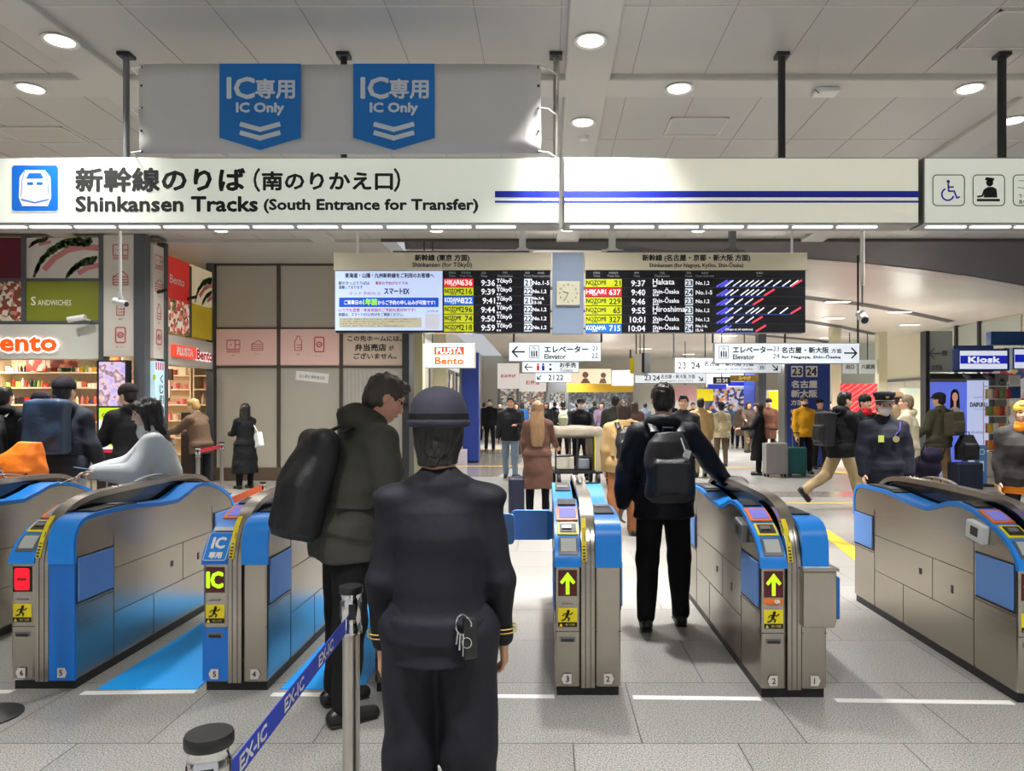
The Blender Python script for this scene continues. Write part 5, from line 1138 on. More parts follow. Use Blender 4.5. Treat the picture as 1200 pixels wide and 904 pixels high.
f = Flat(KY+.012); f.text('DAIFUKU', KX(1147), KZ(474.5), h=5*uk, w=19.5*uk, bold=.006); f.text('TOKYO', KX(1147), KZ(466), h=1.8*uk, w=12*uk); f.text('いちごミルク大福', KX(1148), KZ(480), h=1.8*uk, w=14*uk); f.text('100% NATURAL', KX(1146), KZ(507), h=2.6*uk, w=16*uk); f.build('lettering', M['inkd'], sc)
for px in (1128, 1152): MB().tube([(KX(px), KY-.02, KZ(439)), (KX(px+2), KY-.25, KZ(444))], .05, n=10).build('spot_lamp', M['grey'], k)
p = MB().box(KX(1166), KX(1181), KY-.02, KY+.2, 0, KZ(438)).build('side_panel', kg, k); f = Flat(KY-.03); f.arc(KX(1173.5), KZ(448), 3.6*uk, 0, 360, .02, 16); f.disc(KX(1173.5), KZ(446), .05); f.build('emblem', M['inkd'], p)
MB().box(KX(1182), KX(1360), KY+1.2, KY+1.3, 0, KZ(404)).build('back_wall', picture_material('kiosk_goods', [(0, (206, 196, 190)), (.25, (190, 60, 60)), (.4, (224, 220, 214)), (.55, (70, 90, 140)), (.68, (226, 190, 120)), (.8, (90, 60, 50)), (.9, (232, 226, 220))], 5, .25, 3, 'cell'), k)
MB().box(KX(1182), KX(1360), KY-.1, KY+.6, 0, .9).build('counter', kg, k)
for i, (px0, px1, py0, py1, m, lab) in enumerate(((1183, 1196, 440, 452, M['white'], 'white price card hanging at the kiosk, upper one'), (1183, 1196, 453, 467, kb, 'blue price card hanging at the kiosk, lower one'))):
    tag(MB().box(wx(px0, 19.7), wx(px1, 19.7), 19.7, 19.73, wz(py1, 19.7), wz(py0, 19.7)).build('hanging_card', m), lab, 'card')
# snack rack in front of the kiosk
Yr = 17.0
rk = thing('snack_rack', 'wire display rack hung with snack packets in front of the kiosk', 'rack', (wx(1168, Yr), Yr, 0), 0)
for sx in (-.28, .28): MB().cyl((sx, .05), .012, .1, 2.15, 8).build('upright', M['white'], rk)
for z in (.55, .95, 1.35, 1.75, 2.05): MB().box(-.28, .28, -.15, .05, z-.02, z).build('shelf_board', M['white'], rk)
MB().box(-.32, .32, -.22, .1, .06, .1).build('base', M['offwhite'], rk)
for sx in (-.28, .28): MB().cyl((sx, .03), .03, sx, sx+.02, 10, axis='x') if False else MB().cyl((sx, -.1), .03, 0, .06, 10).build('caster', M['black'], rk)
pk = []
pk_m = [mat('snack_%d' % i, c_, .35) for i, c_ in enumerate([(222, 150, 60), (206, 60, 60), (232, 214, 200), (226, 190, 70), (190, 110, 110), (230, 226, 220), (120, 150, 80)])]
def packet(m):
    b = MB(); n = 6; vs = []; fs = []
    for s in (-1, 1):
        for i in range(n+1):
            for j in range(n+1):
                a, c_ = i/n, j/n; th = .022*(sin(a*PI)**.6)*(sin(c_*PI)**.6); vs.append(((a-.5)*.11, s*th, c_*.15))
    q = n+1
    for s in range(2):
        for i in range(n):
            for j in range(n): a = s*q*q+i*q+j; fs.append((a, a+q, a+q+1, a+1))
    o = b.add(vs, fs).build('snack_packet', m, smooth=True); d = o.data; bpy.data.objects.remove(o); return d
pd = [packet(m) for m in pk_m]
for zi, z in enumerate((.55, .95, 1.35, 1.75)):
    for r_ in range(2):
        for c_ in range(4):
            o = bpy.data.objects.new('snack_packet', pd[(zi*3+c_*(zi % 2+1)+r_) % 7]); col.objects.link(o); o.location = (wx(1168, Yr)-.21+c_*.14, Yr-.09+r_*.08, z+.002); o.rotation_euler = (0, 0, rs.uniform(-.2, .2)); o.scale = (1.15, 1.15, 1.5)
            tag(o, 'bright snack packet on the wire rack in front of the kiosk', 'snack packet', 'snack packets on the rack')
bx_ = tag(MB().box(wx(1150, 16.2), wx(1163, 16.2), 16.2, 16.5, 0, .55).build('carton', M['offwhite'], bevel=.01), 'cream carton on the floor left of the snack rack', 'box')
t = thing('sign_stand', 'narrow blue floor standing sign in front of the snack rack', 'sign', (wx(1149.5, 14.3), 14.3, 0)); MB().box(-.1, .1, -.03, .03, .05, wz(522, 14.3)).build('panel', mat('stand_blue', (70, 120, 180), .4), t); MB().box(-.18, .18, -.14, .14, 0, .05).build('base', M['dark'], t)
f = Flat(-.035); f.arc(0, .68, .05, 0, 360, .012, 16); f.rect(-.04, .04, .3, .5); f.build('marking', M['wink'], t)
# ================================================================ PEOPLE
skinm = mat('skin', (224, 178, 150), .5, noise=.04, nscale=12); skin2 = mat('skin_warm', (206, 156, 126), .5, noise=.04, nscale=12)
eyem = mat('eye_dark', (30, 22, 20), .25); lipm = mat('lips', (176, 92, 84), .5)
def hairmat(n, c): return mat('hair_'+n, c, .38, noise=.25, nscale=40, bump=.6, bscale=60, stretch=(1, 1, .12))
HB = hairmat('black', (26, 22, 22)); HD = hairmat('dark_brown', (52, 38, 30)); HG = hairmat('greying', (66, 60, 56)); HL = hairmat('light_brown', (150, 118, 84)); HY = hairmat('blond', (170, 136, 80))
def cloth(n, c, rough=.8, bump=.35, bs=14): return mat('cloth_'+n, c, rough, spec=.25, noise=.10, nscale=6, bump=bump, bscale=bs)
def rotm(ax, a): return Matrix.Rotation(a, 3, ax)
class Sk: pass
def skeleton(lean=0, turn=0, head=(0, 0, 0), aL=(4, 7, 12, 6), aR=(4, 7, 12, 6), lL=(0, 3, 0), lR=(0, 3, 0), fem=False, side=0):
    k = Sk(); k.fem = fem
    k.H = Vector((0, 0, .95)); A = rotm('Z', R(turn)) @ rotm('Y', R(side)) @ rotm('X', R(-lean)); k.A = A
    k.U = lambda p: k.H+A @ (Vector(p)-k.H)
    sw = .168 if fem else .188
    k.sh = [k.U((-sw, 0, 1.392)), k.U((sw, 0, 1.392))]
    k.neck = k.U((0, -.005, 1.45)); hy, hp, hr = head
    HA = rotm('Z', R(hy)) @ rotm('Y', R(hr)) @ rotm('X', R(-hp)); k.HA = HA @ rotm('X', R(-lean*.35)) @ rotm('Z', R(turn))
    piv = Vector((0, -.005, 1.50)); pw = k.U(piv); k.hd = lambda p: pw+k.HA @ (Vector(p)-piv)
    k.arm = []
    for s, (f, o, b, i) in ((-1, aL), (1, aR)):
        S = k.sh[0 if s < 0 else 1]; f, o, b, i = R(f), R(o), R(b), R(i)
        def dr(a, oo): return rotm('Z', R(turn)) @ Vector((s*sin(oo), sin(a)*cos(oo), -cos(a)*cos(oo)))
        u = dr(f, o); e = S+u*.285; w_ = dr(f+b, o-i); wr = e+w_*.245; k.arm.append((S, e, wr, w_, s))
    k.leg = []; zmin = 9
    for s, (f, o, b) in ((-1, lL), (1, lR)):
        P0 = Vector((s*.092, 0, .93)); f, o, b = R(f), R(o), R(b)
        th = Vector((s*sin(o), sin(f)*cos(o), -cos(f)*cos(o))); kn = P0+th*.43; sh = Vector((s*sin(o)*.6, sin(f-b), -cos(f-b))).normalized(); an = kn+sh*.41
        k.leg.append([P0, kn, an, f-b, s]); zmin = min(zmin, an.z)
    k.dz = .085-zmin
    return k
def MM(A): return [[A[i][j] for j in range(3)] for i in range(3)]
def hand(V, w, d, T, n, curl=35, fine=True, sc=1.0):
    d = d.normalized(); T = (T-d*T.dot(d)).normalized(); n = (n-d*n.dot(d)-T*n.dot(T)).normalized()
    V.cone(w-d*.02, w+d*.03, .024*sc, .026*sc, .01, n=tuple(n), q=1.3); V.cone(w+d*.03, w+d*.085*sc, .033*sc, .036*sc, .012, n=tuple(n), q=2.3)
    for i, L in enumerate((.070, .078, .073, .058)):
        b = w+d*.092*sc+T*(.030-.0198*i)*sc; a = 0.0; p = b; dd = d
        for j, fr in enumerate((.45, .32, .23)):
            a += R(curl*(.5 if j == 0 else .9)*(1+.12*i)); dd = d*cos(a)+n*sin(a); q = p+dd*L*fr*sc; r = (.0092-.0008*j)*sc; V.cone(p, q, r, r*.93, .003 if fine else .006); p = q
    b = w+d*.028*sc+T*.026*sc; dd = (d*.66+T*.62+n*.35).normalized(); q = b+dd*.045*sc; V.cone(b, q, .0125*sc, .0105*sc, .008); V.cone(q, q+(dd*.7+d*.5).normalized()*.03*sc, .0105*sc, .009*sc, .004)
def headshape(V, k, e=1.0):
    A = MM(k.HA); h = k.hd
    V.ell(h((0, -.008, 1.655)), (.076, .096, .098), .02, M=A); V.ell(h((0, .024, 1.60)), (.060, .072, .078), .03, M=A); V.ell(h((0, .062, 1.553)), (.028, .026, .024), .03, M=A)
    V.cone(h((0, -.02, 1.40)), h((0, -.005, 1.58)), .058, .052, .03)
    V.ell(h((0, .080, 1.672)), (.05, .016, .014), .02, M=A)
    V.cone(h((0, .094, 1.655)), h((0, .112, 1.616)), .008, .0125, .012); V.ell(h((-.013, .103, 1.612)), (.009, .012, .009), .008, M=A); V.ell(h((.013, .103, 1.612)), (.009, .012, .009), .008, M=A)
    for s in (-1, 1):
        V.ell(h((s*.031, .096, 1.650)), (.018, .012, .012), .014, 'sub', M=A); V.ell(h((s*.044, .068, 1.612)), (.022, .02, .018), .02, M=A)
        V.ell(h((s*.079, -.012, 1.632)), (.010, .019, .031), .008, M=A); V.ell(h((s*.088, -.008, 1.636)), (.006, .010, .018), .006, 'sub', M=A)
    V.ell(h((0, .096, 1.583)), (.024, .010, .009), .010, M=A)
def person(label, x, y, rz, H=1.72, h=.014, sk=None, skin=None, hair=('short', None), top=None, pants=None, shoe=None, hat=None, mask=None, glasses=False, gloves=None, scarf=None, wr=None, cat='person', lower=None, sc_hand=True, group=None, seed=0):
    """one person: a continuous body with hair and clothes as its parts"""
    k = sk or skeleton(); s_ = H/1.75; root = thing('person', label, cat, (x, y, k.dz*s_), R(rz), group); root['k_h'] = H; k.s = s_; k.root = root; k.h = h
    skin = skin or skinm; wd = .93 if k.fem else 1.0; top = dict(top or {}); b_ = top.get('bulk', 0.0)
    lo = np.array((-.75, -.75, -.05)); hi = np.array((.75, .95, 2.0))
    pts = [k.hd((0, .12, 1.80)), k.hd((0, -.12, 1.80)), k.hd((.1, 0, 1.7)), k.hd((-.1, 0, 1.7))]+[p for a in k.arm for p in (a[0], a[1], a[2], a[2]+a[3]*.19)]+[p for l in k.leg for p in l[:3]]+[l[2]+Vector((0, .2, -.09)) for l in k.leg]+[k.H+Vector((.2, .15, 0)), k.H-Vector((.2, .2, 0)), k.U((0, -.2, 1.3)), k.U((0, .2, 1.3))]
    P = np.array([tuple(p) for p in pts]); lo = P.min(0)-.13; hi = P.max(0)+.13
    U = MM(k.A)
    # ---- body
    V = Vox(lo, hi, h)
    V.loft([(.86, 0, 0, .14, .10), (.93, 0, 0, .162*(1.03 if k.fem else 1), .112), (1.08, 0, 0, .132*wd, .095), (1.28, 0, .005, .155*wd, .112), (1.40, 0, -.005, .15*wd, .085), (1.445, 0, -.008, .08, .062)], .04, M=U, o=k.H-k.A @ Vector((0, 0, .95)))
    headshape(V, k)
    for q in k.sh: V.cone(k.U((0, -.018, 1.475)), q, .052, .036, .04)
    for S, e, w, d, s in k.arm:
        V.cone(S, e, .050*wd, .040*wd, .03); V.cone(e, w, .040*wd, .026*wd, .015); n_ = Vector((-s, 0, 0)); fw = rotm('X', 0) @ Vector((0, 1, 0))
        if abs(d.y) > .75: T = Vector((-s, 0, .15)); n_ = Vector((0, 0, -1))
        else: T = Vector((0, 1, .0)); n_ = k.A @ Vector((-s, 0, 0)) if abs(d.z) > .3 else Vector((-s*.3, 0, -1))
        hand(V, w, d, T, n_, curl=top.get('curl', 32), fine=h < .009, sc=1.0 if h < .012 else 1.08)
    for P0, kn, an, ang, s in k.leg:
        V.cone(P0, kn, .082, .054, .03); V.cone(kn, an, .053, .036, .015); fd = Vector((0, cos(min(0, ang)*.7), sin(min(0, ang)*.7))); V.cone(an+Vector((0, -.02, -.04)), an+fd*.13+Vector((0, 0, -.05)), .032, .026, .02)
    V.mesh('body', skin, root, s_)
    # ---- eyes, lips, brows
    if h < .017 and not hat == 'from_behind':
        for s in (-1, 1):
            e = MB().lathe((0, 0, 0), [(.001, -.006), (.011, -.003), (.014, .0), (.011, .003), (.001, .006)], 10, 1, .55); c_ = k.hd((s*.031, .0845, 1.651)); e.v = [tuple((c_+k.HA @ Vector(v))*s_) for v in e.v]; e.build('eye', eyem, root, smooth=True)
            q = MB().bar(k.hd((s*.048, .090, 1.670))*s_, k.hd((s*.017, .099, 1.674))*s_, .010, .006, up=(0, 0, 1)); q.build('eyebrow', HB, root)
        if not mask:
            q = MB().lathe((0, 0, 0), [(.001, -.006), (.010, -.003), (.014, 0), (.010, .003), (.001, .006)], 10, 1.5, .5); c_ = k.hd((0, .1035, 1.583)); q.v = [tuple((c_+k.HA @ Vector(v))*s_) for v in q.v]; q.build('lips', lipm, root, smooth=True)
    # ---- hair
    kind, hm_ = hair; hm_ = hm_ or HB
    if kind != 'none':
        Hh = Vox(np.array(k.hd((0, 0, 1.6)))-.36 if kind == 'long' else np.array(k.hd((0, 0, 1.63)))-.24, np.array(k.hd((0, 0, 1.65)))+.2, min(h, .01) if h < .014 else h*.85); A = MM(k.HA)
        Hh.ell(k.hd((0, -.014, 1.668)), (.086, .104, .100), .02, M=A)
        if kind == 'short':
            Hh.ell(k.hd((0, -.045, 1.60)), (.074, .062, .062), .03, M=A)
            Hh.ell(k.hd((0, .115, 1.60)), (.075, .085, .098), .012, 'sub', M=A)
            for s in (-1, 1): Hh.ell(k.hd((s*.085, .012, 1.615)), (.03, .032, .036), .008, 'sub', M=A)
            Hh.ell(k.hd((0, .055, 1.735)), (.055, .045, .028), .02, M=A)
        elif kind == 'bob':
            Hh.loft([(1.50, 0, -.03, .078, .07), (1.58, 0, -.025, .092, .085), (1.68, 0, -.012, .092, .102)], .02, M=A, o=k.hd((0, 0, 0)))
            Hh.rbox(k.hd((0, .10, 1.57)), (.055, .075, .105), .03, .012, 'sub', M=A); Hh.ell(k.hd((0, .065, 1.70)), (.062, .045, .042), .02, M=A)
        elif kind == 'long':
            Hh.loft([(1.27, 0, -.085, .085, .028), (1.40, 0, -.075, .105, .04), (1.52, 0, -.05, .098, .062), (1.62, 0, -.03, .095, .085), (1.70, 0, -.012, .09, .102)], .03, M=A, o=k.hd((0, 0, 0)))
            Hh.rbox(k.hd((0, .105, 1.56)), (.052, .08, .115), .03, .012, 'sub', M=A); Hh.ell(k.hd((0, .06, 1.715)), (.06, .045, .035), .02, M=A)
            for s in (-1, 1): Hh.cone(k.hd((s*.08, .03, 1.64)), k.hd((s*.085, .03, 1.40)), .022, .018, .02)
        elif kind == 'nape':
            Hh.loft([(1.53, 0, -.035, .070, .055), (1.60, 0, -.025, .086, .08), (1.68, 0, -.012, .088, .102)], .02, M=A, o=k.hd((0, 0, 0))); Hh.ell(k.hd((0, -.09, 1.60)), (.05, .035, .038), .02, M=A)
            Hh.rbox(k.hd((0, .10, 1.60)), (.06, .08, .09), .03, .012, 'sub', M=A)
        Hh.noise(.0045 if h < .01 else .004, 110 if h < .01 else 60, seed+3, (1, 1, .35)); Hh.mesh('hair', hm_, root, s_)
    # ---- trousers
    pm = pants or cloth('black', (24, 24, 28)); pb = lower or {}
    T_ = Vox((lo[0], lo[1], -.05), (hi[0], hi[1], 1.10), h); bb = pb.get('bulk', 0.0)
    T_.loft([(.84, 0, 0, .155+bb, .118), (.93, 0, 0, .176+bb, .13), (1.04, 0, 0, .158+bb, .118)], .04)
    for P0, kn, an, ang, s in k.leg:
        T_.cone(P0, kn, .100+bb, .074+bb, .035); T_.cone(kn, an+(kn-an)*.02, .074+bb, (.058+bb)*pb.get('hem', 1), .03)
    if h < .016: T_.noise(.006, 22, seed+1, (1, 1, .8))
    tr = T_.mesh('trousers', pm, root, s_)
    # ---- shoes
    sm_ = shoe or mat('shoe_black', (22, 20, 20), .4)
    for P0, kn, an, ang, s in k.leg:
        c0 = an; tilt = min(0, ang)*.85; Fm = rotm('X', tilt); fl_ = [c0+Fm @ Vector((0, -.045, -.045)), c0+Fm @ Vector((0, .15, -.052))]
        S_ = Vox(np.array(c0)-.32, np.array(c0)+.34, min(h, .012)); S_.cone(fl_[0], fl_[1], .041, .038, .02); S_.cone(c0+Vector((0, .0, .0)), fl_[0]+Fm @ Vector((0, .05, .01)), .046, .045, .02)
        A2 = MM(Fm); S_.rbox(c0+Fm @ Vector((0, .052, -.11)), (.12, .25, .032), .002, .0, 'sub', M=A2); o_ = S_.mesh('shoe', sm_, root, s_)
        so = MB().obox(tuple((c0+Fm @ Vector((0, .052, -.079)))*s_), (.037*s_, .122*s_, .006*s_), Fm); so.build('sole', top.get('sole', mat('sole_dark', (36, 34, 34), .7)), o_, bevel=.006)
    # ---- top
    if top.get('m'):
        pad = top.get('pad')
        hem = top.get('hem', .80); fl2 = top.get('flare', 1.0); J = Vox(lo-.03, hi+.03, h); o0 = k.H-k.A @ Vector((0, 0, .95)); y0 = top.get('belly', 0)
        J.loft([(.92, 0, 0, (.182+b_)*fl2**.3, .142+b_), (1.06, 0, 0, .160+b_, .128+b_+y0), (1.28, 0, .003, (.176+b_)*wd, .138+b_), (1.37, 0, -.004, (.165+b_*.8)*wd, .116+b_*.6), (1.42, 0, -.010, .125, .092+b_*.3), (1.455, 0, -.012, .085, .078)], .035, M=U, o=o0)
        J.loft([(hem, 0, 0, (.185+b_)*fl2, (.142+b_)*fl2), (.86, 0, 0, (.182+b_)*fl2**.5, .145+b_), (.98, 0, 0, .170+b_, .136+b_)], .05) if hem < .9 else None
        sb_ = top.get('sleeve', 0.0)+b_*.6
        for S, e, w, d, s in k.arm:
            e2 = e+(w-e)*0; J.cone(k.U((s*.02, -.02, 1.468)), S, .055+b_*.25, .050*wd+b_*.35, .05); J.cone(S, e, .061*wd+sb_*.8, .054*wd+sb_, .045); J.cone(e, w-d*.005, .054*wd+sb_, .038*wd+sb_*.8, .025)
        if pad:
            for S, e, w, d, s in k.arm: J.ell(S+Vector((s*.012, 0, .022)), (.062, .060, .034), .03)
        if top.get('collar', True): J.cone(k.U((0, -.012, 1.43)), k.U((0, -.008, 1.475)), .073+b_*.3, .070+b_*.3, .02)
        if top.get('hood'):
            g = top['hood']; J.ell(k.U((0, -.080, 1.480)), (.125*g, .080*g, .066*g), .03, M=U); J.ell(k.U((0, -.02, 1.490)), (.10*g, .088*g, .045), .03, M=U); J.ell(k.U((0, -.055, 1.515)), (.078, .05, .05), .02, 'sub', M=U)
        if h < .016: J.noise(wr if wr is not None else .007, 16, seed, (1, 1, 1.3))
        jk = J.mesh(top.get('name', 'jacket'), top['m'], root, s_); k.jacket = jk
        if top.get('open') and top.get('inner'):
            q = Vox(lo, hi, h); q.loft([(.98, 0, .02, .09, .128), (1.28, 0, .025, .07, .130), (1.42, 0, .02, .05, .085)], .02, M=U, o=o0); q.mesh('shirt', top['inner'], root, s_)
    if scarf: q = Vox(np.array(k.U((0, 0, 1.47)))-.22, np.array(k.U((0, 0, 1.47)))+.22, min(h, .012)); q.loft([(1.43, 0, 0, .105, .10), (1.49, 0, .012, .095, .10), (1.545, 0, .012, .078, .085)], .02, M=U, o=k.H-k.A @ Vector((0, 0, .95))); q.noise(.006, 40, 4); q.mesh('scarf', scarf, root, s_)
    if mask:
        q = Vox(np.array(k.hd((0, .06, 1.585)))-.12, np.array(k.hd((0, .06, 1.585)))+.12, .008); A = MM(k.HA); q.ell(k.hd((0, .040, 1.590)), (.067, .082, .056), .01, M=A); q.ell(k.hd((0, -.05, 1.60)), (.1, .075, .2), .0, 'sub', M=A); q.mesh('face_mask', mask, root, s_)
        for s in (-1, 1): MB().tube([k.hd((s*.062, .055, 1.61))*s_, k.hd((s*.082, .0, 1.64))*s_], .0022, n=5).build('mask_loop', mask, root)
    if glasses:
        for s in (-1, 1):
            c_ = k.hd((s*.033, .112, 1.652)); MB().tube([(c_+k.HA @ Vector((.024*cos(a), 0, .019*sin(a))))*s_ for a in [2*PI*i/14 for i in range(15)]], .0022, n=5).build('spectacle_rim', M['black'], root)
        MB().tube([k.hd((-.058, .11, 1.655))*s_, k.hd((-.084, .0, 1.652))*s_], .002, n=5).build('spectacle_arm', M['black'], root)
        MB().tube([k.hd((.058, .11, 1.655))*s_, k.hd((.084, .0, 1.652))*s_], .002, n=5).build('spectacle_arm', M['black'], root)
    if hat and hat[0] in ('beanie', 'cap', 'beret'):
        q = Vox(np.array(k.hd((0, 0, 1.7)))-.2, np.array(k.hd((0, 0, 1.7)))+.2, min(h, .012)); A = MM(k.HA)
        q.ell(k.hd((0, -.012, 1.69)), (.098, .116, .098 if hat[0] != 'cap' else .088), .01, M=A); q.rbox(k.hd((0, 0, 1.56)), (.2, .2, .115 if hat[0] == 'cap' else .098), .001, 0, 'sub', M=A)
        if hat[0] == 'cap': q.ell(k.hd((0, .10, 1.692)), (.07, .085, .010), .01, M=A)
        q.mesh('cap' if hat[0] == 'cap' else 'knit_hat', hat[1], root, s_)
    return root, k
def holder(name, label, cat, k, group=None):
    """a top-level thing worn or held by a person, in that person's frame"""
    t = thing(name, label, cat, tuple(k.root.location), k.root.rotation_euler[2], group); return t
def backpack(label, k, m, w=.31, hgt=.46, d=.17, zc=1.20, off=.165, straps=True, pocket=True, m2=None, boxy=False, topr=.0, name='backpack'):
    t = holder(name, label, 'backpack', k); s_ = k.s; hh = max(min(k.h, .012), .008); c_ = k.U((0, -off-d/2, zc)); A = MM(k.A)
    V = Vox(np.array(c_)-.42, np.array(c_)+.42, hh)
    if boxy: V.rbox(c_, (w/2, d/2, hgt/2), .045, .01, M=A)
    else: V.loft([(-hgt/2, 0, 0, w*.36, d*.40), (-hgt*.42, 0, 0, w*.5, d*.52), (0, 0, -.01, w*.5, d*.56), (hgt*.36, 0, .01, w*.42, d*.42), (hgt*.5, 0, .02, w*.28, d*.26)], .02, M=A, o=c_, p=2.8)
    if pocket: V.rbox(c_+k.A @ Vector((0, -d/2-.005, -hgt*.14)), (w*.36, .035, hgt*.24), .03, .02, M=A)
    if topr: V.cone(c_+k.A @ Vector((-w*.33, -.0, hgt*.47)), c_+k.A @ Vector((w*.33, 0, hgt*.47)), topr, topr, .04)
    V.noise(.006, 20, 8); V.mesh('bag_body', m, t, s_)
    MB().tube([(c_+k.A @ Vector((-.04, d*.35, hgt*.46)))*s_, (c_+k.A @ Vector((-.035, d*.3, hgt*.56)))*s_, (c_+k.A @ Vector((.035, d*.3, hgt*.56)))*s_, (c_+k.A @ Vector((.04, d*.35, hgt*.46)))*s_], .009*s_, n=8).build('grab_handle', m2 or m, t)
    if pocket: MB().bar((c_+k.A @ Vector((-w*.33, -d/2-.04, hgt*.06)))*s_, (c_+k.A @ Vector((w*.33, -d/2-.04, hgt*.06)))*s_, .006, .006).build('zip', M['grey'], t)
    if straps:
        for s in (-1, 1):
            pts = [k.U(p)*s_ for p in ((s*.09, -off-.02, 1.40), (s*.10, -off*.55, 1.468), (s*.112, .02, 1.474), (s*.125, .115, 1.40), (s*.13, .160, 1.28), (s*.165, .135, 1.14), (s*.20, .02, 1.06), (s*.15, -off+.02, 1.03))]
            MB().tube(pts, [.030*s_]*4+[.026*s_]*2+[.012*s_]*2, n=10, flat=.28).build('strap', m2 or m, t, smooth=True)
    return t
def suitcase(label, x, y, rz, m, w=.42, hgt=.62, d=.26, handle=True, ribs=True, hz=.35, group=None):
    t = thing('suitcase', label, 'suitcase', (x, y, 0), R(rz), group)
    MB().box(-w/2, w/2, -d/2, d/2, .06, .06+hgt).build('shell', m, t, bevel=.035, seg=4)
    if ribs:
        for i in range(5):
            xx = -w*.36+w*.72*i/4; MB().box(xx-.008, xx+.008, -d/2-.006, d/2+.006, .11, hgt).build('rib', m, t, bevel=.003)
    MB().box(-w/2-.003, w/2+.003, -.006, .006, .062, .06+hgt+.002).build('zip_seam', M['dark'], t)
    for sx in (-1, 1):
        for sy_ in (-1, 1):
            q = MB().cyl((sy_*d*.36, .03), .03, sx*w*.38-.012, sx*w*.38+.012, 14, axis='x'); q.build('wheel', M['black'], t); MB().box(sx*w*.38-.02, sx*w*.38+.02, sy_*d*.36-.02, sy_*d*.36+.02, .035, .065).build('wheel_fork', M['dark'], t)
    MB().tube([(-.06, -.0, .06+hgt), (-.05, 0, .085+hgt), (.05, 0, .085+hgt), (.06, 0, .06+hgt)], .009, n=8).build('carry_handle', M['dark'], t)
    if handle:
        for sx in (-.07, .07): MB().cyl((sx, d*.32), .008, .05+hgt, .06+hgt+hz, 8).build('handle_tube', M['steel2'], t)
        MB().box(-.09, .09, d*.32-.014, d*.32+.014, .06+hgt+hz, .085+hgt+hz).build('handle_grip', M['black'], t, bevel=.006)
    return t
def X_at(px, y): return wx(px, y)
C_ = cloth
blk = C_('black', (19, 19, 22)); blk2 = C_('charcoal', (40, 40, 44)); nav = C_('navy', (24, 26, 38)); navu = mat('uniform_navy', (20, 21, 30), .72, spec=.3, noise=.06, nscale=10, bump=.12, bscale=30); olive = C_('dark_grey_green', (62, 62, 56)); khaki = C_('khaki', (170, 148, 112)); jean = C_('light_jeans', (124, 140, 158)); grn = C_('olive', (72, 72, 52)); tan = C_('tan', (176, 144, 98)); crm = C_('cream', (206, 194, 166)); brwn = C_('cocoa_brown', (112, 80, 68)); yel = C_('mustard', (206, 150, 26)); wht = mat('white_down', (222, 228, 232), .6, spec=.3, noise=.05, nscale=5, bump=.3, bscale=12); bpm = mat('nylon_black', (26, 27, 30), .5, spec=.4, bump=.3, bscale=18); bpn = mat('nylon_navy', (34, 56, 82), .5, spec=.4, bump=.25, bscale=14); bpo = mat('nylon_olive', (70, 64, 46), .5, bump=.25, bscale=14); wmask = mat('mask_white', (214, 210, 212), .7)
tanb = mat('nylon_beige', (190, 176, 140), .6, bump=.25, bscale=14)
# ---- the uniformed woman in front
k = skeleton(fem=True, aL=(1, 9, 8, 8), aR=(3, 10, 14, 8), lL=(0, 2, 0), lR=(0, 2, 0))
off_y = 2.42
off, k = person('uniformed woman in dark navy suit and bowler hat, back turned, nearest the gates', wx(515, off_y), off_y, 0, 1.61, .0075, k, skin=skin2, hair=('nape', HB), top=dict(m=navu, hem=.835, bulk=.004, flare=1.05, name='jacket', collar=True, curl=26, pad=True), pants=navu, lower=dict(bulk=.022, hem=1.2), wr=.004, seed=5)
s_ = k.s; c_ = k.hd((0, -.012, 0)); hc = [k.hd((0, -.014, 1.60)).x*s_, k.hd((0, -.014, 1.60)).y*s_, 0]
HT = MB().lathe((hc[0], hc[1], 0), [(z_[0]*s_*.98, z_[1]*s_) for z_ in [(.086, 1.655), (.100, 1.665), (.119, 1.668), (.124, 1.680), (.1225, 1.690), (.117, 1.695), (.114, 1.71), (.110, 1.74), (.098, 1.77), (.080, 1.79), (.05, 1.805), (.02, 1.812), (.001, 1.813)]], 48, .93, 1.08)
ht = HT.build('bowler_hat', mat('felt_navy', (34, 34, 48), .85, noise=.05, nscale=30), off, smooth=True)
MB().lathe((hc[0], hc[1], 0), [(.1165*s_, 1.693*s_), (.1165*s_, 1.715*s_)], 40, .93, 1.08).build('hat_band', blk, ht)
for a in k.arm:   # gold cuff braid
    w, d = a[2], a[3]
    for q in (.030, .046): MB().tube([(w-d*q+Vector((.052*cos(R(t_)), .052*sin(R(t_)), 0)))*s_ for t_ in range(0, 361, 20)], .0022, n=5).build('cuff_braid', mat('gold_braid', (190, 166, 70), .4, .5), off)
# seams of the jacket back and vent
t = holder('key_holder', 'silver key ring and black pouch hanging at the right hip of the uniformed woman', 'keys', k)
p0 = Vector((.125, -.142, .965))
MB().obox(tuple((p0+Vector((0, 0, -.02)))*s_), (.022, .012, .065), rotm('Z', R(25))).build('pouch', M['black'], t, bevel=.006)
MB().tube([(p0+Vector((-.02, -.012, .03))+Vector((.026*cos(a), -.008*sin(a*2), .034*sin(a))))*s_ for a in [2*PI*i/20 for i in range(21)]], .0035, n=6).build('key_ring', M['chrome'], t, smooth=True)
for i in range(3): MB().tube([(p0+Vector((-.04+i*.01, -.016, .0)))*s_, (p0+Vector((-.045+i*.012, -.02, -.035-i*.02)))*s_], .003, n=5).build('key', M['chrome'], t)
MB().tube([(p0+Vector((-.008+.016*cos(a), -.02, -.03+.018*sin(a))))*s_ for a in [2*PI*i/16 for i in range(17)]], .002, n=5).build('clip_ring', M['chrome'], t)
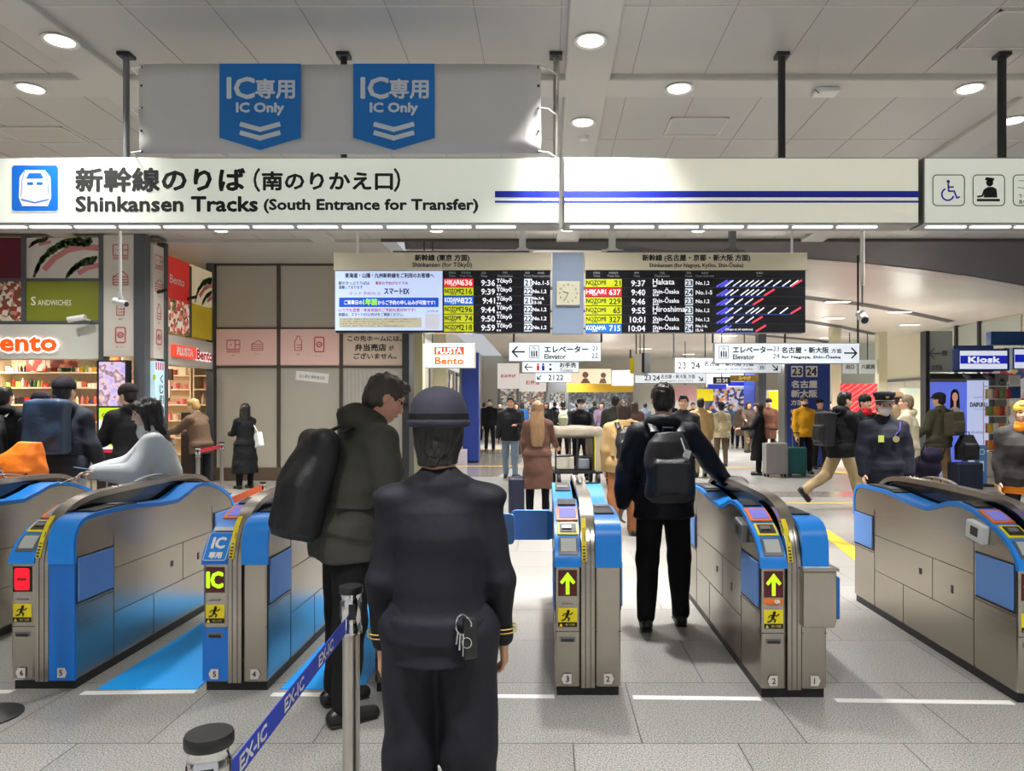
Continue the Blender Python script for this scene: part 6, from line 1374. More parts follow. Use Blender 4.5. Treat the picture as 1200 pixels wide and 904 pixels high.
# ---- stooping man with the big backpack at gate 4
k = skeleton(lean=15, head=(-8, 24, 0), aL=(16, 4, 66, 16), aR=(4, 10, 74, 12), lL=(3, 3, 6), lR=(-3, 4, 2))
mx_, my_ = wx(418, 3.78), 3.78
man, k = person('stooping man in dark hooded jacket looking down at the gate beside the uniformed woman', mx_-.06, my_, -54, 1.80, .008, k, skin=mat('skin_ruddy', (214, 158, 134), .5), hair=('short', HG), top=dict(m=olive, hem=.80, bulk=.030, flare=1.02, hood=1.12, sleeve=.008), pants=blk, lower=dict(bulk=.006), glasses=True, wr=.011, seed=11)
backpack('large black roll-top backpack on the stooping man', k, bpm, w=.36, hgt=.50, d=.20, zc=1.10, off=.150, topr=.06, pocket=False)
# ---- man with round backpack walking through gate 2/3
k = skeleton(head=(-4, 8, 0), lean=3, aL=(2, 14, 10, 6), aR=(20, 36, 24, -2), lL=(-4, 4, 3), lR=(5, 3, 4))
y_ = 5.25
bm_, k = person('man in black jacket with black backpack walking away between the two middle gates', wx(778, y_), y_, 0, 1.76, .009, k, hair=('short', HB), top=dict(m=C_('blue_black', (20, 23, 32), .55), hem=.80, bulk=.028, hood=1.05, sleeve=.008, flare=1.02), pants=blk, lower=dict(bulk=.008), wr=.010, seed=21)
bpk = backpack('round black backpack on the man walking between the middle gates', k, mat('nylon_graphite', (40, 41, 46), .5, bump=.3, bscale=16), w=.34, hgt=.48, d=.17, zc=1.16, off=.172)
MB().bar((k.U((.06, -.36, 1.36)))*k.s, (k.U((.10, -.36, 1.24)))*k.s, .012, .01).build('charm_strap', M['chrome'], bpk); MB().obox(tuple(k.U((.10, -.365, 1.25))*k.s), (.022, .008, .028), rotm('Y', .3)).build('charm', M['white'], bpk, bevel=.004)
# ---- woman in white leaning over gate 6/5
y_ = 5.75; k = skeleton(fem=True, lean=8, head=(4, 12, 0), aL=(26, 12, 70, 30), aR=(44, 10, 36, 20))
ww, k = person('woman in white puffer jacket with long black hair holding a phone over the gate', wx(190, y_), y_, 116, 1.66, .008, k, skin=mat('skin_fair', (226, 190, 178), .5), hair=('long', HB), top=dict(m=wht, hem=.78, bulk=.034, sleeve=.018), pants=blk, wr=.013, seed=31, scarf=C_('white_fleece', (226, 228, 230)))
t = holder('phone', 'dark phone in the hand of the woman in white', 'phone', k); w_, d_ = k.arm[0][2], k.arm[0][3]; MB().obox(tuple((w_+d_*.13+Vector((0, 0, .012)))*k.s), (.036, .075, .004), rotm('X', R(12))).build('phone_body', M['black'], t, bevel=.004); MB().obox(tuple((w_+d_*.13+Vector((0, 0, .0170)))*k.s), (.032, .070, .0008), rotm('X', R(12))).build('phone_screen', glow('phone_blue', (70, 110, 150), .4), t)
t = holder('paper_ticket', 'small white slip in the other hand of the woman in white', 'ticket', k); w_, d_ = k.arm[1][2], k.arm[1][3]; MB().obox(tuple((w_+d_*.17+Vector((0, .02, -.03)))*k.s), (.045, .06, .0006), rotm('X', R(-25))).build('slip', M['white'], t)
# ---- people at the shop
def simple(label, px, y_, rz, H, topm, pantm, hair=('short', None), h=.016, sk=None, hem=.80, bulk=.02, bag=None, **kw):
    kk = sk or skeleton(); tp = dict(m=topm, hem=hem, bulk=bulk, **{a: kw.pop(a) for a in list(kw) if a in ('hood', 'flare', 'sleeve', 'name', 'open', 'inner', 'sole')})
    r, kk = person(label, wx(px, y_), y_, rz, H, h, kk, hair=hair, top=tp, pants=pantm, **kw); return r, kk
r, k = simple('man with dark hair and dark backpack at the left edge, facing the shop', 5, 9.0, 8, 1.82, blk, blk, ('short', HB), .014, bulk=.04, hood=1.0); backpack('dark backpack on the man at the left edge', k, bpm, w=.33, hgt=.46)
r, k = simple('person in navy jacket and dark purple hat facing the shop shelves', 48, 8.9, 4, 1.74, nav, blk, ('short', HB), .016, bulk=.035, hat=('beanie', C_('aubergine', (34, 26, 40))))
y3 = 7.55; k = skeleton(aL=(8, 24, 12, 10), aR=(4, 14, 14, 8)); r, k = simple('tall man with navy backpack and pale trousers facing the shop', 76, y3, 2, 1.87, C_('slate_jacket', (44, 50, 60)), C_('pale_grey', (136, 148, 156)), ('short', HB), .011, sk=k, bulk=.03, hat=('beanie', C_('plum_black', (28, 24, 32))), hood=1.0, wr=.01); backpack('big navy blue backpack on the tall man in front of the shop', k, bpn, w=.37, hgt=.52, d=.20, zc=1.30, off=.165, pocket=False, boxy=True)
suitcase('tan suitcase with raised steel handle beside the tall man with the navy backpack', wx(112, 7.2), 7.2, 10, mat('case_tan', (196, 150, 96), .4), w=.38, hgt=.56, hz=.34)
o_ = suitcase('dark suitcase carrying an orange bag at the left edge', wx(30, 6.9), 6.9, 0, mat('case_dark', (40, 40, 44), .4), w=.38, hgt=.70, hz=.2)
t = thing('travel_bag', 'bright orange travel bag on the dark suitcase at the left edge', 'bag', (wx(18, 6.85), 6.85, .80), 0)
V = Vox((-.38, -.28, -.02), (.42, .28, .55), .012); V.loft([(.0, 0, 0, .27, .17), (.18, .02, 0, .26, .18), (.34, .08, 0, .18, .13), (.45, .14, 0, .09, .07)], .03, p=2.6); V.noise(.008, 18, 5); V.mesh('bag_body', mat('nylon_orange', (232, 118, 20), .5, bump=.3, bscale=16), t); MB().tube([(-.02, -.17, .22), (.06, -.22, .14), (.16, -.19, .1), (.22, -.15, .17)], .010, n=8).build('handle', M['dark'], t)
r, k = simple('person in black hooded coat and beanie turned left before the tall lit screen', 156, 8.6, 64, 1.84, blk, blk, ('short', HB), .014, sk=skeleton(lean=6, head=(4, 10, 0), aL=(30, 8, 60, 20), aR=(34, 8, 50, 20)), bulk=.05, hood=1.15, hat=('beanie', C_('black_brown', (38, 32, 30))))
r, k = simple('blond person in brown jacket reaching over goods in the side opening of the shop', 236, 12.4, 78, 1.72, C_('brown_taupe', (92, 72, 56)), blk, ('short', HY), .016, sk=skeleton(lean=12, aL=(50, 8, 30, 10), aR=(46, 10, 34, 10), head=(0, 14, 0)), bulk=.03)
r, k = simple('woman in long black coat with a white shoulder bag by the wall panels', 287, 13.9, 52, 1.63, blk, blk, ('long', HB), .014, sk=skeleton(fem=True, aL=(24, 6, 66, 20), aR=(20, 6, 50, 16)), hem=.32, flare=1.35, bulk=.02, name='coat')
t = holder('shoulder_bag', 'white shoulder bag on the woman in the long black coat', 'bag', k); cc_ = Vector((.20, -.10, .98)); MB().obox(tuple(cc_*k.s), (.05, .17, .14), rotm('X', R(-18))).build('bag_body', M['white'], t, bevel=.02); MB().tube([(cc_+Vector((0, .1, .13)))*k.s, (k.U((.12, .03, 1.47)))*k.s, (cc_+Vector((0, -.1, .13)))*k.s], .012, n=6, flat=.4).build('strap', M['white'], t)
# ---- middle distance
y_ = 10.7; k = skeleton(fem=True, aL=(6, 8, 14, 6), aR=(30, 12, 36, 4), lL=(0, 3, 0), lR=(2, 3, 0), head=(-12, 3, 0))
r, k = simple('woman with very long light brown hair in a long cocoa coat facing away', 630, y_, -6, 1.66, brwn, blk, ('long', HL), .012, sk=k, hem=.40, flare=1.22, bulk=.022, name='coat', wr=.007)
A = Vox(np.array(k.hd((0, 0, 1.35)))-.42, np.array(k.hd((0, 0, 1.5)))+.25, .012); A.loft([(1.05, 0, -.16, .08, .022), (1.2, .0, -.15, .105, .03), (1.4, 0, -.12, .115, .042), (1.6, 0, -.05, .095, .06)], .03); A.noise(.005, 60, 6, (1, 1, .2)); A.mesh('hair_length', HL, r, k.s)
suitcase('small navy suitcase by the feet of the woman in the cocoa coat', wx(605, 10.3), 10.3, 5, mat('case_navy', (38, 42, 66), .4), w=.22, hgt=.52, d=.36, hz=.02, handle=False)
# baggage cart
cy_ = 14.2; ct = thing('baggage_cart', 'wheeled baggage cart wrapped in beige padded covers, pushed by a capped attendant', 'cart', (wx(676, cy_), cy_, 0), R(6)); cov = mat('cover_beige', (176, 166, 146), .7, bump=.4, bscale=10)
V = Vox((-.60, -.42, .3), (.62, .9, 1.24), .014); V.rbox((0, .25, 1.08), (.46, .55, .10), .07); V.rbox((.40, .25, .72), (.11, .55, .42), .06, .04); V.noise(.008, 14, 3); V.mesh('padded_cover', cov, ct)
MB().box(-.46, .46, -.28, .78, .28, .34).build('deck', M['dark'], ct)
for x in (-.45, -.03, .28):
    for y__ in (-.28, .75): MB().box(x-.015, x+.015, y__-.015, y__+.015, .34, .99).build('post', M['dark'], ct)
for z in (.62, .97): MB().box(-.45, .30, -.29, -.27, z-.012, z+.012).build('rail', M['dark'], ct)
tag(MB().box(wx(676, cy_)-.40, wx(676, cy_)-.06, cy_-.16, cy_+.5, .35, .60).build('parcel', M['offwhite'], bevel=.02), 'cream parcel on the baggage cart deck, left one', 'parcel'); tag(MB().box(wx(676, cy_)+.0, wx(676, cy_)+.24, cy_-.16, cy_+.5, .35, .56).build('parcel', C_('parcel_grey', (140, 146, 156)), bevel=.02), 'grey parcel on the baggage cart deck, right one', 'parcel')
for x in (-.38, .38):
    for y__ in (-.2, .68): MB().cyl((y__, .15), .14, x-.03, x+.03, 20, axis='x').cyl((y__, .15), .05, x-.035, x+.035, 12, axis='x').build('wheel', M['black'], ct, bevel=.008)
MB().bar((.31, -.29, .36), (.31, -.29, 1.0), .02, .02, up=(0, 1, 0)).build('yellow_strip', M['yellow'], ct)
r, k = simple('attendant in navy uniform and cap pushing the beige covered cart towards us', 681, 15.6, 180, 1.74, nav, nav, ('short', HB), .015, sk=skeleton(aL=(34, 10, 46, 10), aR=(34, 10, 46, 10)), bulk=.03, hat=('cap', nav), mask=wmask)
r, k = simple('man in open black jacket and pale jeans walking towards us beside the cocoa coat', 598, 15.8, 176, 1.78, blk2, jean, ('short', HD), .015, sk=skeleton(aL=(20, 12, 78, 30), aR=(6, 10, 16, 6), lL=(8, 2, 2), lR=(-6, 2, 8)), bulk=.03, hem=.82)
y_ = 8.9; r, k = simple('person in tan coat and brown trousers left of the backpack man, seen from behind', 731, y_, 4, 1.66, tan, C_('rust_brown', (142, 92, 58)), ('bob', HD), .014, hem=.82, bulk=.04, lower=dict(bulk=.02)); backpack('dark slim backpack on the person in the tan coat', k, bpm, w=.28, hgt=.40, d=.13, zc=1.2, off=.18)
r, k = simple('man in dark green jacket walking away left of the backpack man', 721, 14.6, 0, 1.80, C_('bottle_green', (44, 48, 40)), blk, ('short', HB), .017, bulk=.045); t = holder('briefcase', 'black briefcase carried by the man in the dark green jacket', 'bag', k); MB().box(-.36, -.28, -.2, .2, .42, .72).build('bag_body', M['black'], t, bevel=.02); MB().tube([(-.32, -.06, .72), (-.32, -.05, .78), (-.32, .05, .78), (-.32, .06, .72)], .01, n=6).build('handle', M['black'], t)
r, k = simple('man whose face looks out beside the head of the backpack man', 801, 11.8, 168, 1.76, blk2, blk, ('short', HB), .014)
r, k = simple('man in a long tan jacket walking away, right of the backpack man', 821, 16.2, -4, 1.76, tan, C_('stone', (150, 140, 118)), ('short', HB), .016, hem=.66, bulk=.045, sk=skeleton(lL=(-12, 2, 10), lR=(10, 2, 4)))
r, k = simple('person in cream jacket with a beige backpack walking away', 845, 19.0, 3, 1.66, crm, C_('drab', (96, 84, 66)), ('short', HB), .018, bulk=.03, hat=('beanie', C_('ink_violet', (34, 32, 52)))); backpack('beige backpack on the person in the cream jacket', k, tanb, w=.32, hgt=.44, d=.14)
r, k = simple('woman in long black coat turned left beside the grey suitcase', 889, 16.6, 74, 1.66, blk, blk, ('bob', HD), .015, hem=.36, flare=1.2, name='coat', sk=skeleton(fem=True, aL=(34, 6, 50, 20), aR=(10, 6, 20, 6)))
suitcase('large silver grey suitcase beside the woman in the long black coat', wx(908, 16.2), 16.2, 4, mat('case_silver', (164, 162, 160), .35, .3), w=.50, hgt=.70, hz=.28)
suitcase('teal green suitcase in front of the man in mustard yellow', wx(933.5, 16.3), 16.3, -6, mat('case_teal', (18, 92, 94), .4), w=.40, hgt=.60, hz=.30)
r, k = simple('bearded man in mustard yellow sweater standing before the blue pillar sign', 942.5, 16.9, 182, 1.80, yel, blk, ('short', HB), .014, bulk=.028, hem=.84, wr=.005)
q = Vox(np.array(k.hd((0, .06, 1.57)))-.1, np.array(k.hd((0, .06, 1.57)))+.1, .012); q.ell(k.hd((0, .045, 1.562)), (.062, .06, .044), M=MM(k.HA)); q.mesh('beard', HB, r, k.s)
r, k = simple('person holding up a phone behind the shoulder of the man in mustard yellow', 961, 18.2, 172, 1.74, C_('grey_knit', (110, 106, 100)), blk, ('short', HB), .018, sk=skeleton(aR=(40, 8, 90, 20)), hat=('cap', blk))
r, k = simple('person in brown coat and black beanie before the yellow poster', 901, 21.5, 176, 1.78, C_('chestnut', (98, 62, 44)), blk, ('short', HB), .019, hat=('beanie', blk), hem=.6)
y_ = 11.2; k = skeleton(lean=4, aL=(30, 8, 58, 20), aR=(36, 8, 56, 20), lL=(-24, 2, 34), lR=(20, 2, 6), head=(0, 6, 0))
r, k = simple('man in black puffer jacket and khaki trousers striding right, one foot lifted behind', 986, y_, -78, 1.84, blk, khaki, ('short', HB), .011, sk=k, bulk=.045, hood=1.1, lower=dict(bulk=.01), wr=.010); backpack('boxy black backpack on the striding man in khaki trousers', k, bpm, w=.32, hgt=.50, d=.20, zc=1.2, off=.19, boxy=True)
r, k = simple('person in long black coat and red scarf between the striding man and the officer', 1014, 12.2, 200, 1.76, blk, blk, ('short', HB), .014, hem=.42, bulk=.03, scarf=C_('red', (190, 30, 44)), hat=('beanie', blk), name='coat')
# masked officer
y_ = 8.1; k = skeleton(aL=(3, 9, 12, 6), aR=(3, 9, 12, 6), head=(4, 3, 0))
of2, k = person('masked station officer in peaked cap and navy coat facing us behind the right gate', wx(1036, y_), y_, 172, 1.71, .010, k, hair=('short', HD), top=dict(m=nav, hem=.78, bulk=.035, sleeve=.01), pants=nav, mask=wmask, glasses=True, wr=.006, seed=44)
s_ = k.s; ca = k.hd((0, -.012, 0)); cx_, cy2 = k.hd((0, -.008, 1.7)).x*s_, k.hd((0, -.008, 1.7)).y*s_
cp = MB().lathe((cx_, cy2, 0), [(.09*s_, 1.690*s_), (.102*s_, 1.69*s_), (.102*s_, 1.725*s_), (.128*s_, 1.765*s_), (.124*s_, 1.785*s_), (.06*s_, 1.80*s_), (.001, 1.80*s_)], 36, .95, 1.08).build('peaked_cap', navu, of2, smooth=True)
MB().lathe((cx_, cy2, 0), [(.1035*s_, 1.692*s_), (.1035*s_, 1.722*s_)], 36, .95, 1.08).build('cap_band', blk, cp)
MB().tube([(cx_+.105*s_*cos(R(a)), cy2+.112*s_*sin(R(a)), 1.697*s_) for a in range(10, 171, 10)], .0045, n=6).build('cap_cord', mat('silver_cord', (206, 200, 190), .35, .5), cp)
vs = []; n = 12
for i in range(n+1):
    a = R(20+140*i/n); vs += [(cx_+.10*s_*cos(a), cy2+.108*s_*sin(a), 1.694*s_), (cx_+.112*s_*cos(a), cy2+(.118+.055*sin(a)**2)*s_*sin(a), (1.694-.030*sin(a))*s_)]
o = MB().add(vs, [(2*i, 2*i+1, 2*i+3, 2*i+2) for i in range(n)]).build('visor', M['black'], cp); sd = o.modifiers.new('s', 'SOLIDIFY'); sd.thickness = .004
MB().lathe((0, 0, 0), [(.001, 0), (.02, .0), (.016, .006), (.001, .008)], 14).build('cap_badge', mat('badge_gold', (200, 180, 110), .3, .8), cp, loc=(cx_, cy2+.118*s_, 1.735*s_)).rotation_euler = (R(-75), 0, 0)
MB().box(.055, .115, .178, .184, 1.20, 1.275).build('name_tag', mat('tag_lime', (190, 204, 90), .5), of2); q = MB().cyl((-.07, 1.235), .035, .180, .186, 16, axis='y').build('chest_emblem', mat('emblem_gold', (150, 140, 100), .5), of2)
MB().tube([k.U((-.16, .05, 1.45))*s_, k.U((-.12, .15, 1.36))*s_, k.U((-.06, .175, 1.30))*s_], .008, n=6).build('shoulder_cord', mat('cord_indigo', (44, 40, 120), .6), of2)
r, k = simple('person in tan cap standing behind the masked officer', 1051, 12.8, 20, 1.82, C_('sand', (150, 128, 96)), blk, ('short', HD), .015, hat=('cap', C_('tan_cap', (176, 146, 110))))
r, k = simple('person with short light brown hair in a cream fleece turned left behind the officer', 1062, 11.6, 62, 1.76, crm, khaki, ('short', hairmat('ash', (132, 112, 90))), .014, bulk=.05, hood=1.0)
y_ = 13.4; r, k = simple('man in olive jacket and khaki trousers beside the lilac advert screen', 1101, y_, 26, 1.82, grn, C_('camel', (168, 140, 98)), ('short', HB), .013, bulk=.04, sk=skeleton(head=(14, 6, 0), aL=(16, 10, 40, 10), lL=(3, 3, 3), lR=(-4, 3, 6)), hat=('cap', C_('dark_cap', (34, 32, 32))), lower=dict(bulk=.015)); backpack('boxy olive backpack on the man in the olive jacket', k, bpo, w=.36, hgt=.42, d=.18, zc=1.22, off=.19, boxy=True)
suitcase('large dark blue suitcase under a black bag right of the man in olive', wx(1131, 13.2), 13.2, 8, mat('case_ink', (24, 32, 54), .4), w=.52, hgt=.50, d=.30, handle=False)
t = thing('travel_bag', 'black rounded travel bag standing on the dark blue suitcase', 'bag', (wx(1133, 13.2), 13.2, .602), 0); V = Vox((-.3, -.2, -.02), (.3, .2, .56), .013); V.loft([(0, 0, 0, .2, .12), (.25, 0, 0, .2, .14), (.46, 0, 0, .1, .08)], .02, p=3); V.rbox((0, -.12, .18), (.13, .03, .12), .03, .02); V.mesh('bag_body', bpm, t); MB().tube([(-.05, 0, .45), (-.04, 0, .51), (.04, 0, .51), (.05, 0, .45)], .01, n=6).build('handle', M['black'], t)
# pushchair
t = thing('pushchair', 'folded dark pushchair with a patterned bundle between the officer and the man in olive', 'pushchair', (wx(1084, 12.0), 12.0, 0), R(15))
for s in (-1, 1):
    MB().tube([(s*.22, .25, .08), (s*.22, -.05, .6), (s*.22, -.25, 1.0)], .014, n=8).build('frame_tube', M['dark'], t); MB().tube([(s*.22, -.28, .08), (s*.22, .0, .5)], .014, n=8).build('frame_tube', M['dark'], t)
    for y__ in (.27, -.28): MB().cyl((y__, .08), .075, s*.24-.015, s*.24+.015, 18, axis='x').build('wheel', M['black'], t, bevel=.006)
MB().tube([(-.22, -.25, 1.0), (.22, -.25, 1.0)], .016, n=8).build('handle_bar', M['black'], t)
V = Vox((-.3, -.35, .25), (.3, .35, .95), .014); V.ell((0, -.02, .58), (.21, .24, .2)); V.ell((0, -.15, .78), (.19, .15, .14), .04); V.noise(.01, 18, 2); V.mesh('seat_fabric', C_('ink_purple', (40, 36, 58)), t)
V = Vox((-.2, -.1, .5), (.2, .4, .9), .014); V.ell((0, .15, .68), (.13, .11, .10)); V.noise(.014, 34, 3); V.mesh('blanket', picture_material('checked_blanket', [(0, (60, 56, 58)), (.5, (196, 190, 184)), (1, (90, 84, 84))], 30, 0, 2), t); MB().box(-.12, .12, .1, .32, .30, .34).build('basket', M['yellow'], t)
# person at the right edge
r, k = simple('person in black padded jacket and orange scarf at the right picture edge', 1199, 7.6, 150, 1.62, C_('graphite', (44, 42, 42)), nav, ('short', hairmat('sand', (170, 140, 80))), .012, bulk=.06, scarf=C_('orange', (226, 130, 30)), hat=('beanie', C_('yellow_knit', (214, 176, 70))), hem=.82, wr=.012)
q = Vox((-.35, -.3, .68), (.35, .3, .9), .014); q.loft([(.74, 0, 0, .225, .185), (.84, 0, 0, .22, .185)], .01); q.mesh('orange_hem', C_('orange', (226, 130, 30)), r, k.s)
# ---- far left group
r, k = simple('person in black with a mask standing by the plain blue pillar', 574, 25.5, 176, 1.80, blk, blk, ('short', HB), .02, bulk=.04, mask=wmask)
r, k = simple('person in black coat right of the cream column, looking at a phone', 551, 23.5, 190, 1.72, blk, blk, ('short', HB), .02, bulk=.03, sk=skeleton(head=(0, 22, 0), aL=(20, 6, 80, 20)))
suitcase('white suitcase with raised handle by the plain blue pillar', wx(556, 24.6), 24.6, 0, M['white'], w=.36, hgt=.58, hz=.5)
t = thing('paper_bag', 'pale lilac paper bag on the floor behind the uniformed woman', 'bag', (wx(541, 20.0), 19.7, 0), 0); MB().box(-.18, .18, -.08, .08, 0, .40).build('bag_body', mat('paper_lilac', (196, 190, 206), .6), t, bevel=.006); MB().tube([(-.06, 0, .40), (-.04, 0, .52), (.04, 0, .52), (.06, 0, .40)], .008, n=6).build('handle', M['white'], t)
r, k = simple('person with a cream and green backpack walking away behind the cart', 660, 22.5, 0, 1.74, blk2, blk, ('short', HB), .02, bulk=.03); backpack('cream and green backpack on the person behind the cart', k, mat('nylon_sage', (176, 184, 150), .6), w=.3, hgt=.44, d=.14)
# ---- distant passers-by
FARP = [(586, 30, 176, 1.7, blk, 'black coat', 'left of the jeans man'), (612, 31, 0, 1.68, C_('royal_blue', (60, 120, 200)), 'bright blue jacket', 'behind the light brown hair'), (650, 33, 10, 1.75, nav, 'navy coat', 'near the grey counter'), (640, 27.5, 182, 1.72, blk2, 'charcoal coat', 'left of the cart attendant'), (697, 30, 0, 1.76, blk, 'black jacket', 'above the right end of the cart'),
        (705, 24, 170, 1.72, C_('mauve', (120, 100, 120)), 'mauve jacket', 'just left of the green jacket man'), (756, 30, 0, 1.7, C_('grey_blue', (90, 100, 116)), 'grey blue coat', 'left of the backpack man\'s head'), (744, 20, 4, 1.70, C_('umber', (70, 48, 40)), 'dark brown coat', 'between green jacket man and backpack man'), (812, 27, 176, 1.7, C_('wine', (110, 46, 52)), 'wine red coat', 'beyond the tan jacket man'),
        (856, 29, 180, 1.66, C_('steel_blue', (70, 96, 120)), 'steel blue coat', 'beside the beige backpack'), (868, 27, 150, 1.66, C_('taupe', (110, 96, 84)), 'taupe coat', 'left of the long black coat woman'), (877, 24.5, 200, 1.72, C_('mocha', (86, 70, 62)), 'mocha coat with arm out', 'beside the dark column'), (834, 32, 10, 1.72, blk, 'black coat', 'by the blue and white shop'), (788, 34, 2, 1.74, blk2, 'dark coat', 'under the pink board'),
        (676, 35, 0, 1.7, C_('pale_grey2', (150, 150, 150)), 'pale grey coat', 'at the grey counter'), (720, 37, 180, 1.7, nav, 'navy suit', 'far off at the counter'), (567, 33, 0, 1.72, blk2, 'dark jacket', 'farthest left by the shop windows'), (605, 23.5, 170, 1.7, blk, 'black jacket', 'behind the jeans man'), (972, 24, 176, 1.72, C_('beige_knit', (170, 150, 130)), 'beige sweater', 'beside the blue pillar sign'), (1160, 22.0, 180, 1.6, C_('clerk_red', (170, 50, 50)), 'red apron', 'inside the kiosk')]
for i, (px, y_, rz, H, m_, what, where) in enumerate(FARP):
    sk = skeleton(aR=(50, 30, 20, 10) if 'arm out' in what else (random.uniform(-6, 22), 8, random.uniform(8, 50), 6), lL=(random.uniform(-14, 10), 2, 6), lR=(random.uniform(-8, 14), 2, 6), fem=i % 2 == 0)
    simple('distant person in %s, %s' % (what, where), px, y_ if 'kiosk' not in where else 20.9, rz, H, m_, [blk, nav, C_('drab', (96, 84, 66))][i % 3], (['short', 'bob', 'short', 'long'][i % 4], [HB, HD][i % 2]), .022, sk=sk, bulk=.03, hem=[.8, .5, .78][i % 3], seed=i)

# ================================================================ BARRIERS
def stanchion(lab, x, y, top, r, capm=None, base=True, group=None):
    t = thing('queue_stanchion', lab, 'barrier post', (x, y, 0), 0, group)
    if base: MB().lathe((0, 0, 0), [(.001, 0), (.165, 0), (.165, .008), (.12, .022), (.03, .03)], 36).build('base', M['dark'], t, smooth=True)
    MB().cyl((0, 0), r*.82, .02, top-.17, 28).build('pole', M['steel2'], t, smooth=True)
    MB().lathe((0, 0, top-.175), [(r*.82, 0), (r*1.04, .004), (r*1.04, .022), (r*.94, .028), (r*.94, .06), (r, .064), (r, .118), (r*.94, .122), (r*.94, .138), (r*1.0, .142), (r*1.0, .148)], 32).build('collar', M['chrome'], t, smooth=True)
    MB().lathe((0, 0, top-.028), [(.001, 0), (r*1.12, 0), (r*1.16, .004), (r*1.16, .020), (r*1.1, .026), (.001, .028)], 32).build('cap', capm or M['black'], t, smooth=True)
    for a in (0, 90, 180, 270): MB().box(-.012, .012, -r*1.02, -r*.9, top-.115, top-.06).build('belt_slot', M['dark'], t).rotation_euler = (0, 0, R(a+20))
    return t
p1 = (wx(411.5, 2.6), 2.6); p2 = (wx(245, 1.5), 1.5)
stanchion('steel barrier post standing beside the uniformed woman, black cap and chrome collar', p1[0], p1[1], .955, .037)
stanchion('nearest steel barrier post, only its black cap and collar at the bottom edge', p2[0], p2[1], .925, .042)
stanchion('barrier post off the left edge, only its dark base visible', wx(-12, 3.75), 3.72, .95, .036)
# printed belt between the two posts
a = Vector((p1[0]-.010, p1[1]-.04, 0)); b_ = Vector((p2[0]+.03, p2[1]+.04, 0)); n = 24
t = thing('barrier_belt', 'blue retractable belt printed EX-IC between the two near posts', 'barrier belt')
z0a, z0b, wd_ = .845, .845, .055
vs = []
for i in range(n+1):
    u_ = i/n; c0 = a.lerp(b_, u_); sag = .0*sin(PI*u_); zc = z0a+(z0b-z0a)*u_-sag
    vs += [(c0.x, c0.y, zc-wd_), (c0.x, c0.y, zc+wd_*.0+.0)]
o = MB().add(vs, [(2*i, 2*i+2, 2*i+3, 2*i+1) for i in range(n)]).build('belt', mat('belt_blue', (28, 52, 156), .6), t); sd = o.modifiers.new('s', 'SOLIDIFY'); sd.thickness = .002; sd.offset = 0
dirv = (a-b_); Lb = dirv.length; dirv.normalize(); nrm = Vector((dirv.y, -dirv.x, 0))
def belt_text(s, u0, wl):
    f = Flat(0); f.text(s, 0, 0, h=.034, w=wl, bold=.0019)
    f.v = [tuple(b_+dirv*(Lb*u0+x)+nrm*.0025+Vector((0, 0, z0a-wd_/2+z))) for x, y, z in f.v]
    return f.build('lettering', M['wink'], o)
for u0 in (.12, .42, .74): belt_text('EX-IC', u0, .17)
# red and orange belts by the shop
for lab, px, y_, top in (('far barrier post with red belt by the wall panels', 260, 13.0, .94), ('low steel post with orange belt at the feet of the woman in black', 308, 10.6, .48), ('barrier post with red belt by the side opening of the shop', 232, 11.6, .94)):
    stanchion(lab, wx(px, y_), y_, top, .04)
def belt(lab, A, B, m, wdt):
    A = Vector(A); B = Vector(B); d = (B-A).normalized(); A = A+d*.05; B = B-d*.05; o = MB().bar(A, B, .004, wdt, up=(0, 0, 1)).build('barrier_belt', m); tag(o, lab, 'barrier belt')
belt('dark red belt between the two posts by the shop', (wx(260, 13), 13, .86), (wx(232, 11.6), 11.6, .86), mat('belt_red', (176, 24, 50), .6), .06)
belt('orange belt running from the low post towards the gates', (wx(308, 10.6), 10.6, .40), (wx(262, 8.9), 8.9, .38), mat('belt_orange', (226, 92, 36), .6), .10)
stanchion('low steel post at the near end of the orange belt, behind the gate', wx(260, 8.9), 8.9, .48, .04)
# ================================================================ LIGHT AND CAMERA
w = bpy.data.worlds.new('world'); scene.world = w; w.use_nodes = True
bg = w.node_tree.nodes['Background']; bg.inputs[0].default_value = (0.93, 0.96, 1.0, 1); bg.inputs[1].default_value = 0.5
lens = glow('lamp_lens', (255, 252, 244), 3.2); ringm = mat('lamp_ring', (225, 222, 214), .3, .3)
NEAR = [(-4.0, 5.96), (.36, 5.96), (.38, 7.68), (4.9, 7.63), (-4.88, 6.86), (1.25, 6.86), (4.0, 6.86), (-4.0, 12.3), (.35, 12.4), (4.8, 12.3), (9.0, 6.86), (-8.6, 6.9), (-8.6, 11.2), (9.2, 11.5),
        (-4.1, 1.3), (.37, 1.3), (4.87, 1.3), (-1.9, 1.3), (2.6, 1.3), (-4.1, -3), (.37, -3), (4.87, -3), (-1.9, 6.86), (-1.9, 12.45), (2.6, 12.45), (-8, 1.3), (9, 1.3), (-4.1, 9.7), (-6.6, 9.7), (.37, 9.7), (4.87, 9.7), (-5.6, 12.45), (-12.5, 3), (-12.5, 9), (14, 3), (14, 9.7), (18.5, 6.9), (-8.6, -3), (9.4, -3)]  # lamps at the far sides and before the left wall added for light
def lamp_data(e, size, colr=(1, .975, .945), spr=112):
    d = bpy.data.lights.new('downlight_lamp', 'AREA'); d.shape = 'DISK'; d.size = size; d.energy = e; d.color = colr; d.spread = R(spr); return d
dA = lamp_data(LN, .24, spr=84); dA2 = lamp_data(LN*1.15, .24, spr=135); dB = lamp_data(LF, .5)
proto = None
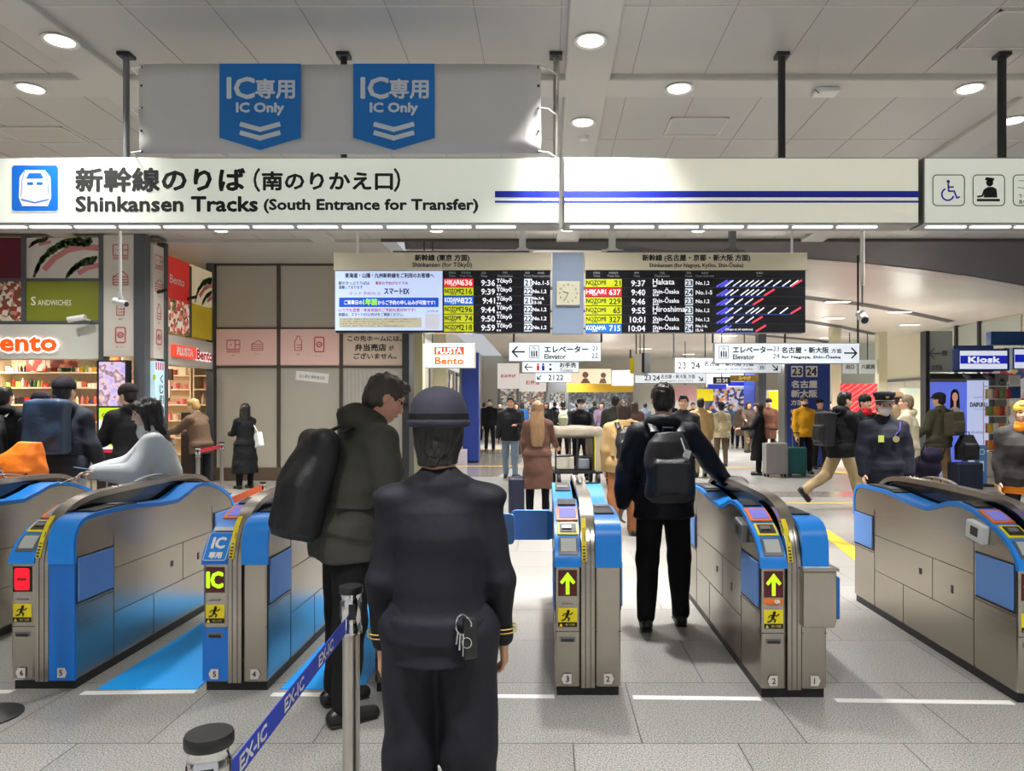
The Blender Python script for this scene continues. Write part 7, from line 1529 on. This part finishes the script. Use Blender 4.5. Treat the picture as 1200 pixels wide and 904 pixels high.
for i, (x, y) in enumerate(NEAR):
    onrib = any(abs(x-c) < .22 for c in RIBS) or any(c < y < c+.38 for c in CR); zc = ZC if onrib else ZC+.055
    vis = 0 <= wx(0, 1) or True
    if proto is None:
        proto = thing('ceiling_downlight', 'x', 'ceiling light', (x, y, zc), 0, 'round downlights in the near ceiling')
        MB().lathe((0, 0, 0), [(.105, 0), (.135, -.004), (.14, -.012), (.125, -.016), (.112, -.008)], 28).build('trim_ring', ringm, proto, smooth=True)
        MB().lathe((0, 0, -.006), [(.001, 0), (.11, 0), (.105, -.004), (.001, -.009)], 24).build('lens', lens, proto, smooth=True); r = proto
    else: r = dup(proto, (x, y, zc))
    px = VX+FPX*x/max(y, .1); py = VY-(zc-EYE)*FPX/max(y, .1); 
    where = {(-4.0, 5.96): 'large round downlight high at the upper left above the banner pole', (.36, 5.96): 'large round downlight right of the IC banner', (.38, 7.68): 'round downlight just above the sign, next to the right banner pole',
             (4.9, 7.63): 'round downlight at the right picture edge behind the black pole', (-4.88, 6.86): 'round downlight lowest at the upper left edge', (1.25, 6.86): 'round downlight above the blank sign panel', (4.0, 6.86): 'round downlight left of the rightmost black pole',
             (-4.0, 12.3): 'small bright downlight seen under the sign at left, above the wall panels', (.35, 12.4): 'small bright downlight seen under the sign above the clock', (4.8, 12.3): 'small bright downlight seen under the sign beside the camera rod'}
    r['label'] = where.get((x, y), 'round ceiling downlight outside the picture')
    if not (0 < px < 1200 and 0 < py < 270): r['label'] = 'round ceiling downlight hidden by the signs or outside the picture'
    lo = bpy.data.objects.new('downlight_lamp', dA if y < 9 else dA2); col.objects.link(lo); lo.parent = r; lo.location = (0, 0, -.03)
FAR = [(-1.5, 17), (2.8, 17), (8.1, 20.2), (10.9, 22.4), (.5, 22), (5, 23), (9.5, 24), (13, 26), (-1.5, 28), (3, 29), (7.5, 30), (12, 31), (0, 36), (5, 37), (10, 37), (1, 41), (8, 41)]
proto = None
for i, (x, y) in enumerate(FAR):
    if proto is None:
        proto = thing('ceiling_strip_light', 'pale strip light recessed in the far vaulted ceiling', 'ceiling light', (x, y, ZV-.02), 0, 'strip lights in the far ceiling')
        MB().box(-.36, .36, -.12, .12, -.01, .012).build('trim_ring', ringm, proto); MB().box(-.32, .32, -.09, .09, -.016, -.008).build('lens', lens, proto); r = proto
    else: r = dup(proto, (x, y, ZV-.02))
    lo = bpy.data.objects.new('strip_lamp', dB); col.objects.link(lo); lo.parent = r; lo.location = (0, 0, -.04)
for x, y in ((0, 19), (6, 19.5), (11, 22), (1, 27), (8, 28), (12, 31), (3, 36), (9, 37)):  # added point lights without fixtures, to brighten the far vault
    d = bpy.data.lights.new('vault_fill', 'POINT'); d.energy = 55; d.shadow_soft_size = .5; d.color = (1, .96, .9); o = bpy.data.objects.new('vault_fill', d); col.objects.link(o); o.location = (x, y, 3.0)
# light inside the shop
for x, y in ((-11.5, 14.6), (-8.7, 14.6), (-9.8, 16.4)):
    d = bpy.data.lights.new('shop_lamp', 'AREA'); d.shape = 'DISK'; d.size = .5; d.energy = 70; d.color = (1, .82, .6); o = bpy.data.objects.new('shop_lamp', d); col.objects.link(o); o.location = (x, y, 2.75)

cam = bpy.data.cameras.new('camera'); cam.sensor_fit = 'HORIZONTAL'; cam.sensor_width = 36.0; cam.lens = FPX/1200*36
cam.shift_x = -(VX-600)/1200; cam.shift_y = (VY-452)/1200; cam.clip_start = .05; cam.clip_end = 200
c = bpy.data.objects.new('camera', cam); col.objects.link(c); c.location = (0, 0, EYE); c.rotation_euler = (R(90), 0, 0); scene.camera = c
scene.view_settings.view_transform = 'Standard'; scene.view_settings.look = 'None'; scene.view_settings.exposure = 0.14; scene.view_settings.gamma = 1.0; scene.view_settings.use_curve_mapping = False
scene.cycles.use_denoising = True; scene.cycles.max_bounces = 8; scene.cycles.sample_clamp_indirect = 6
